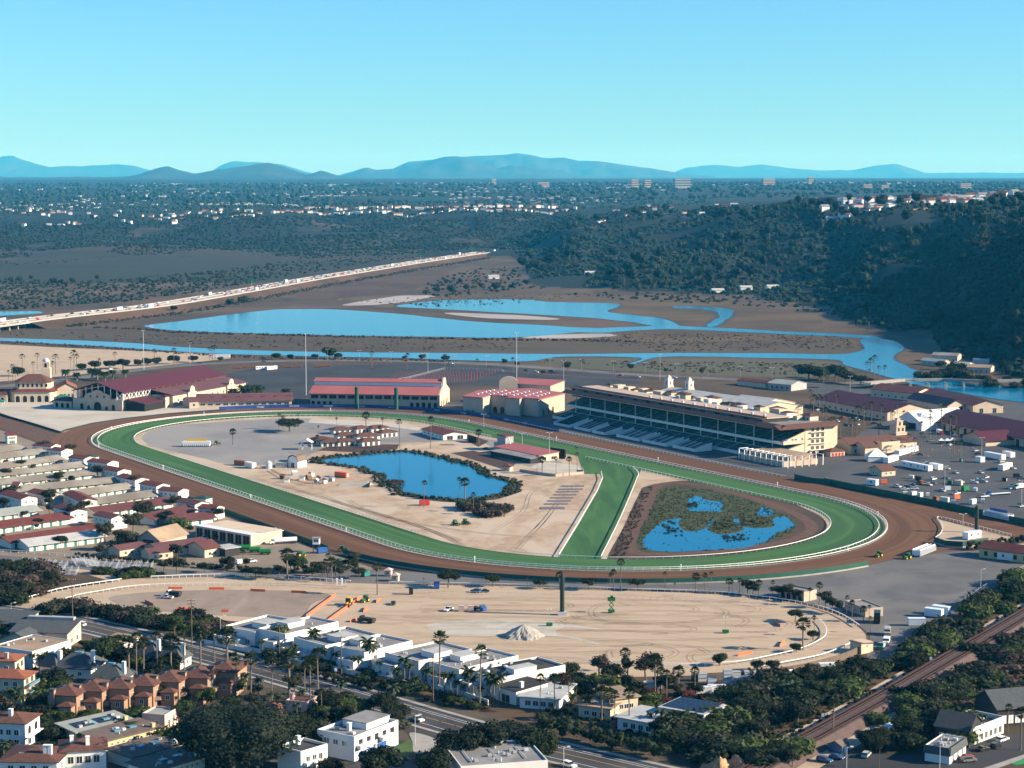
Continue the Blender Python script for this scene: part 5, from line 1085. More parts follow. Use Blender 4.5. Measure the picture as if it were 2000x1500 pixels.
bld('media_building', 'red roofed low media building by the turf', (966, 884), (1052, 902), 15, 3.8, 'cream', 'shed', 'pink_roof', 1.2, .6, [('f', 6, .6, 2.6, 2, 1, 'dark', 'cream'), ('r', 2, .6, 2.6, 2, 1, 'dark')])
bld('media_building', 'low grey roofed lean-to shading parked carts', (958, 890), (1036, 906), 8, 3.0, 'charcoal', 'shed', 'grey_roof', .5, .6)
def stage():
    t = thing('stage_tower', 'pale infield stage tower with open arch frame', 'stage', at(987, 878), OA); q = MB(); q.box(-5, 5, -3, 3, 0, 9); q.build('tower', 'greywall', t); q = MB(); q.box(-5.3, 5.3, -3.3, 3.3, 9, 9.6); q.build('roof', 'redbrown_roof', t)
    q = MB(); pr = [(5 + 5 * cos(pi * i / 8), 2 + 7 * sin(pi * i / 8)) for i in range(9)]
    for i in range(8): q.tube((pr[i][0], -2, pr[i][1]), (pr[i + 1][0], -2, pr[i + 1][1]), .35, n=5)
    q.build('arch', 'white', t); q = MB(); q.box(-9, -5, -3, 3, 0, 4); q.build('annex', 'greywall', t); obj('doorway', winmesh(2, 3, 'dark', 'greywall'), t, (0, -3.02, .05))
stage()
for i, (x0, x1, y) in enumerate([(1075, 1103, 893), (913, 930, 862)]): loc, rz, L = frame((x0, y), (x1, y + 4)); t = thing('tote_board', ['black infield video board backing beside the media building', 'black screen wall beside the ticket building'][i], 'board', loc, rz); q = MB(); q.box(0, L, 0, 1.2, 1, 6 if i == 0 else 4); q.build('panel', 'dark', t); q = MB(); q.box(.5, L - .5, .3, .9, 0, 1); q.build('base', 'charcoal', t)
sheet('sand_bar', W([(1035, 912), (1060, 902), (1125, 908), (1140, 920), (1128, 926), (1060, 924)]), .09, 'palesand')
wallpath('low_wall', 'low tan wall round the sandy bar court', 'wall', W([(1015, 921), (1060, 928), (1085, 931), (1140, 926), (1138, 918)]), 1.6, .3, 'tan')
bld('kiosk', 'small kiosk with red pyramid roof by the flower bed', (980, 920), (995, 921), 5, 2.6, 'cream', 'hip', 'tile_roof', 1.6, .7, [('f', 1, 1, 1.6, 1)])
t = thing('gazebo', 'white open gazebo with pale roof above the pond', 'gazebo', at(600, 878)); q = MB(); q.gable(-3.4, 3.4, -3, 3, 4.6, 2.2, .5, .2, axis='y'); q.build('roof', 'white', t)
for x in (-3, 3):
    for y in (-2.6, 2.6): q = MB(); q.box(x - .2, x + .2, y - .2, y + .2, 0, 4.6); q.build('post', 'white', t)
loc, rz, L = frame((562, 913), (590, 915)); t = thing('gambrel_barn', 'small white fronted barn with dark gambrel roof', 'barn', loc, rz); L = 7
q = MB(); q.xsec([(0, 0), (L, 0), (L, 4), (L - 1.2, 6.2), (L / 2, 7.2), (1.2, 6.2), (0, 4)], 0, 10, 0, 'y'); q.build('wall', 'white', t); q = MB(); q.xsec([(-.3, 3.7), (1.0, 6.4), (L / 2, 7.5), (L - 1.0, 6.4), (L + .3, 3.7), (L + .3, 4.1), (L - .8, 6.8), (L / 2, 7.9), (.8, 6.8), (-.3, 4.1)], -.3, 10.3, 0, 'y'); q.build('roof', 'brown_roof', t); obj('door', winmesh(2, 3, 'charcoal', 'white'), t, (L / 2, -.03, .05))
t = thing('silo', 'small galvanised silo beside the farm sheds', 'silo', at(525, 915)); q = MB(); q.cyl(0, 0, 0, 3.6, 2, n=12); q.build('body', 'galv', t); q = MB(); q.cyl(0, 0, 3.6, 4.8, 2.1, .2, n=12); q.build('roof', 'galv', t)
bld('farm_shed', 'low pale farm shed between silo and barn', (538, 914), (560, 914), 6, 3, 'greywall', 'gable', 'sage_roof', 1.2, .4, [('f', 2, 1, 1, 1)])
container('storage_container', 'cream storage container on the sand by the farm sheds', 'container', 489, 914, (520, 920), 8, 3, 3, 'offwhite'); container('storage_container', 'rust orange storage container behind the cream one', 'container', 470, 909, (520, 914), 8, 2.6, 2.6, 'rust')
container('play_structure', 'bright orange container hut by the pond reeds', 'container', 668, 932, (700, 936), 9, 3, 2.6, 'orange')
container('storage_container', 'red shipping container lying by the tall palm at the pond', 'container', 829, 987, (850, 986), 5, 2.4, 2.4, 'redpaint')
for i, (x, y) in enumerate([(590, 938), (603, 936), (618, 944), (634, 944), (552, 935), (575, 928), (608, 930), (622, 938), (648, 940), (560, 942)]):
    t = thing('hut', 'small hut among the farm pens near the pond reeds', 'hut', at(x, y), i * .7, 'farm pen huts'); q = MB(); q.box(-1.4, 1.4, -1.1, 1.1, 0, 2); q.build('wall', ['white', 'wood', 'greywall'][i % 3], t); q = MB(); q.gable(-1.4, 1.4, -1.1, 1.1, 2, .8, .2, .1); q.build('roof', ['grey_roof', 'rust', 'white'][i % 3], t)
rail('pen_fence', 'low wooden fence of the farm pens', W([(530, 920), (560, 938), (600, 948), (640, 947)]), 1.2, 2, m='wood')
t = thing('sand_trap_wall', 'pale sand bank held by a dark retaining wall near the pond', 'sand bank', at(690, 948)); q = MB(); q.add([(-9, -3, 0), (9, -3, 0), (11, 4, 0), (-8, 4, 0), (-6, 0, 1.6), (8, 0, 1.8), (9, 3, 1.6)], [(0, 1, 5, 4), (1, 2, 6, 5), (2, 3, 4, 5, 6)[:3], (3, 0, 4), (4, 5, 6), (2, 3, 4), (2, 4, 6)]); q.build('sand', 'limedust', t); q = MB(); q.box(9, 9.4, -8, 4, 0, 1.6); q.build('wall', 'charcoal', t)
for i, (x0, x1, y) in enumerate([(1097, 1142, 951), (1092, 1139, 957), (1087, 1131, 962), (1082, 1127, 968), (1076, 1121, 974), (1070, 1116, 980), (1064, 1110, 986), (1056, 1104, 995)]):
    loc, rz, L = frame((x0, y), (x1, y - .3)); t = thing('panel_row', 'long grey panel row laid on the sand, row %s counting from the pond bar' % ['one', 'two', 'three', 'four', 'five', 'six', 'seven', 'eight'][i], 'panel row', loc, rz, 'grey panel rows'); d = 3.2 if i < 7 else 6
    for k in range(6): q = MB(); a, b = L * k / 6 + .1, L * (k + 1) / 6 - .1; q.add([(a, 0, .25), (b, 0, .25), (b, d, .4), (a, d, .4), (a, 0, .18), (b, 0, .18), (b, d, .33), (a, d, .33)], [(0, 1, 2, 3), (4, 7, 6, 5), (0, 4, 5, 1), (1, 5, 6, 2), (2, 6, 7, 3), (3, 7, 4, 0)]); q.build('panel', 'matgrey', t)
    q = MB(); q.box(0, L, d * .4, d * .6, 0, .2); q.build('stand', 'steel', t)
put(GATE_Y, at(384, 872), .05, 1, 'white starting gate with yellow banner parked on the infield paving'); put(TRACTOR, at(424, 869), .1, 1, 'green tractor hitched to the yellow bannered starting gate')
put(GATE_B, at(1950, 1013), head(1925, 1008, (1982, 1020)), 1, 'starting gate with blue banner standing in the dirt chute'); put(GATE_N, at(1804, 1082), head(1786, 1088, (1824, 1073)), 1, 'plain white starting gate towed along the green fence')
for x, y, h_, l_ in [(1772, 1092, (1740, 1100), 'green tractor pulling the plain starting gate'), (1716, 1088, (1690, 1096), 'green tractor harrowing the near turn of the dirt track'), (670, 1077, (700, 1078), 'green tractor on the dirt track edge by the lookout box'), (588, 1087, (620, 1084), 'green tractor parked beside the pale ramp in the maintenance yard'), (665, 1102, (690, 1098), 'green tractor half hidden behind the yard palms'),
                       (890, 1026, (900, 1028), 'green tractor by the white pile south of the pond'), (910, 1024, (930, 1027), 'second green tractor by the white pile, nearer the shrubs'), (1285, 866, (1262, 868), 'green tractor in the shade on the home straight'), (713, 1176, (700, 1180), 'small green tractor beside the orange netting'), (1612, 942, (1600, 944), 'green tractor at the terrace end of the apron')]: put(TRACTOR, at(x, y), head(x, y, h_), 1, l_)
for x, y, l_ in [(480, 1083, 'green water wagon parked by the yard palm'), (500, 1087, 'second green water wagon in the maintenance yard'), (520, 1091, 'third green water wagon nearest the broad yard tree')]:
    t = thing('water_wagon', l_, 'wagon', at(x - 2, y - 8), .1); q = MB(); q.tube((-2.6, 0, 1.6), (2.6, 0, 1.6), 1.1, n=12); q.build('tank', 'tractor_green', t)
    for a in (-1.5, 1.5):
        for b in (-1, 1): q = MB(); wheel(q, a, b, .5, .3); q.build('wheel', 'blackrubber', t)
cabtruck('tanker_truck', 'white tanker truck beside the maintenance shed', 'truck', 553, 1062, (520, 1064), 'p_white', 'p_white', 13, tank=True)
t = thing('lookout_box', 'white lookout box on a tall stand beside the dirt track', 'lookout', at(618, 1078)); q = MB(); q.box(-1.6, 1.6, -1.6, 1.6, 3.8, 6.6); q.build('box', 'white', t); q = MB(); q.box(-1.9, 1.9, -1.9, 1.9, 6.6, 6.8); q.build('roof', 'grey_roof', t); obj('window', winmesh(2.2, 1.2, 'glass', 'white'), t, (0, -1.62, 4.9))
for a in (-1.4, 1.4):
    for b in (-1.4, 1.4): q = MB(); q.box(a - .1, a + .1, b - .1, b + .1, 0, 3.8); q.build('leg', 'wood', t)
container('dumpster', 'blue skip beside the lookout box', 'skip', 629, 1080, (650, 1078), 4.5, 2.2, 2, 'bluepaint')
# ------------------------------------------------------------ stables
ZS = lambda X, Y: (X / 5, 830 + Y / 5)
DOORM = MB().box(-.7, .7, -.05, 0, 0, 2.3).mesh('door', 'teal'); SHADE = {}
def stable(label, a, b, rm, wm='offwhite', D=14, H=3.2, doors=True, rh=1.7, step=5.2):
    t = bld('stable_row', label, ZS(*a), ZS(*b), D, H, wm, 'gable', rm, rh, 1.6, cat='stable', group='stable rows'); L = frame(ZS(*a), ZS(*b))[2]
    if doors:
        for i in range(int(L / step)): face(t, DOORM, 'f', L, D, step * (i + .5), .03, 'door')
        for i in range(int(L / step / 2)): q = MB(); x = step * 2 * (i + .5); q.box(x - .1, x + .1, -1.4, -1.2, 0, H - .2); q.build('post', 'white', t)
for a, b, l_ in [((-260, 345), (235, 275), 'first row from the dirt chute'), ((-260, 405), (445, 318), 'second row from the dirt chute'), ((-260, 510), (620, 385), 'third row from the dirt chute'), ((-260, 575), (830, 452), 'fourth row from the dirt chute'), ((20, 628), (925, 530), 'fifth row, behind the white trailers'), ((190, 700), (1135, 608), 'sixth row, with pale parked trailers in front'), ((520, 775), (1290, 668), 'seventh row from the chute'), ((860, 835), (1530, 742), 'eighth row, last with a pale roof')]:
    stable('long pale roofed stable row with green doors, ' + l_, a, b, 'stable_roof')
for a, b, l_, m_ in [((960, 915), (1690, 812), 'stable row with red roof below the pale rows', 'red_roof'), ((1510, 980), (1900, 890), 'short red roofed stable row by the parked vehicles', 'red_roof'), ((-100, 955), (380, 890), 'stable row with sage roof at the frame edge', 'sage_roof'), ((-100, 1075), (690, 965), 'stable row with red brown roof, upper of two', 'redbrown_roof'), ((110, 1210), (990, 1085), 'stable row with red brown roof, lower of two', 'redbrown_roof'), ((290, 1240), (1010, 1145), 'open stable row with pale roof beside the access road', 'pale_roof'), ((1720, 1000), (2080, 960), 'low red roofed stable block behind the maintenance shed', 'red_roof')]: stable(l_, a, b, m_)
def block(label, a, b, D=9, H=5.6): return bld('stable_block', label, ZS(*a), ZS(*b), D, H, 'offwhite', 'gable', 'redbrown_roof' if R.random() < .6 else 'red_roof', 1.2, .5, [('f', 4, 3.2, .9, 1.0, .8, 'dark', 'stucco'), ('r', 2, 3.2, .9, 1., .8, 'dark', 'stucco'), ('f', 3, .05, 1.0, 2.0, 1.2, 'teal', 'stucco')], cat='building', group='two storey stable blocks')
for a, b, l_ in [((75, 185), (165, 180), 'smallest and farthest up the chute'), ((320, 285), (500, 300), 'at the end of the second row'), ((485, 330), (600, 345), 'half hidden by a tree, end of third row'), ((670, 405), (820, 425), 'end of the fourth row with green stair'), ((855, 445), (1050, 468), 'behind the tree at the fifth row'), ((990, 520), (1150, 552), 'end of the sixth row'), ((1140, 600), (1320, 640), 'partly behind a tree at the seventh row'), ((1365, 670), (1530, 700), 'end of the eighth row'), ((1545, 735), (1740, 755), 'behind a tree by the red stable row'), ((1730, 850), (1905, 885), 'nearest the maintenance shed'), ((1935, 915), (2090, 930), 'beside the green hut and fence'),
                 ((0, 770), (212, 828), 'large, at the frame edge among the rows'), ((620, 770), (785, 850), 'before the eighth row with a big tree'), ((915, 985), (1090, 1025), 'with bright red roof amid trees'), ((525, 905), (690, 960), 'with red roof and green stair by the big tree'), ((270, 755), (440, 790), 'low, under the spreading tree'), ((120, 690), (180, 690), 'short gable end among the pale rows')]: block('two storey white stable block ' + l_, a, b)
bld('hay_barn', 'tall hay barn with broad tan roof by the access road', ZS(1345, 1215), ZS(1560, 1240), 20, 5.5, 'tan', 'gable', 'tan_roof', 4, .8, [('f', 1, .1, 6, 5, 1, 'dark', 'tan')], axis='y')
bld('barn', 'low barn with faded mauve roof below the tan hay barn', ZS(1560, 1300), ZS(2050, 1235), 16, 3.4, 'cream', 'gable', 'purple_pale', 2, .8, [('f', 6, 1, 1.6, 1.4)])
bld('barn', 'small barn with bright red gable roof in the yard', (400, 1090), (430, 1085), 14, 4, 'cream', 'gable', 'red_roof', 2.6, .6, [('f', 2, 1, 1.6, 1.4)])
bld('barn', 'cream shed with pinkish roof beside the hedge', ZS(1170, 1290), ZS(1590, 1220), 9, 3.2, 'cream', 'gable', 'purple_pale', 1.4, .6, [('f', 6, .8, 1.2, 1.4)])
bld('barn', 'cream shed with dull red roof by the young trees', ZS(1460, 1325), ZS(1690, 1300), 10, 3.2, 'cream', 'gable', 'purple_pale', 1.4, .5, [('f', 3, .8, 1.2, 1.4)])
t = bld('maintenance_shed', 'long open maintenance shed with white roof and cream end wall', (382, 1048), (490, 1067), 20, 5.4, 'cream', 'shed', 'metal_white', -.8, .6, [('f', 7, .1, 4.2, 4.4, .4, 'dark', 'cream')])  # flat dark panels stand in for the shaded interior of the open bays
bld('canopy_shed', 'small pale flat canopy shed beside the red barn', (440, 1088), (468, 1084), 9, 3.6, 'charcoal', 'slab', 'pale_roof', 0, .6)
bld('track_hut', 'green roofed hut against the dirt track', (378, 988), (402, 990), 6, 4, 'stucco', 'hip', 'shade_green', 1.2, .5, [('f', 2, 2, .9, .9)]); bld('track_hut', 'green roofed hut by the upper stable blocks', (160, 905), (180, 907), 6, 4, 'stucco', 'hip', 'shade_green', 1.2, .5, [('f', 2, 2, .9, .9)])
# ------------------------------------------------------------ halls on the grandstand's far side
bld('exhibit_hall', 'long exhibit hall with deep purple roof behind the parking lot', (1592, 794), (1733, 822), 40, 6, 'cream', 'gable', 'purple_roof', 5.5, 1, [('f', 12, 1.2, 2, 1.6, 1, 'dark', 'cream'), ('r', 3, 1, 3, 3.4, 2, 'white', 'cream')])
bld('exhibit_hall', 'red roofed exhibit hall near the river, farthest of its row', (1700, 774), (1786, 784), 26, 6, 'cream', 'gable', 'red_roof', 3.5, .8, [('f', 6, 1.2, 2, 1.6)])
bld('exhibit_hall', 'long red roofed exhibit hall beside the river bank', (1800, 782), (1900, 808), 24, 6, 'cream', 'gable', 'red_roof', 3.5, .8, [('f', 8, 1.2, 2, 1.6), ('r', 2, .1, 3, 3.6)])
bld('exhibit_hall', 'mauve roofed exhibit hall between the purple and red halls', (1772, 790), (1850, 806), 16, 5, 'cream', 'gable', 'purple_pale', 4, .8, [('r', 2, .1, 3, 3.6)])
bld('exhibit_hall', 'largest purple roofed hall, running out of the frame', (1822, 836), (2060, 886), 42, 6, 'cream', 'gable', 'purple_roof', 6, 2, [('f', 16, .1, 3.4, 4.2, 1, 'dark', 'cream')])
bld('exhibit_hall', 'low purple roofed porch wing of the largest hall', (1880, 862), (1925, 872), 24, 4, 'cream', 'gable', 'purple_roof', 4, 1.5, axis='y')
t = bld('white_tent', 'big white peaked tent with dark open end', (1748, 834), (1800, 842), 46, 5, 'metal_white', 'gable', 'metal_white', 7, .4, [('f', 1, .1, 15, 4.6, .5, 'dark', 'white')], axis='y', cat='tent')
t = bld('mission_offices', 'mission style offices with red tile roofs and tiered bell tower', (1662, 888), (1790, 878), 20, 5.6, 'cream', 'gable', 'tile_roof', 3.6, .8, [('f', 9, 1, 1.6, 2.2, 1, 'dark', 'cream', True)], wing=[(4, 14, -9, 4, 5, 'gable', 'tile_roof', 'cream', 3), (20, 34, -5, 6, 6, 'flat', 'tile_roof', 'cream', 1.2)])
L = frame((1662, 888), (1790, 878))[2]
for w_, z0, z1, nm in ((4.2, 0, 10, 'tower'), (3.4, 10, 14, 'belfry'), (2.4, 14, 17.4, 'upper_belfry'), (1.1, 17.4, 19, 'lantern')): q = MB(); x, y = L - 6, 12; q.box(x - w_, x + w_, y - w_, y + w_, z0, z1); q.build(nm, 'cream', t); q = MB(); q.box(x - w_ - .3, x + w_ + .3, y - w_ - .3, y + w_ + .3, z1, z1 + .35); q.build('cornice', 'pinkwall', t)
for k, z, w_ in ((-1.6, 11, 3.4), (1.6, 11, 3.4), (0, 14.6, 2.4)): obj('archway', winmesh(1.5, 2.4, 'dark', 'cream', True), t, (L - 6 + k, 12 - w_ - .03, z)); obj('archway', winmesh(1.5, 2.4, 'dark', 'cream', True), t, (L - 6 + w_ + .03, 12 + k, z), pi / 2)
bld('cottage', 'small gabled cottage with red roof in front of the portable offices', (1698, 926), (1722, 931), 10, 3.4, 'cream', 'gable', 'tile_roof', 2.4, .7, [('r', 2, 1, 1.2, 1.2), ('f', 2, 1, 1.2, 1.2)], axis='y')
bld('arcade', 'low red awning arcade at the foot of the grandstand end wall', (1622, 892), (1650, 890), 8, 3, 'cream', 'hip', 'tile_roof', 1.6, .6, [('f', 4, .1, 1.6, 2.2, .5, 'redpaint', 'cream', True)])
for i, (x, y, h_, L_, l_, w_) in enumerate([(1770, 886, (1800, 878), 28, 'long white trailer office beside the mission offices', 4), (1740, 902, (1760, 896), 16, 'white trailer below the white marquee', 2), (1790, 916, (1822, 922), 24, 'white portable office with dark door, longest of the pair', 4), (1828, 917, (1842, 920), 9, 'short white portable office joined to the long one', 1), (1943, 896, (1975, 902), 16, 'large white box trailer in the parking lot', 0), (1970, 893, (1985, 896), 8, 'second white box trailer behind the large one', 0), (1963, 917, (1993, 908), 14, 'low cream mobile office on the asphalt', 2), (1914, 903, (1930, 906), 5, 'small white box unit in the parking lot', 0), (1704, 948, (1722, 950), 6, 'white site hut with blue doors behind the green fence', 1), (1898, 1052, (1930, 1046), 10, 'white and blue portable cabin in the gravel corner', 2), (1973, 1095, (2000, 1098), 11, 'cream mobile office beside the red roofed building', 2)]): container('portable_office', l_, 'trailer', x, y, h_, L_, 3.4, 3.1, 'p_white' if 'cream' not in l_ else 'offwhite', wins=w_)
t = thing('marquee', 'white pointed marquee beside the trailers', 'tent', at(1712, 900)); q = MB(); q.box(-6, 6, -5, 5, 0, 3); q.build('side', 'metal_white', t); q = MB(); q.hip(-6, 6, -5, 5, 3, 4.2, .2); q.build('roof', 'white', t)
for i, (x, y) in enumerate([(1838, 867), (1850, 867), (1860, 866)]): t = thing('pop_up_tent', 'small white pop up tent in the middle of the lot', 'tent', at(x, y), 0, 'pop up tents in the lot'); q = MB(); q.hip(-1.8, 1.8, -1.8, 1.8, 2.2, 1.4, .1); q.build('canopy', 'white', t); q = MB(); [q.cyl(a, b, 0, 2.2, .05, n=4) for a in (-1.7, 1.7) for b in (-1.7, 1.7)]; o = q.build('legs', 'steel', t); o['kind'] = 'stuff'
bld('gate_building', 'yellow walled building with dark red roof beside the near chute', (1912, 1088), (1985, 1098), 12, 4.4, 'yellowwall', 'gable', 'redbrown_roof', 2.4, .6, [('f', 5, 1.2, 1.4, 1.8, 1, 'dark', 'wood')], lx=26)
for i, (x, y, h_, l_) in enumerate([(1098, 1201, 82, 'tall blackish green round tower with cone cap in the arena'), (1907, 1040, 54, 'tall dark green round tower beside the gravel corner')]):
    t = thing('camera_tower', l_, 'tower', at(x, y)); H = h_ * mpp(y); q = MB(); q.cyl(0, 0, 1.4, H - 1.6, .9, n=14); q.build('shaft', 'mastgreen', t); q = MB(); q.cyl(0, 0, H - 1.6, H, 1.3, .3, n=14); q.build('cap', 'charcoal', t); q = MB(); q.box(-1.7, 1.7, -1.3, 1.3, 0, 1.4); q.build('base', 'galv', t)
# river bridge and bank houses
BP = [G(px, py, 5).xy for px, py in [(1690, 747), (1760, 741), (1840, 740), (1925, 743), (1990, 742)]]; t = thing('river_bridge', 'concrete road bridge on piers over the river', 'bridge', (0, 0, 0))
o = strip('deck', BP, -6, 6, 5, 'concrete', thick=1.2, parent=t, kind=None); strip('railing', BP, -6.2, -5.9, 6, 'concrete', thick=1, parent=t, kind=None)
for k in range(8):
    p = BP[0].lerp(BP[-1], .06 + .115 * k); q = MB()
    for w_ in (-4, 0, 4): q.cyl(p.x, p.y + w_, -.5, 3.9, .45, n=6)
    q.box(p.x - .5, p.x + .5, p.y - 5, p.y + 5, 3.0, 3.8); q.build('pier', 'concrete', t)
for a, b, D, H, rm, l_ in [((1798, 712), (1842, 716), 10, 4, 'pale_roof', 'white roofed long shed on the far river bank'), ((1860, 722), (1890, 724), 12, 5, 'pale_roof', 'white gabled boat shed on the far river bank'), ((1888, 728), (1935, 730), 14, 5, 'tan_roof', 'cream shop building at the far bridge end'), ((1820, 706), (1870, 708), 16, 6, 'grey_roof', 'grey flat building under the dark hill'), ((1900, 716), (1930, 717), 10, 5, 'pale_roof', 'pale roofed house under the dark hill')]: bld('bank_house', l_, a, b, D, H, 'cream', 'gable', rm, 2, .5, [('f', 4, 1.2, 1.6, 1.6)])
bld('depot', 'grey roofed depot shed by the river road', (1500, 760), (1545, 764), 22, 5, 'greywall', 'gable', 'sage_roof', 2.4, .5, [('f', 4, 1, 2.4, 2.4)]); bld('depot', 'long low red roofed shed behind the white hall', (1440, 752), (1495, 758), 12, 4, 'cream', 'gable', 'redbrown_roof', 1.6, .5)
# ------------------------------------------------------------ bleachers beside the arena
def bleach2(label, px, py, rz, w, d, h):
    t = thing('bleacher_stand', label, 'bleacher', at(px, py), rz)
    for i in range(6):
        q = MB(); q.box(0, w, d * i / 6, d * i / 6 + .55, h * (i + 1) / 6 - .12, h * (i + 1) / 6); q.build('bench', 'galv', t)
    for x in np.linspace(0, w, 4): q = MB(); q.tube((x, 0, .3), (x, d, h - .2), .08, n=4); q.tube((x, d, 0), (x, d, h + 1), .07, n=4); q.tube((x, d * .5, 0), (x, d * .5, h * .5), .06, n=4); q.tube((x, 0, 1.2), (x, d, h + 1), .06, n=4); q.build('frame', 'galv', t)
for i, (x, y, rz, w) in enumerate([(35, 1108, -.25, 9), (62, 1110, -.25, 9), (90, 1113, -.25, 8), (108, 1124, -.1, 9), (148, 1106, .6, 6), (170, 1108, .6, 6), (188, 1112, -.2, 9), (224, 1113, -.2, 9), (258, 1114, -.2, 8)]): bleach2('silver metal bleacher stand number %s along the access road from the frame edge' % ['one', 'two', 'three', 'four', 'five', 'six', 'seven', 'eight', 'nine'][i], x, y, rz, w, 5, 2.6)
# ------------------------------------------------------------ arena props and vehicles
t = thing('sand_pile', 'big pale grey heap of sand in the middle of the arena', 'sand pile', at(1023, 1243)); q = MB(); n = 40; rg = 9
for r_ in range(rg):
    for k in range(n):
        a = 2 * pi * k / n; f = r_ / (rg - 1); rad = 7.0 * (1 - f ** 1.25) ** .9 * (1 + .10 * sin(5 * a + 1) + .06 * sin(13 * a + r_) + .07 * mnoise.noise(Vector((cos(a) * 3, sin(a) * 3, r_ * .5)))); q.v.append((rad * cos(a) * 1.05, rad * sin(a) + .3 * f, 4.6 * f ** 1.05 + .25 * mnoise.noise(Vector((cos(a) * 6, sin(a) * 6, r_))) * (1 - f) * 2 * (r_ > 0)))
for r_ in range(rg - 1):
    for k in range(n): q.f.append((r_ * n + k, r_ * n + (k + 1) % n, (r_ + 1) * n + (k + 1) % n, (r_ + 1) * n + k)); q.m.append(0)
q.build('heap', 'limedust', t, smooth=False)
car('black sedan', 768, 1181, (766, 1190), 'dark car alone on the sand below the booth palm'); car('white pickup', 876, 1193, (866, 1197), 'white pickup with raised arm beside the crates'); cabtruck('flatbed_truck', 'blue cab flatbed truck parked by two crates', 'truck', 936, 1192, (948, 1195), 'bluepaint', 'charcoal', 7, flat=True)
for x, l_ in ((901, 'pinkish crate on the arena sand, farther from the truck'), (919, 'pinkish crate on the arena sand, right by the truck')): container('crate', l_, 'crate', x, 1194, (930, 1194), 2.2, 2.2, 2.2, 'pinkstucco', z0=.1)
cabtruck('army_truck', 'dark flatbed truck with white load near the orange netting', 'truck', 716, 1216, (690, 1212), 'p_black', 'charcoal', 7.5, 1.2); car('white pickup', 326, 1169, (310, 1168), 'white pickup in front of the dump truck'); cabtruck('dump_truck', 'white cab dump truck with black bed in the arena', 'truck', 338, 1165, (318, 1163), 'p_white', 'charcoal', 7.2, 1.5)
t = thing('road_grader', 'yellow road grader between the orange nets', 'grader', at(680, 1183), head(680, 1183, (672, 1192))); q = MB(); q.box(-3.6, -1, -1.1, 1.1, .9, 2.2); q.box(-1, 3.6, -.25, .25, 1.3, 1.7); q.build('body', 'yellowpaint', t); q = MB(); q.box(-1, .8, -.9, .9, 1.2, 3.2); q.build('cab', 'glass', t); q = MB(); q.box(-1.1, .9, -1, 1, 3.2, 3.4); q.build('roof', 'yellowpaint', t); q = MB(); q.box(.9, 1.3, -1.9, 1.9, .3, .9); q.build('blade', 'steel', t)
for a, b in ((-3, 1), (-3, -1), (-1.7, 1), (-1.7, -1), (3.2, .9), (3.2, -.9)): q = MB(); wheel(q, a, b, .65, .4); q.build('wheel', 'blackrubber', t)
t = thing('boom_lift', 'bright green scissor lift standing on the sand', 'lift', at(1194, 1197)); q = MB(); q.box(-1.3, 1.3, -.8, .8, .4, 1.3); q.build('base', 'tractor_green', t); q = MB(); q.tube((-.9, 0, 1.3), (.9, 0, 3.2), .2, n=4); q.tube((.9, 0, 1.3), (-.9, 0, 3.2), .2, n=4); q.tube((-.9, 0, 3.2), (.9, 0, 5), .2, n=4); q.tube((.9, 0, 3.2), (-.9, 0, 5), .2, n=4); q.build('scissor', 'tractor_green', t); q = MB(); q.box(-1.5, 1.5, -.9, .9, 5, 5.2); q.box(-1.5, 1.5, -.9, -.85, 5.2, 6.2); q.box(-1.5, 1.5, .85, .9, 5.2, 6.2); q.build('platform', 'tractor_green', t); q = MB(); q.box(-.4, .6, -.3, .3, 5.2, 6.9); q.build('load', 'charcoal', t)
for x, y, l_ in [(1073, 1223, 'portable light tower on a green base beside the sand pile'), (1417, 1237, 'portable light tower on a green base near the bush')]:
    t = thing('light_tower', l_, 'light tower', at(x, y)); q = MB(); q.box(-1.2, 1.2, -.7, .7, .3, 1.4); q.build('base', 'tractor_green', t); q = MB(); q.tube((0, 0, 1.4), (0, 0, 6.6), .09, .06, 5); q.build('mast', 'steel', t)
    for k in (-.6, .6): q = MB(); q.box(k - .35, k + .35, -.15, .15, 6.3, 6.8); q.build('lamp_head', 'lamp', t)
for i, (p, l_) in enumerate([([(598, 1206), (625, 1185), (655, 1164)], 'orange safety netting on the dusky sand edge'), ([(630, 1222), (660, 1200), (705, 1168)], 'orange safety netting beside the grader'), ([(710, 1196), (718, 1188)], 'short orange net near the dark truck'), ([(684, 1216), (696, 1212)], 'short orange net behind the dark flatbed'), ([(735, 1178), (742, 1172)], 'short orange net by the dark car'), ([(328, 1151), (356, 1151)], 'orange net on the inside rail behind the dump truck'), ([(408, 1152), (438, 1152)], 'orange net on the inside rail, second from the dump truck'), ([(489, 1155), (518, 1156)], 'orange net on the inside rail, third from the dump truck'), ([(569, 1158), (598, 1159)], 'orange net on the inside rail near the booths'), ([(344, 1192), (370, 1190)], 'orange net above the roadside shrubs'), ([(283, 1176), (300, 1184)], 'slanting orange net left of the parked pickup'), ([(1441, 1282), (1469, 1276)], 'orange net beside the round bush'), ([(1513, 1217), (1524, 1225)], 'orange net by the palm end of the arena'), ([(1523, 1264), (1532, 1254)], 'orange net between bush and palms'), ([(432, 1196), (446, 1196)], 'orange net by the white villas')]): wallpath('safety_net', l_, 'safety net', W(p), 1.1, .06, 'orange')
for x, y, l_ in [(757, 1126, 'farther tan ticket booth with pinkish roof'), (771, 1136, 'nearer tan ticket booth with pinkish roof')]: bld('ticket_booth', l_, (x - 6, y), (x + 6, y + .5), 3, 2.6, 'tan', 'hip', 'pinkstucco', 1, .4, [('f', 1, 1, 1.2, 1)])
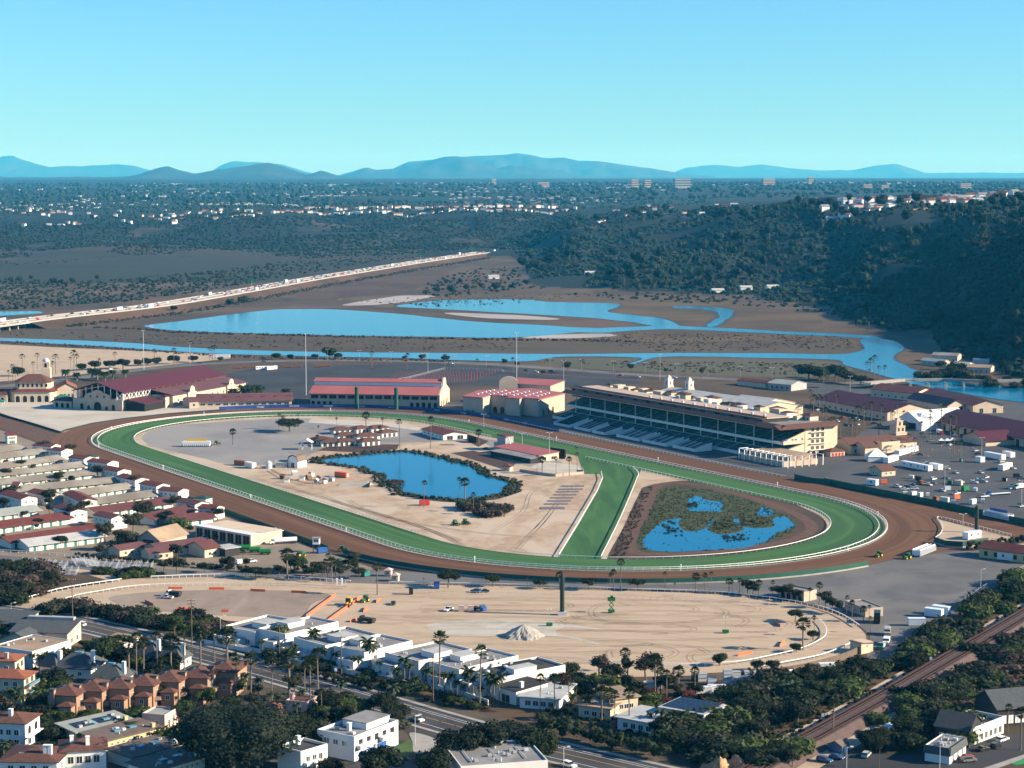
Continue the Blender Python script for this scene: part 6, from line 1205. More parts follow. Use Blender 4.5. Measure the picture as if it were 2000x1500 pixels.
container('storage_container', 'small green container beside the entrance booths', 'container', 714, 1126, (725, 1124), 3, 2.4, 2.2, 'teal'); container('portable_toilet', 'blue portable toilet under the umbrella tree', 'toilet', 853, 1150, (860, 1150), 2.4, 2, 2.5, 'bluepaint')
car('blue suv', 930, 1157, (905, 1153), 'blue car with a dark one parked beyond the inside rail'); car('black sedan', 945, 1157, (925, 1157), 'black car right behind the blue one'); container('trailer', 'dark trailer sign stand by the arena rail', 'trailer', 803, 1161, (806, 1150), 2.2, 1.6, 2.6, 'charcoal')
t = thing('white_arch', 'white double gate posts at the end of the arena rail', 'gate', at(663, 1141)); [MB().box(a, a + .8, -.3, .3, 0, 2.6).build('post', 'white', t) for a in (-1.4, .6)]
# ------------------------------------------------------------ cars in the lots
LOT = [('white pickup', 1752, 952, (1770, 955), 'white pickup at the end of the lot row by the fence'), ('white sedan', 1768, 957, (1784, 957), 'white car in the middle of the fence row'), ('grey suv', 1774, 953, (1790, 954), 'grey car behind the white one in the fence row'), ('white sedan', 1786, 956, (1800, 956), 'white car at the sunny end of the fence row'), ('silver sedan', 1840, 960, (1852, 962), 'silver car alone by the equipment'), ('white suv', 1902, 944, (1915, 945), 'white car in front of the cluster by the shed'), ('white sedan', 1910, 939, (1925, 940), 'white car at the back of the cluster'), ('silver suv', 1921, 942, (1935, 944), 'silver car at the lamp end of the cluster'), ('black sedan', 1797, 889, (1815, 890), 'black car in the open asphalt'), ('white suv', 1788, 882, (1800, 880), 'white car beside the long trailer office'), ('white sedan', 1865, 852, (1890, 856), 'white car close to the largest purple hall'), ('white pickup', 1917, 864, (1930, 862), 'white pickup by the traffic island'), ('grey sedan', 1923, 860, (1935, 858), 'grey car by the traffic island'), ('silver sedan', 1978, 916, (1990, 918), 'silver car behind the cream mobile office'),
       ('white sedan', 1598, 802, (1612, 800), 'white car driving near the purple hall'), ('black suv', 1654, 832, (1665, 834), 'black car in the first palm bay'), ('black sedan', 1662, 832, (1675, 834), 'second black car in the palm bay'), ('white sedan', 1674, 830, (1686, 832), 'white car in the palm bay'), ('white suv', 1672, 821, (1684, 822), 'white car behind the palm bay'), ('black sedan', 1707, 828, (1720, 828), 'black car on the open lot past the palm bay'), ('white sedan', 1636, 824, (1646, 826), 'white car next to the grandstand end'), ('red sedan', 1646, 816, (1660, 812), 'bright pink red car behind the grandstand end'),
       ('white pickup', 398, 1053, (412, 1056), 'white pickup before the open maintenance shed'), ('white van', 472, 1101, (486, 1099), 'white van under the yard palm'), ('white pickup', 490, 1099, (505, 1097), 'white pickup beside the van in the yard'), ('white suv', 62, 950, (75, 948), 'white car between the pale stable rows'), ('black sedan', 75, 1012, (82, 1010), 'black car by the sage roofed row'), ('white sedan', 158, 1024, (165, 1022), 'white car by the green stair'), ('silver sedan', 1010, 898, (1025, 901), 'silver cart under the media lean-to'), ('black sedan', 950, 878, (965, 880), 'dark cart on the infield paving'),
       ('white sedan', 216, 722, (235, 720), 'white car on the back road by the hedge trees'), ('black suv', 390, 710, (410, 709), 'black car on the back road near the white trailer'), ('black sedan', 515, 707, (540, 706), 'dark car on the back road behind the dark lot'), ('white suv', 880, 711, (900, 712), 'white car on the back road above the netted lot'), ('black sedan', 1028, 724, (1045, 725), 'dark car on the back road past the netted lot'), ('white suv', 1047, 728, (1065, 729), 'white car on the back road past the netted lot'), ('black suv', 1078, 726, (1095, 727), 'dark car ahead of the white one on the back road'), ('red sedan', 1212, 734, (1230, 735), 'red car on the back road behind the roof pavilions'), ('white sedan', 1246, 737, (1262, 738), 'white car on the back road near the creek'), ('white suv', 1317, 739, (1335, 740), 'white car on the back road past the creek'), ('white sedan', 1454, 742, (1470, 743), 'white car on the back road near the depot'),
       ('white sedan', 1788, 742, (1800, 742), 'white car crossing the river bridge'), ('white suv', 158, 1222, (140, 1218), 'white car driving on the coast road by the dark roofed homes'), ('white pickup', 815, 1408, (838, 1416), 'white pickup with ladder rack on the coast road'), ('white suv', 1112, 1498, (1125, 1502), 'white car by the grey roofed building'), ('blue suv', 1610, 1488, (1640, 1494), 'blue car in the restaurant lot corner'), ('blue sedan', 1634, 1482, (1655, 1486), 'bright blue car beside the other in the restaurant lot'), ('silver suv', 1692, 1478, (1700, 1470), 'pale blue car before the garden shed'), ('white suv', 1958, 1448, (1970, 1444), 'white car beneath the restaurant palms'), ('red sedan', 1888, 1482, (1905, 1478), 'red car beside the white restaurant wall'), ('grey suv', 1892, 1488, (1910, 1486), 'grey car in front of the red one'), ('black sedan', 1920, 1466, (1935, 1462), 'dark car in the shaded restaurant drive'), ('black suv', 1945, 1460, (1955, 1455), 'black car under the restaurant trees')]
for k_, x, y, d_, l_ in LOT: car(k_, x, y, d_, l_, z=5 if 'bridge' in l_ else .06)
cq = random.Random(8); CL = [(cq.uniform(1760, 1995), 0) for _ in range(30)]; CL = sorted((x, 850 + (x - 1760) * .1 + cq.random() * (100 + (x - 1760) * .1)) for x, _ in CL)
for i, (x, y) in enumerate(CL): k_ = cq.choice(['white sedan', 'silver sedan', 'black sedan', 'white suv', 'grey sedan', 'white pickup', 'grey pickup', 'silver suv']); car(k_, x, y, (x + 10, y + cq.uniform(-3, 4)), ordw(i) + ' from the left of the cars scattered over the busy lot', .06, 'cars scattered over the lot')
cabtruck('semi_truck', 'blue tractor unit with long flat trailer in the lot', 'truck', 1950, 967, (1910, 970), 'bluepaint', 'p_white', 15, flat=True); cabtruck('box_truck', 'white box truck behind the parked trailers', 'truck', 1990, 955, (1970, 958), 'p_white', 'p_white', 7); cabtruck('service_truck', 'red and white service truck by the mission offices', 'truck', 1836, 848, (1850, 854), 'p_red', 'p_white', 9)
cabtruck('cement_truck', 'white truck in the lane below the parking lot', 'truck', 1731, 1258, (1728, 1266), 'p_white', 'p_white', 6.5, 1.6); cabtruck('tow_truck', 'turquoise truck following in the shaded lane', 'truck', 1720, 1268, (1712, 1276), 'teal', 'galv', 5.5, 1.2); cabtruck('delivery_truck', 'tan delivery truck coming out of the lot', 'truck', 1733, 1240, (1731, 1250), 'p_sand', 'p_sand', 6, 2)
container('trailer', 'pale blue box trailer alone at the lot exit', 'trailer', 1790, 1222, (1806, 1222), 6.5, 2.6, 2.6, 'bluewall'); container('trailer', 'white box trailer behind a dark shrub, front of two', 'trailer', 1824, 1205, (1840, 1207), 7, 2.8, 3, 'bluewall'); container('trailer', 'white box trailer behind a dark shrub, rear of two', 'trailer', 1838, 1200, (1852, 1202), 7, 2.8, 3, 'bluewall'); container('billboard_trailer', 'black advertising trailer parked beside the arena trees', 'trailer', 1713, 1216, (1714, 1206), 6, 2.4, 4, 'p_black')
for i, (x, y, m_) in enumerate([(1768, 967, 'offwhite'), (1784, 968, 'galv'), (1797, 972, 'galv'), (1812, 970, 'offwhite'), (1828, 978, 'rust'), (1845, 981, 'offwhite'), (1862, 984, 'galv'), (1868, 975, 'orange'), (1900, 985, 'p_white'), (1920, 982, 'p_white'), (1868, 947, 'redpaint'), (1872, 948, 'cream'), (1855, 945, 'tractor_green'), (1850, 958, 'galv'), (1885, 959, 'tractor_green'), (1905, 960, 'p_white'), (1800, 947, 'rust'), (1795, 940, 'charcoal'), (1780, 935, 'offwhite'), (1726, 945, 'orange'), (1982, 955, 'shade_green'), (1992, 990, 'shade_green'), (1878, 902, 'tractor_green'), (1875, 866, 'tractor_green'), (1962, 940, 'charcoal'), (1985, 933, 'charcoal')]): t = container('equipment_crate', 'crate or machine among the equipment scattered over the busy lot', 'crate', x, y, i * .5, 2.5 + (i % 3), 1.8, 1.6 + .4 * (i % 3), m_, group='equipment scattered over the lot')
for i, (x, y) in enumerate([(1763, 871), (1776, 891), (1793, 882), (1820, 880), (1838, 872), (1855, 878), (1872, 882), (1888, 870), (1900, 876), (1812, 893)]): t = thing('barrel', 'orange traffic barrel on the open lot', 'barrel', at(x, y), 0, 'traffic barrels on the lot'); MB().cyl(0, 0, 0, 1.0, .35, .28, n=8).build('body', 'orange', t); MB().cyl(0, 0, .0, .12, .45, n=8).build('foot', 'charcoal', t)
# storage yard with stacked stalls behind the board fence
for i, (x, y, n_) in enumerate([(1371, 1330, 2), (1390, 1338, 2), (1421, 1338, 4), (1437, 1326, 2), (1442, 1338, 2), (1456, 1336, 2), (1470, 1337, 2), (1462, 1325, 2), (1478, 1326, 2), (1487, 1320, 1)]):
    t = thing('panel_stack', 'stack of grey folded stall panels in the storage yard, ' + ['frame-side back', 'frame-side front', 'tallest one', 'behind the tallest', 'low one after the tallest', 'fifth along the front', 'last along the front', 'second back row', 'third back row', 'smallest by the bouncy castle'][i], 'stack', at(x, y), .1, 'stall panel stacks')
    for k in range(n_): MB().box(-1.5, 1.5, -1.2, 1.2, k * 1.35 + .1, k * 1.35 + 1.2).build('panel_crate', 'galv', t); MB().box(-1.6, 1.6, -1.3, 1.3, k * 1.35 + 1.2, k * 1.35 + 1.35).build('lid', 'greywall', t)
t = thing('inflatable', 'red and yellow inflatable castle in the storage yard', 'inflatable', at(1530, 1334)); MB().box(-1.8, 1.8, -1.5, 1.5, 0, 1).build('base', 'redpaint', t); [MB().cyl(a, b, 1, 5, .5, .4, n=10).build('turret', m_, t) for a, b, m_ in ((-1.4, -1.1, 'redpaint'), (1.4, -1.1, 'yellowpaint'), (-1.4, 1.1, 'yellowpaint'), (1.4, 1.1, 'redpaint'))]; MB().box(-1.4, 1.4, .9, 1.2, 1, 4).build('back_wall', 'redpaint', t)
for i, (x, y, l_) in enumerate([(1372, 1355, 'white trailer in the yard behind the palms'), (1400, 1352, 'white tank trailer in the yard near the shrubs'), (1275, 1345, 'silver trailer under the bare tree'), (1552, 1322, 'white cart beside the inflatable'), (1616, 1308, 'pale machine under the board fence')]): container('yard_trailer', l_, 'trailer', x, y, .1, 6, 2.2, 2, 'p_white', wheels=True)
wallpath('board_fence', 'grey brown board fence along the near rail of the arena', 'fence', crom(W([(1690, 1270), (1640, 1292), (1560, 1312), (1480, 1322), (1400, 1328), (1350, 1330)]), 8, False), 2.6, .12, 'fencewood'); bld('shed', 'tan shed with brown roof at the end of the board fence', (1660, 1272), (1682, 1278), 6, 4, 'cream', 'shed', 'brown_roof', -.8, .3, [('r', 1, 2.4, .6, .6)])
bld('low_building', 'tan low building with arches behind the arena palms', (1522, 1166), (1570, 1176), 8, 3.6, 'tan', 'flat', 'grey_roof', .6, 0, [('f', 4, .1, 2, 2.6, .5, 'dark', 'tan', True)]); bld('low_building', 'long grey roofed shed beside the black trailer', (1650, 1190), (1690, 1206), 8, 3.2, 'tan', 'flat', 'grey_roof', .4, 0, [('f', 3, 1, 1.2, 1)])
rail('chain_fence', 'pale chain link fence edging the large parking lot', W([(1878, 1180), (1930, 1146), (2010, 1108)]), 1.8, 2.5, .05, .05, 'galv', True)

# ------------------------------------------------------------ homes in front
def clutter(t, L, D, H, n, seed):
    rr = random.Random(seed); t = bpy.data.objects[t['roofname']] if 'roofname' in t else t
    for i in range(n):
        x, y = rr.uniform(.12, .88) * L, rr.uniform(.15, .85) * D; q = MB(); k = rr.random()
        if k < .5: q.cyl(x, y, H, H + .7, .22, n=6)
        else: q.box(x - .6, x + .6, y - .5, y + .5, H + .05, H + .75)
        q.build('roof_vent', 'galv' if k < .7 else 'greywall', t)
def solar(t, x0, x1, y0, y1, z, n, m, tilt=.25):
    t = bpy.data.objects[t['roofname']] if 'roofname' in t else t
    for i in range(n):
        for j in range(m):
            a, b = x0 + (x1 - x0) * i / n + .08, x0 + (x1 - x0) * (i + 1) / n - .08; c, d = y0 + (y1 - y0) * j / m + .25, y0 + (y1 - y0) * (j + 1) / m - .25; q = MB(); q.add([(a, c, z + .15), (b, c, z + .15), (b, d, z + .15 + tilt), (a, d, z + .15 + tilt), (a, c, z + .05), (b, c, z + .05), (b, d, z + .05 + tilt), (a, d, z + .05 + tilt)], [(0, 1, 2, 3), (7, 6, 5, 4), (0, 4, 5, 1), (1, 5, 6, 2), (2, 6, 7, 3), (3, 7, 4, 0)]); q.build('solar_panel', 'solar', t)
WV = [('f', 3, 1, 2.2, 1.6, 1.5, 'glass_sky'), ('r', 3, 3.4, 1.4, 1.2, 2, 'glass'), ('r', 2, .8, 1.6, 1.6, 3)]
VIL = [('farthest white villa with a low flat roof on the coast road', (436, 1253), (498, 1265), 24, 5.2, 'grey_roof'), ('white villa with a curved back parapet, second along the road', (504, 1263), (558, 1275), 27, 6.2, 'grey_roof'), ('white villa with small skylights on its flat roof, third along the road', (574, 1280), (636, 1297), 25, 6.0, 'grey_roof'), ('white villa with darker roof and curved back, fourth along the road', (652, 1296), (712, 1310), 24, 5.8, 'grey_roof'), ('white villa with long sloping parapet walls, fifth along the road', (752, 1313), (818, 1331), 25, 6.4, 'grey_roof'), ('white villa with many roof vents, sixth along the road', (838, 1328), (897, 1344), 28, 5.8, 'grey_roof'), ('white villa with dark sunken roof court, last along the road', (915, 1346), (968, 1364), 30, 6.0, 'dark_roof')]
for i, (l_, a, b, D, H, rm) in enumerate(VIL):
    t = bld('villa', l_, a, b, D, H, 'stucco', 'flat', rm, .75, 0, WV, cat='house', group='white villas', sky_=((.3, .3, 2, 1.2), (.55, .35, 2, 1.2)) if i in (2, 3) else ()); L = frame(a, b)[2]; clutter(t, L, D, H + .06, 5 if i < 5 else 11, i)
    q = MB(); q.box(L * .3, L * .7, -3.5, 0, 0, H * .55); q.build('porch', 'stucco', t); q = MB(); q.box(L * .3 - .2, L * .7 + .2, -3.7, 0, H * .55, H * .55 + .2); q.build('porch_roof', 'pale_roof', t)
    q = MB(); q.box(L + .3, L + 2.6, 3, 5.4, 0, H * .6); q.build('side_bay', 'stucco', t)
    w0, w1 = ((.02, .42), (.55, .97), (.0, .5), (.5, 1.), (.05, .6), (.35, .9), (.1, .5))[i]; hw = H * (.62, .7, .55, .66, .72, .6, .64)[i]; MB().box(L * w0, L * w1, -5.5, -.02, 0, hw).build('front_wing', 'stucco', t); roofpart(t, 'flat', L * w0, L * w1, -5.5, -.02, hw, .5, 0, 'grey_roof', 'stucco', name='wing_roof'); wins(t, 'f', L * (w1 - w0), 5, 2, .9, 1.5, 1.5, 1, 'glass_sky', 'white', False, 'window', L * w0, -5.5)
    u0, u1 = ((.5, .95), (.1, .5), (.55, .98), (.05, .4), (.6, .98), (.1, .45), (.6, .9))[i]; MB().box(L * u0, L * u1, D * .3, D * .62, H + .06, H + 1.9).build('roof_room', 'stucco', t); MB().box(L * u0 - .2, L * u1 + .2, D * .3 - .2, D * .62 + .2, H + 1.9, H + 2.1).build('roof_room_cap', 'pale_roof', t)
    if i in (1, 2, 3):
        q = MB(); n = 12; R0 = L * .5; pts = [(L / 2 + R0 * cos(pi * k / n), D - .2 + R0 * .35 * sin(pi * k / n)) for k in range(n + 1)]; q.prism(pts, 0, H - .3, 0); q.build('curved_bay', 'stucco', t); q = MB(); q.prism([(L / 2 + (x - L / 2) * .93, D + (y - D) * .9) for x, y in pts], H - .3, H - .2); q.build('bay_roof', 'grey_roof', t)
    if i == 6: q = MB(); q.box(3, L - 3, 12, 24, H + .06, H + 1.4); q.build('roof_plant', 'charcoal', t); clutter(t, L, D, H + 1.4, 6, 50)
    wy = -7; q = MB(); q.box(-3, L + 5, wy, wy + .25, 0, 1.7); q.build('garden_wall', 'stucco', t)
    for u in (.2, .8): q = MB(); q.box(u * L - .35, u * L + .35, wy - .1, wy + .35, 0, 2.1); q.build('gate_post', 'stucco', t)
t = bld('garage', 'white garage with charcoal roof below the last villa', (968, 1366), (1008, 1378), 14, 4.6, 'stucco', 'shed', 'charcoal', .6, .3, [('f', 1, .1, 4, 2.6, 1, 'charcoal')], cat='house', chim=[(.8, .3, 1.5, 'stucco')])
t = bld('bungalow', 'bungalow with pale sage flat roofs behind the long hedge', (1015, 1382), (1092, 1388), 20, 3.6, 'stucco', 'slab', 'pale_roof', 0, .8, [('r', 2, 1, 2, 1.6), ('f', 4, 1, 1.8, 1.6)], cat='house'); clutter(t, 13, 18, 3.95, 6, 60)
t = bld('bungalow', 'tan bungalow with dark solar strip among the roadside palms', (1130, 1400), (1192, 1408), 11, 3.8, 'cream', 'slab', 'tan_roof', 0, .8, [('r', 2, 1.4, .9, 1), ('f', 3, 1, 1.6, 1.4)], cat='house'); solar(t, 4, 11, 1, 4, 4.15, 5, 1)
t = bld('bungalow', 'tan house with square chimney behind the solar strip bungalow', (1200, 1398), (1246, 1392), 13, 5.4, 'cream', 'slab', 'tan_roof', 0, .8, [('r', 2, 2.4, 1.4, 1.4), ('f', 3, 2, 1.4, 1.4)], cat='house', chim=[(.2, .7, 1.6, 'cream')])
t = bld('modern_house', 'white flat roofed house with rows of solar panels in the shrubs', (1206, 1424), (1282, 1438), 15, 3.8, 'stucco', 'slab', 'pale_roof', 0, .9, [('r', 3, .5, 1.4, 2.2), ('f', 4, 1, 1.6, 1.6)], cat='house', wing=[(8, 24, 12, 26, 5.4, 'slab', 'pale_roof', 'stucco', 0)]); solar(t, 8.5, 23.5, 13, 25.5, 5.75, 8, 4); wins(t, 'r', 16, 14, 3, .6, 1.6, 3.6, 1.2, 'glass', 'white', False, 'window', 8, 12)
# left of the road
t = bld('condo', 'dark roofed condo with long grey ridge next to the coast road', (20, 1262), (132, 1266), 14, 5.4, 'cream', 'shed', 'slate_roof', 2.2, .5, [('r', 2, 1, 1.6, 1.8), ('f', 5, 1, 1.6, 1.6)], cat='house'); MB().box(2, 20, 12, 14.4, 6.6, 8.6).build('roof_ridge', 'greywall', t)
bld('condo', 'dark roofed condo farther along the coast road at the frame edge', (-60, 1240), (42, 1246), 14, 5, 'cream', 'shed', 'slate_roof', 2, .5, [('r', 2, 1, 1.6, 1.8), ('f', 5, 1, 1.6, 1.6)], cat='house')
bld('condo', 'grey gabled condo between the dark roofs and the tan roof', (0, 1272), (62, 1276), 10, 4.4, 'cream', 'gable', 'slate_roof', 2.6, .5, [('r', 2, 1, 1.4, 1.4), ('f', 3, 1, 1.4, 1.4)], axis='y', cat='house')
t = bld('cream_house', 'big cream house with tan flat roof and lit side wall', (-12, 1296), (64, 1308), 20, 6.2, 'stucco', 'flat', 'tan_roof', .3, 0, [('f', 3, 2.6, 1.6, 2), ('r', 3, 3, 1.6, 1.6, 2), ('r', 2, .8, 1.6, 1.4, 3)], cat='house'); clutter(t, 13, 20, 6.2, 5, 71); MB().box(12.7, 13, -4, 20, 0, 2.2).build('garden_wall', 'stucco', t)
bld('cottage', 'low tan roofed cottage beside the coast road trees', (196, 1268), (242, 1272), 12, 3, 'stucco', 'slab', 'tan_roof', 0, .6, [('r', 2, .8, 1.4, 1.4), ('f', 3, .8, 1.4, 1.4)], cat='house')
t = bld('tile_apartment', 'three storey house with orange tile roof and balconies at the frame edge', (-40, 1372), (48, 1376), 9, 8.6, 'cream', 'hip', 'orange_tile', 1.8, 1, [('r', 2, .6, 2, 2, .6), ('r', 2, 3.4, 2, 2, .6), ('r', 2, 6.2, 2, 1.8, .6), ('f', 4, 6, 1.4, 1.4), ('f', 4, 3, 1.4, 1.4)], cat='house'); L = frame((-40, 1372), (48, 1376))[2]
for z in (3.0, 5.8): MB().box(L, L + 1.8, .2, 8.8, z - .15, z).build('balcony', 'pinkstucco', t); MB().box(L + 1.7, L + 1.8, .2, 8.8, z, z + 1).build('railing', 'glass_sky', t)
t = bld('tile_apartment', 'house with blue slate and orange tile roof behind the balconied one', (-40, 1330), (30, 1332), 9, 7.2, 'cream', 'hip', 'orange_tile', 1.6, .9, [('r', 2, 4, 2, 2, .6), ('f', 3, 4, 1.4, 1.4)], cat='house', chim=[(.75, .1, 1, 'pinkstucco')])
for i, (a, b, l_) in enumerate([((104, 1322), (178, 1326), 'slate roofed house with tall white chimney, nearest the cream house'), ((172, 1344), (238, 1348), 'slate roofed house with white chimney, nearest the peach terrace'), ((262, 1296), (304, 1300), 'slate roofed house with white chimney among the tall palms'), ((306, 1304), (352, 1308), 'slate roofed house with white chimney next to the road'), ((78, 1318), (110, 1322), 'small slate roofed annex beside the cream house')]):
    t = thing('slate_house', l_, 'house', *frame(a, b)[:2], 'slate roofed houses'); L = frame(a, b)[2]; D = L * .9; H = 3.2; MB().box(0, L, 0, D, 0, H).build('wall', 'stucco', t); MB().hip(0, L, 0, D, H, 4, .7, flat=.25).build('roof', 'slate_roof', t); MB().box(L * .4, L * .6, D * .42, D * .58, H + 4.1, H + 4.6).build('roof_lantern', 'glass_sky', t)
    MB().box(L * .86, L * .86 + 1.2, D * .35, D * .35 + 1.2, 0, H + 5.6).build('chimney', 'white', t); wins(t, 'f', L, D, 2, 1, 1.2, 1.2); wins(t, 'r', L, D, 2, 1, 1.2, 1.2)
for i, (x, y, l_) in enumerate([(100, 1406, 'first from the frame edge'), (150, 1397, 'second from the frame edge'), (203, 1392, 'third along, with rounded balcony'), (250, 1386, 'fourth along the terrace'), (300, 1378, 'fifth along the terrace'), (356, 1370, 'sixth along, beside the lime tree'), (410, 1358, 'last, next to the road palms')]):
    t = bld('peach_townhouse', 'peach townhouse with brown tile roof, ' + l_, (x - 6, y), (x + 50, y + 3), 12, 8.2, 'peach', 'hip', 'tile_roof', 2.2, .8, [('r', 2, 4.2, 1.5, 2, .8, 'glass', 'offwhite'), ('r', 2, 1, 1.5, 2, .8), ('f', 1, 4, 1.0, 1.2, 3)], cat='house', group='peach townhouses'); L = frame((x - 6, y), (x + 50, y + 3))[2]
    MB().box(L * .5, L * .95, -3.2, -.02, 0, 5.4).build('bay', 'peach', t); MB().hip(L * .5, L * .95, -3.2, -.02, 5.4, 1.2, .5).build('bay_roof', 'tile_roof', t); obj('window', winmesh(1.2, 1.4, 'glass', 'offwhite'), t, (L * .72, -3.23, 3.2))
    q = MB(); q.prism([(L, 1), (L + 1.6, 2), (L + 2.2, 5), (L + 1.6, 8), (L, 9)], 3.2, 4.3); q.build('balcony', 'peach', t); MB().box(1, 2.6, -1.0, .6, 0, 10).build('chimney', 'peach', t); MB().box(.8, 2.8, -1.2, .8, 10, 10.3).build('chimney_cap', 'slate_roof', t); MB().box(3.5, 6, 4, 6, 9.6, 10.2).build('skylight', 'glass_sky', t)
t = bld('white_villa', 'white villa with red tile hip roof and arched loggia at the frame edge', (-30, 1458), (50, 1462), 11, 7.6, 'stucco', 'hip', 'tile_roof', 2, .8, [('r', 2, 3.8, 2.2, 2.6, .6, 'dark', 'white', True), ('r', 2, .6, 2.2, 2.4, .6), ('f', 4, 4, 1.4, 1.6), ('f', 4, 1, 1.4, 1.6)], cat='house', chim=[(.55, .3, 1.4, 'white')]); MB().box(12.5, 14.5, 0, 11, 3.2, 3.4).build('balcony', 'white', t)
t = bld('white_villa', 'white villa with dark red tile roofs and twin chimneys, lower edge', (120, 1518), (208, 1512), 12, 7.4, 'stucco', 'hip', 'tile_roof', 2, .7, [('f', 4, 3.8, 1.6, 2), ('r', 2, 3.8, 1.4, 1.8)], cat='house', chim=[(.25, .4, 1.2, 'white'), (.6, .2, 1.4, 'white')])
t = bld('white_villa', 'white villa with several tile roofs and skylights, lower corner', (0, 1532), (112, 1534), 16, 6.6, 'stucco', 'hip', 'tile_roof', 2, .7, [('f', 4, 3.6, 1.6, 2), ('r', 2, 3.6, 1.4, 1.8)], cat='house', chim=[(.72, .3, 1.6, 'white'), (.8, .3, 1.6, 'white')], sky_=[(.3, .3, 1.4, 1)])
for i, (a, b, rm, wm, l_) in enumerate([((150, 1452), (260, 1427), 'sage_roof', 'yellowwall', 'long townhouse with sage roof and rows of solar tubes'), ((203, 1470), (314, 1441), 'brown_roof', 'yellowwall', 'long townhouse with brown roof and yellow walls'), ((257, 1502), (356, 1474), 'brown_roof', 'stucco', 'long townhouse with brown roof and white walls'), ((300, 1530), (400, 1500), 'brown_roof', 'stucco', 'long brown roofed townhouse under the big dark tree')]):
    t = bld('long_townhouse', l_, a, b, 11, 3.4, wm, 'shed', rm, .5, .8, [('f', 8, 1.6, .7, .7, 2, 'dark')], cat='house', group='long flat townhouses', chim=[(.9, .1, .9, wm)]); L = frame(a, b)[2]; clutter(t, L, 10, 3.7, 5, 80 + i)
    for u in (.35, .62): MB().box(L * u, L * u + 2.4, 4.5, 6.2, 3.6, 4.3).build('skylight', 'glass_sky', t)
    if i == 0: solar(t, 2, L * .42, 2.5, 8.5, 3.8, 7, 1, .1); solar(t, L * .5, L * .85, 2.5, 8.5, 3.8, 7, 1, .1)
bld('pink_house', 'small pink house with flat roof and crenellated parapet', (278, 1424), (322, 1428), 9, 4.6, 'pinkstucco', 'flat', 'sage_roof', .6, 0, [('f', 2, 1.4, 1.2, 1.6), ('r', 2, 1.4, 1.2, 1.6)], cat='house')
t = bld('pink_house', 'salmon house with orange tile roof and solar panel by the big tree', (520, 1418), (552, 1416), 8, 4.6, 'pinkstucco', 'hip', 'orange_tile', 1.2, .6, [('f', 2, 1.4, 1.4, 1.8), ('r', 2, 1.4, 1.2, 1.6)], cat='house'); solar(t, .8, 4, .2, 2.6, 5.1, 3, 1, .9); MB().box(4.9, 7.4, -1, 5, 1.8, 2.0).build('deck', 'wood', t)
bld('pink_house', 'low pinkish courtyard house among palms by the road', (558, 1392), (600, 1396), 8, 3.6, 'pinkstucco', 'flat', 'tile_roof', .6, 0, [('f', 2, 1, 1.2, 1.6)], cat='house', chim=[(.1, .4, 1.4, 'pinkstucco')])
t = bld('blue_white_house', 'three storey white house with blue garage doors and roof decks', (692, 1488), (778, 1454), 14, 6.8, 'bluewall', 'flat', 'grey_roof', .9, 0, [('f', 5, 4.3, 1.6, 1.7, 1.2, 'glass', 'redbrown_roof'), ('l', 3, 4.2, 1.8, 1.5, 2, 'glass_sky')], cat='house', chim=[(.3, .5, 1.4, 'white'), (.7, .6, 1, 'white')], door=[('f', .18, 3.6, 2.4, 'bluepaint'), ('f', .38, 3.6, 2.4, 'bluepaint'), ('f', .62, 4.4, 2.8, 'bluepaint')]); L = frame((692, 1488), (778, 1454))[2]
for u0, u1 in ((.05, .4), (.55, .85)): MB().box(L * u0, L * u1, -1.6, 0, 3.6, 4.7).build('balcony', 'stucco', t)
clutter(t, L, 13, 6.86, 6, 91); MB().box(L * .45, L * .98, 3, 12, 6.8, 8.8).build('upper_storey', 'bluewall', t); MB().box(L * .44, L * .99, 2.8, 12.2, 8.8, 9).build('upper_roof', 'grey_roof', t)
t = bld('white_house', 'white house with dark roof terrace, lower edge beside the big tree', (588, 1520), (640, 1504), 10, 7, 'stucco', 'flat', 'dark_roof', .9, 0, [('f', 3, 4, 1.4, 1.8), ('f', 3, 1, 1.4, 1.8)], cat='house', chim=[(.6, .8, 1.6, 'bluewall')]); MB().box(1, 7, -1.6, 0, 3.4, 4.4).build('balcony', 'stucco', t)
t = bld('office_block', 'grey flat roofed block with roof pipes at the lower edge', (900, 1545), (1070, 1532), 22, 6.6, 'stucco', 'flat', 'grey_roof', .5, 0, [('r', 4, 2, 2, 2.4, 1)], cat='building'); clutter(t, 26, 20, 6.7, 14, 95)
for k in range(3): MB().tube((4 + k * 8, 4, 7.0), (4 + k * 8, 16, 7.0), .12, n=5).build('roof_pipe', 'galv', t)
# restaurant corner
t = bld('restaurant', 'white walled restaurant with dark mansard roof and rooftop plant', (1806, 1486), (1854, 1494), 14, 4.6, 'stucco', 'flat', 'grey_roof', .3, 0, [('r', 3, .6, 1, 2, 1, 'glass')], cat='restaurant'); L = frame((1806, 1486), (1854, 1494))[2]
for q_ in ([(-.5, 2.6), (0, 4.9), (.35, 4.9), (.35, 2.6)],): MB().xsec(q_, -.4, L + .4, 0, 'x').build('mansard', 'slate_roof', t)
MB().xsec([(L + .5, 2.6), (L, 4.9), (L - .35, 4.9), (L - .35, 2.6)], -.4, 14.4, 0, 'y').build('mansard', 'slate_roof', t); clutter(t, L, 14, 4.7, 9, 97)
t = bld('restaurant', 'tall dark gabled restaurant hall with white trimmed end', (1826, 1452), (1892, 1462), 12, 5.6, 'charcoal', 'gable', 'dark_roof', 3.4, .5, [('r', 2, 1, 1.6, 2, 1, 'glass'), ('f', 4, 2.6, 1.2, 1, 1, 'glass_sky')], cat='restaurant'); MB().box(2, 9, 12, 20, 4.2, 4.6).build('terrace_roof', 'bluewall', t)
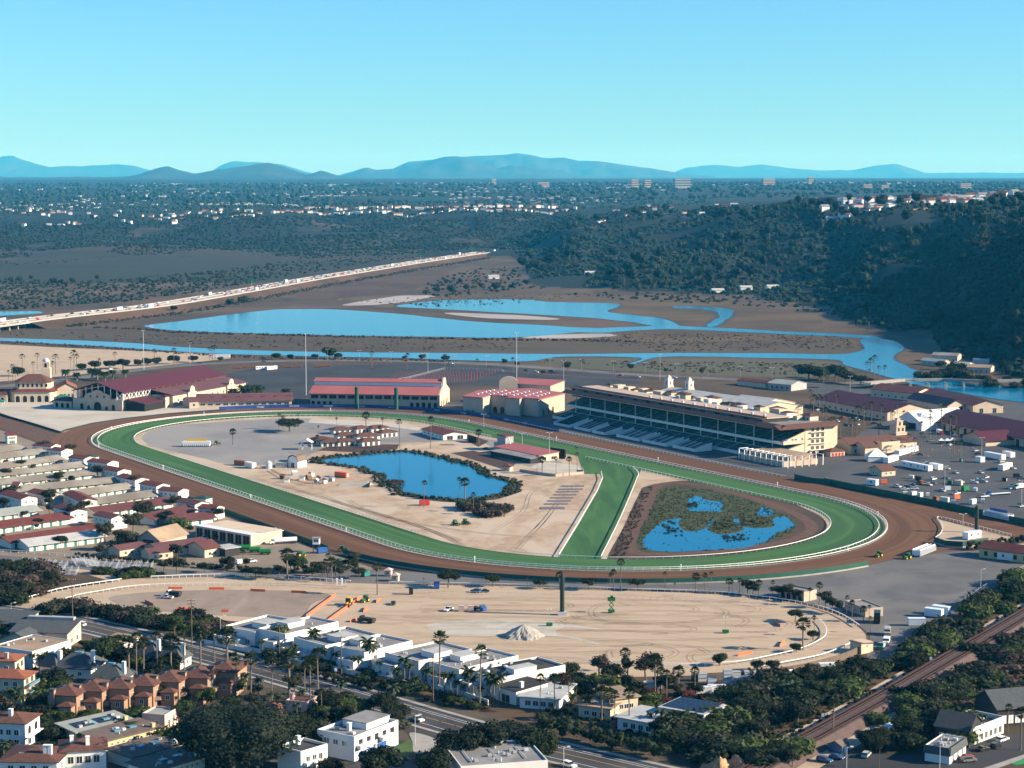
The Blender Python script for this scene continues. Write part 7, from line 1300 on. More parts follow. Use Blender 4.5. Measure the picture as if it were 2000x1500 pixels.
t = bld('restaurant', 'white dining wing with shingled dark parapet behind the gabled hall', (1900, 1456), (1960, 1432), 12, 4, 'stucco', 'flat', 'charcoal', 1.4, 0, [('f', 6, .8, 1.4, 2, 1, 'glass')], cat='restaurant'); clutter(t, 14, 12, 4.1, 8, 98)
bld('restaurant', 'dark gabled annex at the frame edge with clock sign', (1948, 1420), (2040, 1412), 14, 6, 'charcoal', 'gable', 'slate_roof', 4, .8, [('f', 6, 1, 1.6, 2.4, 1, 'white')], cat='restaurant')
bld('garden_shed', 'small dark blue shed with brown roof by the level crossing path', (1618, 1468), (1644, 1474), 4, 2.4, 'p_blue', 'gable', 'brown_roof', 1.2, .3, [('r', 1, .1, 1.2, 2, .5, 'white')], axis='y', cat='shed')
for i, (x, y) in enumerate([(1732, 1428), (1740, 1430), (1748, 1428), (1736, 1424), (1745, 1424)]): t = thing('parasol', 'white patio parasol behind the restaurant hedge', 'parasol', at(x, y + 4), 0, 'white patio parasols'); MB().cyl(0, 0, 0, 2.4, .04, n=5).build('pole', 'white', t); MB().cyl(0, 0, 2.3, 2.8, 1.3, .1, n=8).build('canopy', 'white', t)
# street furniture of the coast road
for x, y, h_, l_ in [(22, 1200, 22, 'curved street lamp at the frame edge of the coast road'), (431, 1245, 42, 'street lamp beside the first white villa'), (811, 1455, 58, 'street lamp at the side street corner'), (1101, 1500, 40, 'street lamp before the hedge, lower edge'), (1653, 1520, 60, 'white street lamp in the restaurant lot'), (1835, 1510, 58, 'lamp post in front of the white restaurant'), (1915, 1160, 48, 'lamp post on the large parking lot edge')]: lightpole(x, y, h_, l_, 1, 'galv', name='street_lamp', cat='street lamp', r=.12)
for x, y, h_, l_ in [(142, 1208, 78, 'utility pole rising from the roadside shrubs at the arena bend'), (375, 1262, 92, 'utility pole with lamp and crossarms by the tall palms'), (546, 1292, 70, 'utility pole before the second villa'), (667, 1320, 78, 'leaning utility pole by the third villa'), (846, 1372, 90, 'dark utility pole between the fifth and sixth villas')]: utilitypole(x, y, h_, l_)
for x, y, l_ in [(461, 1300, 'white road sign by the coast road palms'), (538, 1290, 'small round sign by the villa hedge'), (656, 1322, 'white square sign by the villa hedge'), (1116, 1440, 'blue sign in front of the long hedge'), (1246, 1470, 'pale blue sign at the end of the long hedge'), (1607, 1412, 'blue marker sign beside the railway'), (1818, 1300, 'blue signal box beside the railway bend')]: t = thing('road_sign', l_, 'sign', at(x, y)); MB().cyl(0, 0, 0, 2.4, .05, n=5).build('post', 'steel', t); MB().box(-.45, .45, -.04, .04, 2, 3.1).build('plate', 'bluewall' if 'blue' in l_ else 'white', t)
sheet('pavement', crom(W([(800, 1432), (830, 1436), (852, 1446), (858, 1458), (845, 1470), (810, 1472), (806, 1450)]), 3), .16, 'concrete'); sheet('lawn', crom(W([(772, 1462), (806, 1444), (812, 1462), (800, 1476), (770, 1484)]), 3), .13, 'grass'); strip('red_kerb', crom(W([(858, 1452), (858, 1462), (846, 1470), (815, 1480), (795, 1486)]), 3, False), -.3, .3, .2, 'paint_r')
t = thing('clay_bluff', 'orange clay bluff with eroded face below the shrubs', 'bluff', at(1428, 1503)); q = MB(); nb = 44
for i in range(nb):
    for j, (u, z) in enumerate(((0, -.5), (.5, 1.1), (.9, 2.0), (1.5, 2.9), (2.6, 3.5), (5, 3.6))): nz_ = mnoise.fractal(Vector((i * .55, j * .5, 2)), 1, 2, 4); q.v.append((-9 + i * .42, -3 + u + nz_ * 1.1 + 1.2 * sin(i * .35), z * (.8 + .2 * sin(i * .5 + 1)) * min(1, i / 8, (nb - 1 - i) / 8) + nz_ * .4))
for i in range(nb - 1):
    for j in range(5): a = i * 6 + j; q.f.append((a, a + 6, a + 7, a + 1)); q.m.append(0)
q.build('face', 'cliff', t)

# ------------------------------------------------------------ planting
row('fan', [(360, 1322, 105), (392, 1322, 100), (420, 1318, 95), (444, 1315, 96), (461, 1362, 82), (490, 1370, 100), (531, 1370, 98), (565, 1366, 105), (606, 1389, 108), (621, 1348, 86), (629, 1406, 64), (252, 1323, 84), (267, 1334, 103), (281, 1331, 90), (308, 1327, 98), (334, 1319, 86), (317, 1327, 46), (595, 1350, 60), (612, 1392, 60)], 'tall fan palms between the townhouses and the coast road', 'coast road palms', lambda i: i)
for i, (x, y, h_, l_) in enumerate([(858, 1348, 120, 'very tall fan palm before the fifth white villa'), (937, 1385, 130, 'tallest fan palm before the last white villa')]): plant('fan', x, y, h_, l_, None, 2 * i)
row('fan', [(1055, 1385, 72), (1083, 1389, 76), (1111, 1395, 75), (1175, 1409, 74), (1201, 1419, 73), (1229, 1423, 83), (1125, 1388, 50), (1190, 1400, 60)], 'fan palms over the long roadside hedge', 'hedge palms', lambda i: i)
row('fan', [(1221, 1312, 50), (1279, 1361, 88), (1284, 1350, 60), (1302, 1366, 60), (1325, 1357, 60), (1357, 1361, 62), (1290, 1340, 40)], 'shaggy fan palms by the storage yard', 'storage yard palms', lambda i: 1 if i % 2 else 3)
row('feather', [(614, 1280, 54), (653, 1272, 42), (719, 1306, 62), (727, 1306, 50), (790, 1332, 52), (800, 1338, 44), (834, 1347, 46), (845, 1345, 36), (915, 1361, 60), (924, 1365, 50), (958, 1370, 60), (975, 1372, 58), (965, 1374, 52), (767, 1391, 56), (755, 1396, 40), (666, 1376, 48), (700, 1320, 40), (742, 1322, 34), (775, 1345, 44), (868, 1352, 40), (880, 1358, 48), (893, 1362, 36), (655, 1305, 34), (690, 1312, 32), (575, 1290, 34), (512, 1282, 34), (812, 1352, 34), (905, 1368, 34), (940, 1372, 32), (545, 1286, 30), (632, 1300, 36)], 'feathery palms before the white villas', 'villa garden palms', lambda i: i % 2)
row('feather', [(90, 1310, 38), (78, 1312, 36), (124, 1306, 42), (64, 1308, 34), (140, 1346, 30), (22, 1400, 58), (32, 1402, 62), (40, 1404, 50), (8, 1490, 44), (505, 1364, 42), (590, 1380, 36), (528, 1384, 34), (580, 1402, 32), (480, 1352, 40), (370, 1376, 26), (345, 1384, 26)], 'feathery palms among the tile roofed homes', 'townhouse garden palms', lambda i: i % 2)
row('feather', [(1118, 1392, 40), (1150, 1398, 42), (1148, 1396, 36), (1270, 1425, 36), (1290, 1428, 46), (1310, 1440, 44), (1330, 1440, 40), (1300, 1452, 40)], 'feathery palms near the solar roofed house', 'hedge garden palms', lambda i: i % 2)
plant('feather', 1542, 1378, 48, 'broad date palm in the shrubs under the storage yard', None, 2)
for i, (x, y, h_, l_) in enumerate([(1212, 1154, 66, 'tallest fan palm in front of the near turn'), (737, 1162, 66, 'single tall fan palm at the arena entrance'), (474, 1125, 52, 'fan palm beside the white vans in the yard'), (561, 1131, 64, 'fan palm before the broad yard tree'), (683, 1139, 46, 'fan palm by the white gate posts'), (1600, 1183, 48, 'taller fan palm behind the arena low building'), (1653, 1203, 42, 'fan palm at the end of the grey shed'), (1568, 1270, 68, 'tall fan palm inside the arena bend'), (1590, 1242, 42, 'stout fan palm inside the arena bend'), (1627, 1438, 78, 'tall palm beside the railway'), (1717, 1500, 46, 'palm in the restaurant lot'), (1548, 1502, 50, 'palm at the lower edge by the blue cars'), (1968, 1434, 62, 'slim fan palm by the restaurant clock sign'), (1993, 1466, 88, 'tall fan palm at the frame edge by the restaurant')]): plant('fan', x, y, h_, l_, None, i)
row('fan', [(1192, 1152, 34), (1198, 1152, 42), (1298, 1155, 40), (1359, 1156, 40), (1363, 1157, 30), (1377, 1156, 39), (1389, 1157, 42), (1424, 1160, 33), (1430, 1160, 28), (1444, 1161, 34), (1449, 1161, 30), (1482, 1163, 33), (1284, 1152, 18), (1318, 1153, 16), (1030, 1149, 24), (1093, 1150, 36), (1509, 1168, 36), (1581, 1178, 32), (640, 1132, 54), (648, 1135, 50), (636, 1134, 44), (655, 1131, 36), (827, 1143, 15), (1686, 1215, 34), (1697, 1214, 34), (1664, 1210, 40), (1700, 1236, 34)], 'fan palms along the access road', 'access road palms', lambda i: i)
for i, (x, y, h_, l_) in enumerate([(455, 869, 34, 'lone palm on the infield paving'), (781, 876, 60, 'tall thin palm by the pavilion cluster stage end'), (841, 877, 66, 'tall thin palm before the ticket building'), (828, 991, 55, 'tall palm by the red container at the pond')]): plant('fan', x, y, h_, l_, None, 3 if i == 0 else 2)
row('fan', [(545, 838, 32), (553, 838, 28), (583, 836, 30), (715, 840, 38), (657, 838, 24), (747, 838, 24), (898, 976, 46), (908, 976, 46), (925, 1000, 40), (939, 1005, 34), (1049, 922, 34), (1059, 925, 36), (1086, 926, 36), (1112, 930, 40), (1127, 918, 36), (620, 868, 20), (622, 850, 20), (660, 880, 20), (600, 882, 18), (935, 870, 34), (1125, 895, 24), (612, 885, 22), (592, 888, 20), (742, 850, 20), (700, 880, 18)], 'slim palms around the infield pond and pavilions', 'infield palms', lambda i: i)
row('farpalm', [(25, 742, 32), (44, 728, 38), (65, 733, 28), (73, 722, 34), (103, 732, 28), (109, 730, 40), (145, 728, 46), (150, 726, 36), (17, 748, 26), (31, 748, 24), (138, 722, 26), (194, 725, 26), (410, 708, 32), (415, 710, 36), (420, 707, 34), (225, 716, 30), (302, 712, 32), (340, 714, 36), (372, 700, 34), (492, 702, 28), (622, 702, 34), (636, 706, 24), (728, 700, 26), (830, 706, 28)], 'slim palms by the sandy lot and back road', 'back road palms')
row('farpalm', [(1693, 737, 32), (1700, 738, 40), (1707, 738, 46), (1697, 740, 20), (1716, 741, 28), (1728, 742, 30)], 'palms against the river pool', 'river palms')
rr = random.Random(5)
EP = []
for i in range(46): x = 1580 + rr.random() * 300; EP.append((x, 790 + (x - 1580) * .18 + rr.random() * 60, 30 + rr.random() * 22))
row('farpalm', EP, 'slim palms among the exhibit halls', 'exhibit hall palms')
row('farpalm', [(620 + i * 34 + rr.random() * 16, 712 + i * 1.2 + rr.random() * 4, 22 + rr.random() * 14) for i in range(1, 30, 2)], 'thin palms along the back road by the marsh', 'marsh road palms')
row('feather', [(x, y, h * 1.2) for x, y, h in [(455, 782, 20), (462, 785, 18), (478, 780, 24), (488, 782, 22), (500, 780, 24), (508, 778, 20), (558, 780, 18), (525, 784, 14), (400, 748, 16), (128, 740, 16), (150, 744, 14), (190, 742, 18), (205, 744, 16), (220, 740, 15), (180, 740, 18), (245, 738, 14)]], 'bushy palms beside the show hall', 'show hall palms', lambda i: 2)
row('round', [a[:3] for a in [(35, 735, 20, 1.2), (160, 724, 16, 1.3), (185, 722, 18, 1.3), (215, 721, 18, 1.2), (240, 720, 20, 1.1), (270, 715, 14, 1.3), (288, 714, 16, 1.3), (305, 713, 16, 1.2), (340, 711, 18, 1.1), (377, 708, 14, 1.3), (430, 706, 10, 1.4), (540, 702, 14, 1.4), (567, 701, 10, 1.4), (645, 700, 24, .9), (660, 701, 12, 1.4), (615, 701, 10, 1.3), (870, 706, 12, 1.3), (824, 703, 12, 1.3), (790, 702, 8, 1.4)]], 'rounded dark trees along the back road', 'back road hedge trees', None, 1.25)
row('eucalyptus', [(985, 716, 16), (1010, 720, 14), (1108, 728, 22), (1370, 738, 22), (1232, 728, 18), (1300, 732, 14), (1060, 735, 12), (1560, 740, 30)], 'airy trees along the marsh road', 'marsh road trees')
for i, (x, y, h_) in enumerate([(1580, 745, 34), (1600, 746, 30), (1618, 742, 26), (1632, 744, 34), (1650, 748, 26), (1662, 750, 22), (1680, 752, 20), (1590, 738, 24), (1700, 752, 14)]): plant('broad', x, y, h_, 'dark tree in the grove by the river road', 'river road grove', None, None, 1.3)
for x, y, h_, k_, l_ in [(566, 843, 27, 'umbrella', 'broad rounded fig tree on the infield paving'), (875, 1148, 36, 'umbrella', 'wide umbrella tree beside the portable toilet'), (963, 1146, 24, 'umbrella', 'small umbrella tree past the parked blue car'), (575, 1118, 36, 'broad', 'broad dark yard tree by the tractor ramp'), (1405, 1300, 26, 'round', 'round clipped bush alone on the arena sand'), (1553, 1215, 26, 'umbrella', 'dark tree at the palm end of the arena'), (1555, 1274, 20, 'round', 'round bush by the inside rail bend'), (1588, 1250, 20, 'broad', 'dark tree behind the stout palm in the bend'), (1480, 1310, 22, 'broad', 'dark tree over the board fence'), (1510, 1312, 24, 'broad', 'second dark tree over the board fence by the inflatable'), (455, 1512, 146, 'oak', 'huge dark spreading tree covering the lower edge'), (200, 1300, 60, 'broad', 'rounded olive tree behind the slate roofs'), (190, 1352, 30, 'lime', 'bright green tree before the peach terrace'), (360, 1410, 44, 'lime', 'lime yellow tree at the end of the peach terrace'), (945, 1488, 80, 'round', 'dense rounded tree on the side street corner, second'), (898, 1498, 74, 'round', 'dense rounded tree on the side street corner, first'), (998, 1470, 62, 'round', 'dense rounded tree behind the corner pair'), (1048, 1492, 70, 'round', 'dense rounded tree next to the coast road'), (740, 1528, 72, 'broad', 'dark tree in front of the blue garage doors'), (848, 1530, 70, 'broad', 'dark tree at the lower edge of the side street'), (645, 1520, 40, 'broad', 'dark tree between the white and blue houses'), (612, 1470, 46, 'broad', 'green tree behind the white house'), (575, 1365, 50, 'eucalyptus', 'dry looking tree beside the coast road palms'), (1170, 1322, 46, 'brown', 'brownish tree behind the bungalow'), (1262, 1330, 56, 'brown', 'tall brown tree behind the storage yard palms'), (1225, 1325, 44, 'eucalyptus', 'greyish tree beside the brown one'), (1110, 1328, 34, 'broad', 'dark tree behind the hedge palms'), (1195, 1335, 40, 'broad', 'dark tree between the brown trees'), (545, 1265, 44, 'lime', 'green tree before the second villa'), (388, 1228, 40, 'eucalyptus', 'tall shrubby tree near the first villa'), (340, 1240, 40, 'lime', 'bright tree by the lamp and utility pole')]: plant(k_, x, y, h_, l_, None, None, None, (2.1 if 'fig' in l_ else 1.25) if k_ in ('broad', 'oak', 'umbrella') else 1.1)
row('eucalyptus', [a[:3] for a in [(88, 886, 26, 0), (136, 894, 28, 0), (192, 934, 26, 1), (265, 955, 28, 0), (344, 993, 26, 1), (135, 952, 16, 0), (128, 920, 10, 1), (92, 910, 10, 0), (66, 928, 22, 0), (26, 932, 14, 1), (10, 915, 18, 0), (24, 898, 12, 1), (98, 988, 34, 0), (148, 1018, 36, 0), (280, 1020, 42, 1), (260, 1045, 44, 1), (205, 1060, 40, 1), (240, 1075, 42, 0), (10, 1000, 30, 0), (8, 1065, 22, 0), (425, 1018, 28, 0), (195, 1090, 26, 1), (345, 1095, 34, 0), (130, 960, 12, 1), (42, 932, 10, 0), (72, 1035, 12, 1), (140, 1048, 12, 1)]], 'dark grey green trees between the stable rows', 'stable yard trees', None, 1.25)
row(lambda h: 'umbrella' if h < 25 else 'eucalyptus', [(500, 1130, 24), (520, 1132, 22), (545, 1128, 26), (610, 1128, 22), (630, 1126, 26), (665, 1132, 26), (700, 1130, 22), (480, 1126, 18), (345, 1122, 36), (320, 1118, 26), (400, 1118, 20), (1055, 1150, 20), (1150, 1152, 24), (1245, 1153, 24), (1520, 1168, 24), (1540, 1170, 30), (1556, 1175, 26), (1612, 1188, 34), (1625, 1196, 32), (1638, 1200, 28), (1460, 1160, 30), (1470, 1163, 24)], 'street trees along the access road', 'access road trees', None, 1.3)
def inpoly(p, poly):
    c = False
    for i in range(len(poly)):
        a, b = poly[i - 1], poly[i]
        if (a[1] > p[1]) != (b[1] > p[1]) and p[0] < (b[0] - a[0]) * (p[1] - a[1]) / (b[1] - a[1]) + a[0]: c = not c
    return c
def inside(poly, n, seed):
    q = random.Random(seed); xs = [p[0] for p in poly]; ys = [p[1] for p in poly]; out = []
    while len(out) < n:
        p = (q.uniform(min(xs), max(xs)), q.uniform(min(ys), max(ys)))
        if inpoly(p, poly): out.append(p)
    return out
def scatter(kinds, poly, n, h0, h1, label, group, seed, wx=1.3):
    q = random.Random(seed)
    for p in sorted(inside(poly, n, seed), key=lambda a: a[1]): 
        h = q.uniform(h0, h1); t = (h - h0) / (h1 - h0 + 1e-6); plant(kinds[q.randrange(len(kinds))], p[0], p[1], h, '*' + ('low' if t < .33 else 'middling' if t < .67 else 'tall') + ' @ ' + label, group, None, None, wx)
scatter(['bush', 'round', 'bush', 'broad', 'bush', 'eucalyptus'], [(1420, 1380), (1480, 1350), (1560, 1345), (1640, 1325), (1690, 1300), (1720, 1320), (1600, 1390), (1520, 1430), (1470, 1455), (1420, 1440), (1400, 1410)], 70, 20, 46, 'in the thicket between storage yard and railway', 'railway thicket', 21)
scatter(['bush', 'bush', 'broad', 'bush'], [(1740, 1310), (1760, 1270), (1830, 1235), (1900, 1180), (2010, 1120), (2030, 1160), (1900, 1240), (1780, 1320)], 60, 16, 34, 'in the belt between railway and large lot', 'railway shrub belt', 22)
scatter(['bush', 'broad', 'bush'], [(1750, 1370), (1850, 1320), (1920, 1330), (1880, 1380), (1800, 1410), (1720, 1420), (1690, 1430), (1740, 1400)], 30, 18, 40, 'on the slope below the railway', 'railway slope shrubs', 23)
scatter(['bush', 'drybush', 'bush'], [(1900, 1290), (2030, 1220), (2030, 1360), (1930, 1375), (1870, 1390), (1880, 1340)], 45, 12, 30, 'on the dry hillside past the railway', 'dry slope shrubs', 24, 1.5)
scatter(['broad', 'bush', 'round'], [(1690, 1445), (1800, 1420), (1850, 1410), (1900, 1440), (1810, 1470), (1700, 1470)], 22, 24, 46, 'around the restaurant yard', 'restaurant trees', 25)
scatter(['broad', 'bush', 'eucalyptus'], [(1420, 1465), (1480, 1450), (1540, 1475), (1560, 1500), (1500, 1510), (1440, 1500)], 14, 26, 44, 'by the clay bluff and blue cars', 'bluff trees', 26)
scatter(['bush', 'drybush', 'bush', 'eucalyptus'], [(60, 1192), (150, 1190), (220, 1196), (300, 1204), (420, 1216), (430, 1240), (330, 1232), (200, 1208), (60, 1200)], 46, 14, 30, 'between coast road and arena', 'roadside shrubs', 27)
scatter(['bush', 'drybush', 'broad'], [(-10, 1110), (60, 1105), (100, 1128), (130, 1140), (60, 1165), (20, 1190), (-10, 1180)], 30, 16, 34, 'in the hollow beside the bleachers', 'bleacher hollow shrubs', 28)
scatter(['bush'], [(190, 1112), (300, 1120), (330, 1126), (240, 1132), (180, 1122)], 14, 8, 16, 'below the metal bleachers', 'bleacher slope shrubs', 29)
scatter(['bush', 'round', 'lime'], [(60, 1420), (140, 1410), (270, 1400), (330, 1410), (280, 1440), (160, 1425), (110, 1450), (85, 1470), (60, 1450)], 36, 16, 30, 'between peach terrace and long townhouses', 'townhouse shrubs', 30)
scatter(['bush', 'broad', 'lime'], [(560, 1430), (600, 1400), (690, 1385), (740, 1380), (690, 1400), (620, 1430), (575, 1450)], 26, 18, 34, 'between salmon house and coast road', 'road garden shrubs', 31)
scatter(['bush', 'bush', 'lime'], [(440, 1280), (560, 1295), (740, 1345), (900, 1385), (960, 1385), (880, 1360), (740, 1322), (560, 1280)], 52, 8, 18, 'in the villa front gardens', 'villa garden shrubs', 32)
scatter(['bush', 'broad', 'red', 'bush'], [(1060, 1350), (1130, 1340), (1240, 1350), (1300, 1370), (1420, 1375), (1440, 1400), (1370, 1400), (1200, 1380), (1090, 1370)], 34, 16, 30, 'around the bungalows and solar house', 'bungalow shrubs', 33)
scatter(['bush', 'broad'], [(1285, 1440), (1340, 1420), (1400, 1420), (1420, 1480), (1380, 1490), (1300, 1470)], 26, 24, 44, 'on the bank below the solar house', 'bank shrubs', 34)
scatter(['broad', 'bush'], [(230, 1290), (300, 1270), (350, 1300), (380, 1330), (300, 1350), (240, 1340)], 16, 20, 40, 'among the slate roofs and palms', 'slate house trees', 35)
scatter(['bush', 'broad'], [(0, 1400), (70, 1390), (100, 1420), (60, 1440), (0, 1420)], 12, 20, 36, 'beside the balconied house', 'balcony house shrubs', 36)
scatter(['broad', 'round', 'bush', 'lime', 'eucalyptus'], [(-5, 1300), (90, 1345), (180, 1352), (260, 1346), (380, 1330), (470, 1330), (560, 1370), (480, 1400), (380, 1395), (300, 1410), (60, 1420), (-5, 1400)], 30, 20, 46, 'around the peach terrace and slate roofs', 'terrace garden trees', 39)
scatter(['broad', 'round', 'bush'], [(330, 1455), (420, 1500), (560, 1500), (600, 1470), (560, 1425), (470, 1400)], 16, 26, 48, 'crowding the big spreading tree', 'big tree companions', 40)
scatter(['eucalyptus', 'broad', 'bush'], [(0, 900), (120, 930), (300, 990), (440, 1060), (300, 1080), (100, 1070), (0, 1050)], 26, 12, 26, 'between the stable blocks', 'stable lane trees', 42)
scatter(['broad', 'eucalyptus'], [(440, 1105), (560, 1108), (700, 1100), (720, 1118), (560, 1124), (440, 1118)], 14, 14, 30, 'behind the maintenance yard hedge', 'yard trees', 43)
scatter(['broad', 'round', 'eucalyptus', 'bush'], [(640, 1372), (740, 1385), (790, 1400), (770, 1440), (700, 1420), (630, 1420)], 18, 22, 44, 'on the house side of the coast road bend', 'road bend trees', 45)
scatter(['broad', 'round', 'bush'], [(-5, 1240), (60, 1262), (140, 1262), (240, 1262), (300, 1290), (200, 1300), (60, 1310), (-5, 1300)], 20, 16, 34, 'around the dark and tan roofed homes', 'condo garden trees', 46)
scatter(['broad', 'round', 'bush'], [(0, 1470), (110, 1470), (210, 1500), (330, 1490), (340, 1500), (0, 1500)], 14, 20, 40, 'among the red roofed villas at the lower corner', 'villa corner trees', 47)
scatter(['broad', 'bush', 'eucalyptus'], [(1020, 1322), (1120, 1330), (1260, 1340), (1370, 1345), (1360, 1365), (1200, 1352), (1040, 1345)], 22, 18, 38, 'behind the bungalows by the storage yard', 'yard edge trees', 48)
scatter(['bush', 'drybush'], [(900, 990), (930, 985), (1000, 1000), (990, 1010), (920, 1014)], 12, 10, 18, 'beside the white pile at the pond', 'pond corner shrubs', 37)
scatter(['bush', 'broad'], [(1780, 730), (1850, 720), (1930, 745), (2020, 755), (1990, 765), (1880, 752), (1810, 740)], 24, 10, 22, 'on the far river bank', 'far bank shrubs', 38)
def thicket(name, label, pts, s0, s1, m_, leaf=.25, n=14, sq=.7, zf=None):
    q = random.Random(len(pts)); mb = MB()
    for p in pts:
        r = q.uniform(s0, s1); z = zf(p) if zf else 0; c = (p[0], p[1], z + r * sq * .45); blob(mb, c, r * (.6 if n else .85), 0, sq, 6, 3, q)
        if n: leaves(mb, c, r * 1.1, int(n * 1.5), leaf * q.uniform(.7, 1.15), q, sq * q.uniform(.8, 1.4), 0, .4)
    o = mb.build(name, m_); o['kind'] = 'stuff'; o['label'] = label; return o
def along(path, w0, w1, step, seed):
    q = random.Random(seed); out = []
    for i in range(len(path) - 1):
        a, b = Vector(path[i][:2]), Vector(path[i + 1][:2]); d = b - a; L = d.length
        if L < .1: continue
        n = Vector((-d.y, d.x)) / L
        for k in range(max(1, int(L / step + q.random()))): out.append(a + d * q.random() + n * q.uniform(w0, w1))
    return out
def hedge(label, path, w, h, m_, seed, step=.5):
    pts = along(path, -w, w, step, seed); q = random.Random(seed); mb = MB()
    for p in pts:
        z = q.uniform(.3, .85) * h; r = w * q.uniform(.5, .8); blob(mb, (p.x, p.y, z), r * .7, 0, min(1, h / w / 1.6), 6, 3, q); leaves(mb, (p.x, p.y, z), r * 1.25, 44, .24, q, .9, 0, .4)
    o = mb.build('hedge', m_); tag(o, label, 'hedge'); o.location = (0, 0, 0); return o
hedge('long tall green hedge along the coast road', crom(W([(1048, 1424), (1110, 1440), (1180, 1458), (1250, 1474), (1300, 1486)]), 3, False), 2.4, 5.6, 'leaf', 1)
hedge('dark clipped hedge in front of the first villas', crom(W([(520, 1296), (600, 1318), (680, 1336), (730, 1350)]), 3, False), 1.2, 2.4, 'leaf_dark', 2)
hedge('dark hedge on the stable side of the access road', crom(W([(150, 1088), (250, 1098), (350, 1106), (450, 1114)]), 3, False), 1.2, 2.2, 'leaf_dark', 3, .7)
hedge('dark hedge along the maintenance yard', crom(W([(430, 1112), (520, 1120), (600, 1120), (660, 1118), (700, 1108)]), 3, False), 1.4, 2.6, 'leaf_dark', 4, .7)
hedge('dark planting behind the yellow walled building', crom(W([(1890, 1076), (1940, 1068), (2020, 1058)]), 3, False), 2.2, 3.6, 'leaf_dark', 5, .8)
pcl = pw + [pw[0]]
thicket('pond_reeds', 'dark reeds and shrubs ringing the infield pond', [p for p in along([pc + (p - pc) * 1.06 for p in pcl], -3, 4.5, 1.1, 7)], 1.0, 2.2, 'reed_dark', .3, 14)
thicket('pond_reeds', 'dry tan reeds at the pond edge', [p for p in along([pc + (p - pc) * 1.03 for p in pcl], -3, 2, 7., 8)], .9, 1.8, 'reed', .3, 12)
scatter(['drybush'], [Z3(*p) for p in [(670, 480), (750, 480), (750, 510), (670, 510)]], 4, 8, 11, 'standing as a reed clump in the pond', 'pond reed clumps', 44)
RB = [ZW(*p) for p in [(880, 250), (1050, 235), (1250, 260), (1500, 330), (1700, 410), (1790, 470), (1760, 530), (1600, 600), (1300, 650), (900, 660), (770, 645), (745, 590), (790, 470), (860, 330)]]
wp = [[ZW(*p) for p in w_] for w_ in WETS]
thicket('wetland_reeds', 'olive green reeds filling the infield wetland', [G(*p).xy for p in inside(RB, 2600, 9) if not any(inpoly(p, w_) for w_ in wp)], .35, .85, 'reed', .26, 9, .6)
thicket('wetland_reeds', 'sparse reeds standing in the wetland water', [G(*p).xy for w_ in wp for p in inside(w_, 45, 10)], .25, .55, 'reed_dark', .2, 7, .9)
ISL = [[(900, 480), (960, 460), (1020, 470), (1040, 520), (1040, 555), (960, 560), (920, 540), (940, 520)], [(1250, 460), (1330, 445), (1390, 470), (1400, 500), (1330, 530), (1240, 510)], [(1420, 450), (1520, 435), (1640, 450), (1630, 490), (1500, 500), (1430, 490)], [(1090, 340), (1150, 345), (1140, 370), (1085, 370)], [(1300, 560), (1420, 545), (1510, 570), (1440, 600), (1330, 595)]]
thicket('wetland_reeds', 'dense reed islands in the wetland', [G(*p).xy for w_ in ISL for p in inside([ZW(*p) for p in w_], 26, 12)], .8, 1.4, 'reed_dark', .3, 14, .6)
thicket('wetland_scrub', 'brown scrub between the wetland path and the turf chute', [G(*p).xy for p in inside([(1255, 955), (1275, 950), (1240, 1040), (1225, 1085), (1195, 1088), (1220, 1030)], 220, 13)], .5, 1.3, 'leaf_brown', .25, 6) 
thicket('lagoon_scrub', 'dark scrub on the dike along the lagoon', [p for p in along(W([(180, 640), (280, 643), (350, 650), (550, 655), (800, 661), (950, 664), (1080, 664), (1250, 668)]), -9, 9, 2.2, 14)], 1.6, 3.4, 'leaf_brown', .6, 4, .6)
thicket('river_scrub', 'brown scrub along the river bank by the sandy lot', [p for p in along(W([(0, 668), (150, 676), (300, 686), (450, 697), (650, 702), (900, 706)]), -9, 8, 1.8, 15)], 1.0, 2.4, 'leaf_brown', .5, 4, .6)
thicket('embankment_scrub', 'dark scrub on the freeway embankment', [p for p in along(FW[10:], -60, -22, 1.6, 16)], 1.4, 3.6, 'leaf_olive', .7, 3, .6)
thicket('undergrowth', 'dark undergrowth beneath the railway thickets', [G(*p).xy for poly, n in (([(1380, 1370), (1480, 1345), (1690, 1300), (1740, 1290), (2020, 1120), (2020, 1180), (1760, 1330), (1500, 1470), (1420, 1460)], 520), ([(1700, 1440), (1900, 1300), (2030, 1230), (2030, 1380), (1900, 1400), (1800, 1430)], 420), ([(1280, 1450), (1420, 1400), (1440, 1500), (1380, 1500)], 160), ([(90, 1194), (430, 1216), (430, 1236), (200, 1206)], 200), ([(0, 1110), (130, 1135), (40, 1180), (0, 1185)], 160), ([(60, 1400), (330, 1390), (300, 1430), (90, 1470)], 160), ([(540, 1430), (740, 1376), (700, 1400), (600, 1450)], 120), ([(180, 1110), (330, 1122), (250, 1134)], 90)) for p in inside(poly, n, 17 + n)], .7, 1.9, 'leaf_dark', .3, 12, .7)
thicket('undergrowth', 'mixed green garden planting between the homes', [G(*p).xy for poly, n in (([(0, 1290), (140, 1270), (360, 1290), (460, 1330), (470, 1345), (250, 1350), (100, 1345), (0, 1330)], 150), ([(380, 1400), (560, 1350), (640, 1370), (600, 1400), (500, 1420)], 120), ([(1060, 1370), (1250, 1400), (1320, 1430), (1290, 1450), (1180, 1430), (1050, 1405)], 150), ([(60, 1370), (130, 1350), (260, 1350), (110, 1400)], 60), ([(430, 1262), (740, 1330), (960, 1384), (900, 1350), (700, 1300), (480, 1262)], 160), ([(560, 1440), (640, 1400), (680, 1420), (600, 1480)], 70)) for p in inside(poly, n, 77 + n)], .6, 1.6, 'leaf', .3, 12, .7)

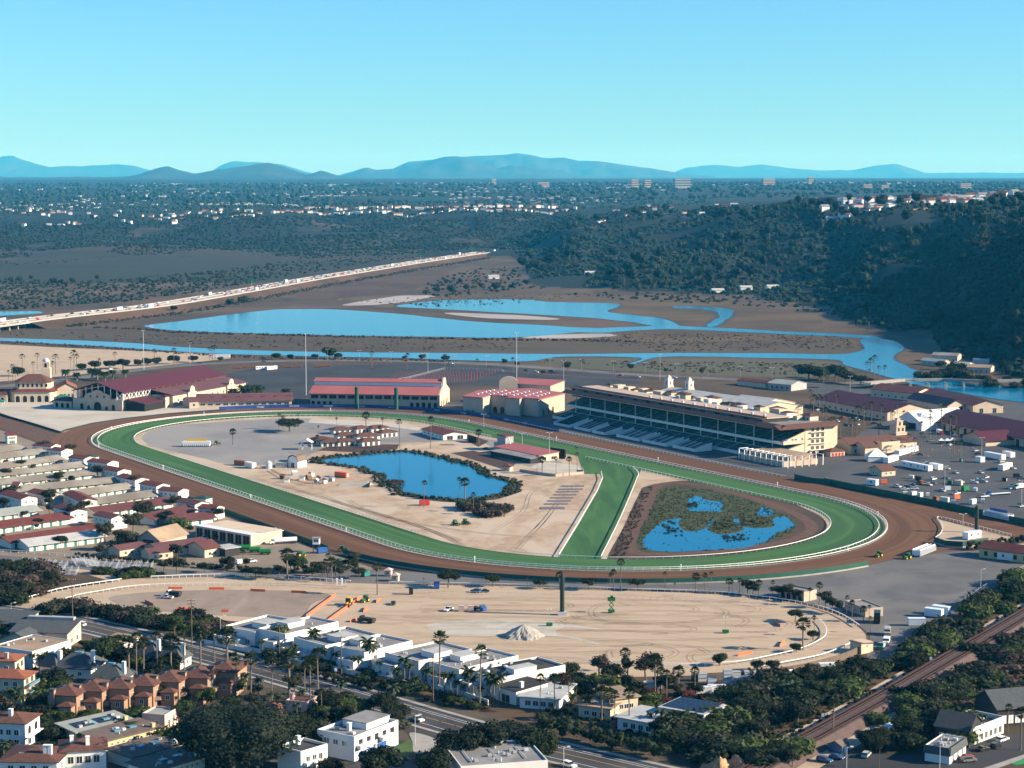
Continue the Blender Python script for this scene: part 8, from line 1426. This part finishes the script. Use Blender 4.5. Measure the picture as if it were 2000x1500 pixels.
# ------------------------------------------------------------ hill, mesa and the far plain
q = random.Random(41); cnt = 0; spots = []
while len(spots) < 290:
    px = q.uniform(1010, 2040); k = np.interp(px, [1010, 1150, 1450, 1650, 1800, 1920, 2040], [3600, 3050, 2950, 2720, 2250, 1900, 1750]); top = np.interp(px, [1010, 1300, 1600, 1900, 2040], [5200, 4800, 3950, 3400, 3100])
    d = k + (top - k) * q.random() ** 1.5; p = AZ(px, d)
    if mnoise.noise(Vector((p.x / 160, p.y / 220, 5.))) > -.12: spots.append((p, px, d))
for i, (p, px, d) in enumerate(spots): sc_ = q.uniform(1.0, 2.1); put(FT[q.randrange(4)], (p.x, p.y, hgt(p.x, p.y) - .5), q.random() * 6, sc_, ('large' if sc_ > 1.7 else 'small' if sc_ < 1.35 else 'middling') + ' dark tree ' + ('low on' if hgt(p.x, p.y) < 40 else 'high on' if hgt(p.x, p.y) > 90 else 'halfway up') + (' the near dark shoulder of the hill' if px > 1780 else ' the wooded hill above the freeway end' if px < 1250 else ' the wooded hillside behind the marsh'), 'hillside trees')
VT = [(20, 552), (40, 553), (60, 552), (120, 556), (140, 556), (280, 556), (105, 556), (450, 600), (470, 598), (340, 610), (190, 552), (480, 594), (855, 575), (880, 572), (910, 570), (940, 568), (970, 566), (1000, 566), (830, 578), (870, 560), (900, 556), (1030, 560)]
for i, (x, y) in enumerate(sorted(VT)): g = G(x, y); put(FT[i % 4], (g.x, g.y, 0), i, .8 + .1 * (i % 4), ordw(i) + ' from the left of the dark trees on the valley floor', 'valley floor trees')
def brush(label, n, x0, x1, d0, d1, s0, s1, seed, name='hillside_brush', cut=-.15, frq=150., m_='farleaf'):
    q = random.Random(seed); pts = []
    while len(pts) < n:
        px, d = q.uniform(x0, x1), q.uniform(*[f(0) if callable(f) else f for f in (d0, d1)]); p = AZ(px, d)
        z = hgt(p.x, p.y)
        if z > 2 and mnoise.noise(Vector((p.x / frq, p.y / frq / 1.5, seed))) > cut: pts.append((p.x, p.y, z))
    return thicket(name, label, pts, s0, s1, m_, 0, 0, .8, zf=lambda p: p[2] - .6)
brush('dark brush covering the wooded hill', 11000, 1000, 2080, 1700, 5200, 2.4, 6.4, 51, cut=-.3)
brush('dark brush on the near shoulder of the hill', 1700, 1760, 2120, 1640, 2700, 3, 6.5, 56, cut=-.4)
brush('dark brush on the rising valley floor', 2200, -60, 960, 4000, 5000, 1.8, 4.5, 57, cut=.0, frq=260.)
brush('dark brush on the mesa slopes', 7000, -60, 1120, 4500, 6000, 2.8, 6.2, 52, cut=-.3)
thicket('valley_scrub', 'dark scrub over the valley floor beyond the freeway', [G(*p).xy for poly, n in (([(0, 545), (160, 552), (420, 530), (640, 500), (760, 508), (560, 540), (420, 566), (250, 590), (0, 606)], 1300), ([(0, 498), (250, 486), (640, 482), (900, 480), (960, 490), (700, 515), (560, 500), (300, 505), (0, 520)], 700), ([(820, 560), (900, 530), (1000, 520), (1100, 560), (1000, 572), (850, 580)], 260), ([(1100, 575), (1400, 565), (1640, 590), (1690, 625), (1500, 600), (1200, 585)], 260)) for p in inside(poly, n, n)], 1.6, 4.2, 'farleaf', 0, 0, .7)
thicket('marsh_scrub', 'low brown tussocks over the marsh', [G(*p).xy for poly, n in (([(1200, 650), (1640, 656), (1690, 680), (1300, 688), (1150, 668)], 500), ([(1060, 704), (1620, 710), (1600, 734), (1300, 726)], 260), ([(660, 585), (1200, 572), (1000, 594), (800, 600)], 240), ([(0, 645), (300, 655), (1000, 670), (1000, 684), (480, 680), (0, 655)], 260)) for p in inside(poly, n, n)], .8, 2.0, 'leaf_brown', 0, 0, .45)
brush('dark trees spread over the mesa top', 2600, -60, 1400, 5800, 8200, 4, 8, 53, 'mesa_woods', cut=-.25, frq=260.)
brush('far tree cover on the plain', 3600, -60, 2060, 7600, 14500, 7, 17, 54, 'plain_woods', cut=-.2, frq=500.)
brush('trees along the hilltop suburb', 520, 1380, 2060, 3800, 4700, 4, 8.5, 55, 'hilltop_woods', cut=-.3)
# houses of the mesa and hilltop suburbs
def farhouse(L, D, H, rm, wm):
    b = MB(); b.box(0, L, 0, D, -2, H); b.gend(0, L, 0, D, H, 2.6); b.gable(0, L, 0, D, H, 2.6, .6, .3, mi=1); o = b.build('suburban_house', [wm, rm]); tag(o, 'h', 'house'); return proto(o)
FH = [farhouse(15, 10, 6, 'orange_tile', 'white'), farhouse(12, 9, 6.5, 'tile_roof', 'offwhite'), farhouse(18, 11, 5, 'redbrown_roof', 'cream'), farhouse(13, 10, 7, 'grey_roof', 'white'), farhouse(20, 12, 4.5, 'pale_roof', 'stucco')]
q = random.Random(61)
def suburb(label, group, lst, sz=1.):
    for px, d in lst: p = AZ(px, d); k = q.randrange(5); put(FH[k], (p.x, p.y, hgt(p.x, p.y) + 1.5), q.uniform(-.5, .5), sz * q.uniform(.7, 1.0), ['orange tiled ', 'brown tiled ', 'dark red roofed ', 'grey roofed ', 'pale roofed '][k] + label, group)
suburb('house in the front row on the mesa rim', 'mesa rim houses', [(540 + i * 10.5 + q.uniform(-3, 3), 5850 + q.uniform(-30, 30)) for i in range(56)])
suburb('house in the second row behind the mesa rim', 'second row mesa houses', [(600 + i * 9.5 + q.uniform(-3, 3), 6150 + q.uniform(-60, 60)) for i in range(52)])
suburb('house among trees on the near mesa shoulder', 'mesa shoulder houses', [(q.uniform(20, 560), q.uniform(5500, 6500)) for i in range(60)])
suburb('house among trees on the hilltop above the dark slope', 'hilltop houses', [(1590 + 430 * q.random() ** .9, q.uniform(3550, 4000)) for i in range(84)], 1.25)
suburb('house on the ridge between mesa and hilltop', 'ridge houses', [(q.uniform(1140, 1590), q.uniform(4600, 5300)) for i in range(26)])
for px, d, l_ in [(1497, 2920, 'white modern house low on the wooded slope'), (1445, 2930, 'pale house low on the wooded slope next to the modern one'), (1390, 2900, 'small white house at the foot of the wooded slope'), (1143, 3250, 'pale blue house hidden in the slope trees'), (955, 3350, 'little cream house at the slope edge by the freeway')]: p = AZ(px, d); put(FH[4], (p.x, p.y, hgt(p.x, p.y)), .2, .9, l_)
for i, (px, d, w, h) in enumerate([(1237, 11000, 40, 46), (1262, 11000, 34, 44), (1328, 10500, 84, 50), (1495, 11500, 70, 42), (1577, 13000, 36, 46), (1686, 9500, 44, 26), (1720, 9500, 36, 22), (1875, 9000, 50, 30), (1060, 12000, 70, 26), (965, 13500, 30, 40)]):
    p = AZ(px, d); t = thing('office_tower', 'distant office block on the plain, ' + ['first of the pale pair', 'second of the pale pair', 'broad dark one', 'wide low one past the dark one', 'lone one near the faint mountains', 'white one over the hilltop trees', 'white one beside the other over the trees', 'pale one at the hilltop end', 'long white one under the big mountain', 'slim one under the big mountain'][i], 'office block', (p.x, p.y, hgt(p.x, p.y)), .15); MB().box(-w / 2, w / 2, -w / 3, w / 3, -5, h).build('tower', 'greywall' if i == 2 else 'tan', t)
    for k in range(3): MB().box(-w / 2 - .3, w / 2 + .3, -w / 3 - .3, w / 3 + .3, h * (.25 + .25 * k), h * (.25 + .25 * k) + h * .09).build('window_band', 'glass', t)
def town(label, n, x0, x1, d0, d1, seed, s=1.):
    q = random.Random(seed); mb = MB(); c = 0
    while c < n:
        px, d = q.uniform(x0, x1), q.uniform(d0, d1); p = AZ(px, d)
        if mnoise.noise(Vector((p.x / 700, p.y / 1500, seed))) < .08: continue
        z = hgt(p.x, p.y); w, e, h = q.uniform(8, 22) * s, q.uniform(8, 16) * s, q.uniform(5, 10) * s; mb.box(p.x - w, p.x + w, p.y - e, p.y + e, z - 4, z + h, 0 if q.random() < .7 else 1, 0 if q.random() < .55 else 2); c += 1
    o = mb.build('distant_town', ['offwhite', 'tan', 'brown_roof']); o['kind'] = 'stuff'; o['label'] = label
town('scattered pale buildings on the far plain', 380, -60, 2060, 9000, 15000, 71, .58); town('pale houses on the nearer plain behind the mesa', 300, 150, 1300, 7400, 9600, 72, .42); town('pale roofs among trees on the mesa', 90, -20, 560, 6200, 8200, 73, .4)
# clay cuts on the slopes
for i, (px, d, w, h, l_) in enumerate([(1150, 3900, 60, 30, 'broad'), (1350, 4300, 26, 26, 'bright'), (1690, 3000, 50, 22, 'reddish'), (1800, 2700, 26, 26, 'upright'), (1120, 4400, 60, 20, 'upper'), (1790, 3450, 16, 14, 'small'), (1640, 2700, 34, 12, 'low')]):
    p = AZ(px, d); mb = MB(); n = 10
    for a in range(n):
        for b_ in range(6): x = p.x - w + 2 * w * a / (n - 1) + 3 * mnoise.noise(Vector((a, b_, i))); y = p.y - h + 2 * h * b_ / 5 + 3 * mnoise.noise(Vector((a, b_, i + 9.))); mb.v.append((x, y, hgt(x, y) + 1.4 + 2. * mnoise.noise(Vector((a * 1.7, b_, i))) - (3 if a in (0, n - 1) or b_ in (0, 5) else 0)))
    for a in range(n - 1):
        for b_ in range(5): k = a * 6 + b_; mb.f.append((k, k + 6, k + 7, k + 1)); mb.m.append(0)
    struct(mb.build('clay_slope', 'cliff' if i in (1, 5) else 'redearth'))
# freeway traffic
FC = []
for m_ in ('p_white', 'p_black', 'p_grey', 'p_silver', 'p_red', 'p_blue'): b = MB(); b.xsec([(-2.3, .3), (2.3, .3), (2.3, .8), (1.2, .95), (.5, 1.45), (-1.6, 1.5), (-2.3, .95)], -.95, .95, 0, 'y'); o = b.build('freeway_car', m_); tag(o, 'c', 'car'); FC.append(proto(o))
b = MB(); b.box(-6, 4, -1.25, 1.25, .8, 3.9); b.box(4.2, 6.2, -1.2, 1.2, .6, 3.2, 1); o = b.build('freeway_truck', ['p_white', 'p_grey']); tag(o, 't', 'truck'); proto(o); TK = o
q = random.Random(81); S = [0]
for i in range(len(FW) - 1): S.append(S[-1] + (FW[i + 1] - FW[i]).length)
def onfw(s, off):
    for i in range(len(FW) - 1):
        if S[i + 1] >= s: t = (FW[i + 1] - FW[i]).normalized(); p = FW[i] + t * (s - S[i]) + Vector((-t.y, t.x)) * off; return p, atan2(t.y, t.x)
s = 20
while s < S[-1] - 30:
    for off in (-15, -11, -7, -3.5, 3.5, 7, 11, 15):
        if q.random() < .55:
            p, a = onfw(s + q.uniform(-10, 10), off); big = q.random() < .04
            k = q.randrange(6); put(TK if big else FC[k], (p.x, p.y, 7.02), a + (pi if off > 0 else 0), 1.15, 'truck among the freeway traffic' if big else ['white', 'black', 'grey', 'silver', 'red', 'blue'][k] + ' car in the freeway traffic crossing the valley', 'freeway traffic')
    s += 44
for s_, l_ in ((900, 'green overhead sign nearest the lagoon'), (1900, 'green overhead sign in the middle of the causeway'), (2300, 'green overhead sign near the slope trees'), (2600, 'green overhead sign where the freeway enters the hills')):
    if s_ < S[-1]: p, a = onfw(s_, 20); t = thing('overhead_sign', l_, 'sign', (p.x, p.y, 6), 0); MB().cyl(0, 0, 0, 11, .4, n=6).build('post', 'steel', t); MB().box(-7, 7, -.2, .2, 8, 12).build('board', 'tractor_green', t)
# tall lights and back lot
for x, y, h_, l_ in [(281, 722, 76, 'very tall white lighting mast behind the show hall'), (598, 772, 120, 'very tall lighting mast in the dark back lot'), (1009, 752, 102, 'very tall lighting mast behind the skylight hall'), (371, 712, 42, 'white lighting mast by the river bank'), (1289, 742, 50, 'lighting mast behind the roof pavilions'), (1101, 745, 40, 'lighting mast in the back lot by the trees'), (836, 728, 38, 'lighting mast beside the netted lot'), (945, 835, 26, 'white pole on the turf by the ticket building'), (1073, 905, 60, 'white flag mast beside the video board'), (1020, 868, 22, 'white pole on the home turf'), (1880, 1050, 46, 'thin lamp post in the gravel corner'), (1845, 948, 38, 'lamp post by the equipment in the lot'), (1917, 895, 40, 'lamp post in front of the box trailer'), (1660, 775, 40, 'lamp post beside the purple hall'), (532, 1062, 30, 'thin pole by the maintenance shed'), (1995, 985, 46, 'lamp post at the frame edge of the lot')]: lightpole(x, y, h_, l_, 3 if h_ > 60 else 2, 'galv', r=.3 if h_ > 60 else .14)
for i in range(16): x = 640 + i * 62; y = 704 + i * 2.6; lightpole(x, y, 22, 'slim lamp post with a pale pennant along the back road', 2, 'pole', r=.12, group='back road lamp posts')
mb = MB(); q = random.Random(91)
for r_ in range(9):
    a, b = G(745 + r_ * 4, 752 - r_ * 3.1), G(925 + r_ * 6, 745 - r_ * 2.4)
    for k in range(34): p = a.lerp(b, k / 33); mb.cyl(p.x, p.y, 0, 1.0, .28, .05, n=5)
o = mb.build('traffic_cones', 'redpaint'); o['kind'] = 'stuff'; o['label'] = 'rows of red cones marking the back lot'
rail('net_fence', 'pale mesh fence round the coned lot', W([(735, 752), (800, 740), (870, 722), (980, 725), (985, 728)]), 2, 3, .08, .08, 'galv', True)
for i, (x, y) in enumerate([(462, 720), (476, 719), (492, 718), (535, 718), (560, 718), (580, 717), (622, 717), (638, 716)]): container('jump_stand', 'orange barrier frame at the edge of the dark lot', 'barrier', x, y, .05, 8, .8, 1.3, 'rust', group='orange lot barriers')
for i, (x, l_) in enumerate([(512, 'white coach bus in the dark lot, first of two'), (530, 'white coach bus in the dark lot, second of two')]): container('coach_bus', l_, 'bus', x, 722, (540, 721), 12, 2.6, 2.8, 'p_white', wheels=True, wins=5)
container('semi_trailer', 'white semi trailer beside the river bank road', 'trailer', 433, 699, (450, 699), 16, 2.8, 3, 'p_white', wheels=True)
for i in range(15): a = oval(-.4)[int(i * 9.2)]; t = thing('distance_pole', 'white striped distance pole on the inner dirt rail', 'pole', (a.x, a.y, 0), 0, 'distance poles'); MB().cyl(0, 0, 0, 2.4, .2, n=6).build('pole', 'white', t); MB().cyl(0, 0, 2.4, 3.0, .28, n=6).build('cap', 'white' if i % 4 else 'redpaint', t)
for i, (x, y) in enumerate([(1760, 1302), (1780, 1290)]): pass

remove_protos()
for o in SC.objects:
    if 'roofname' in o: del o['roofname']
for o in SC.objects:
    if o.type == 'MESH' and o.parent is None and 'kind' not in o and 'label' not in o: print('UNLABELLED', o.name)
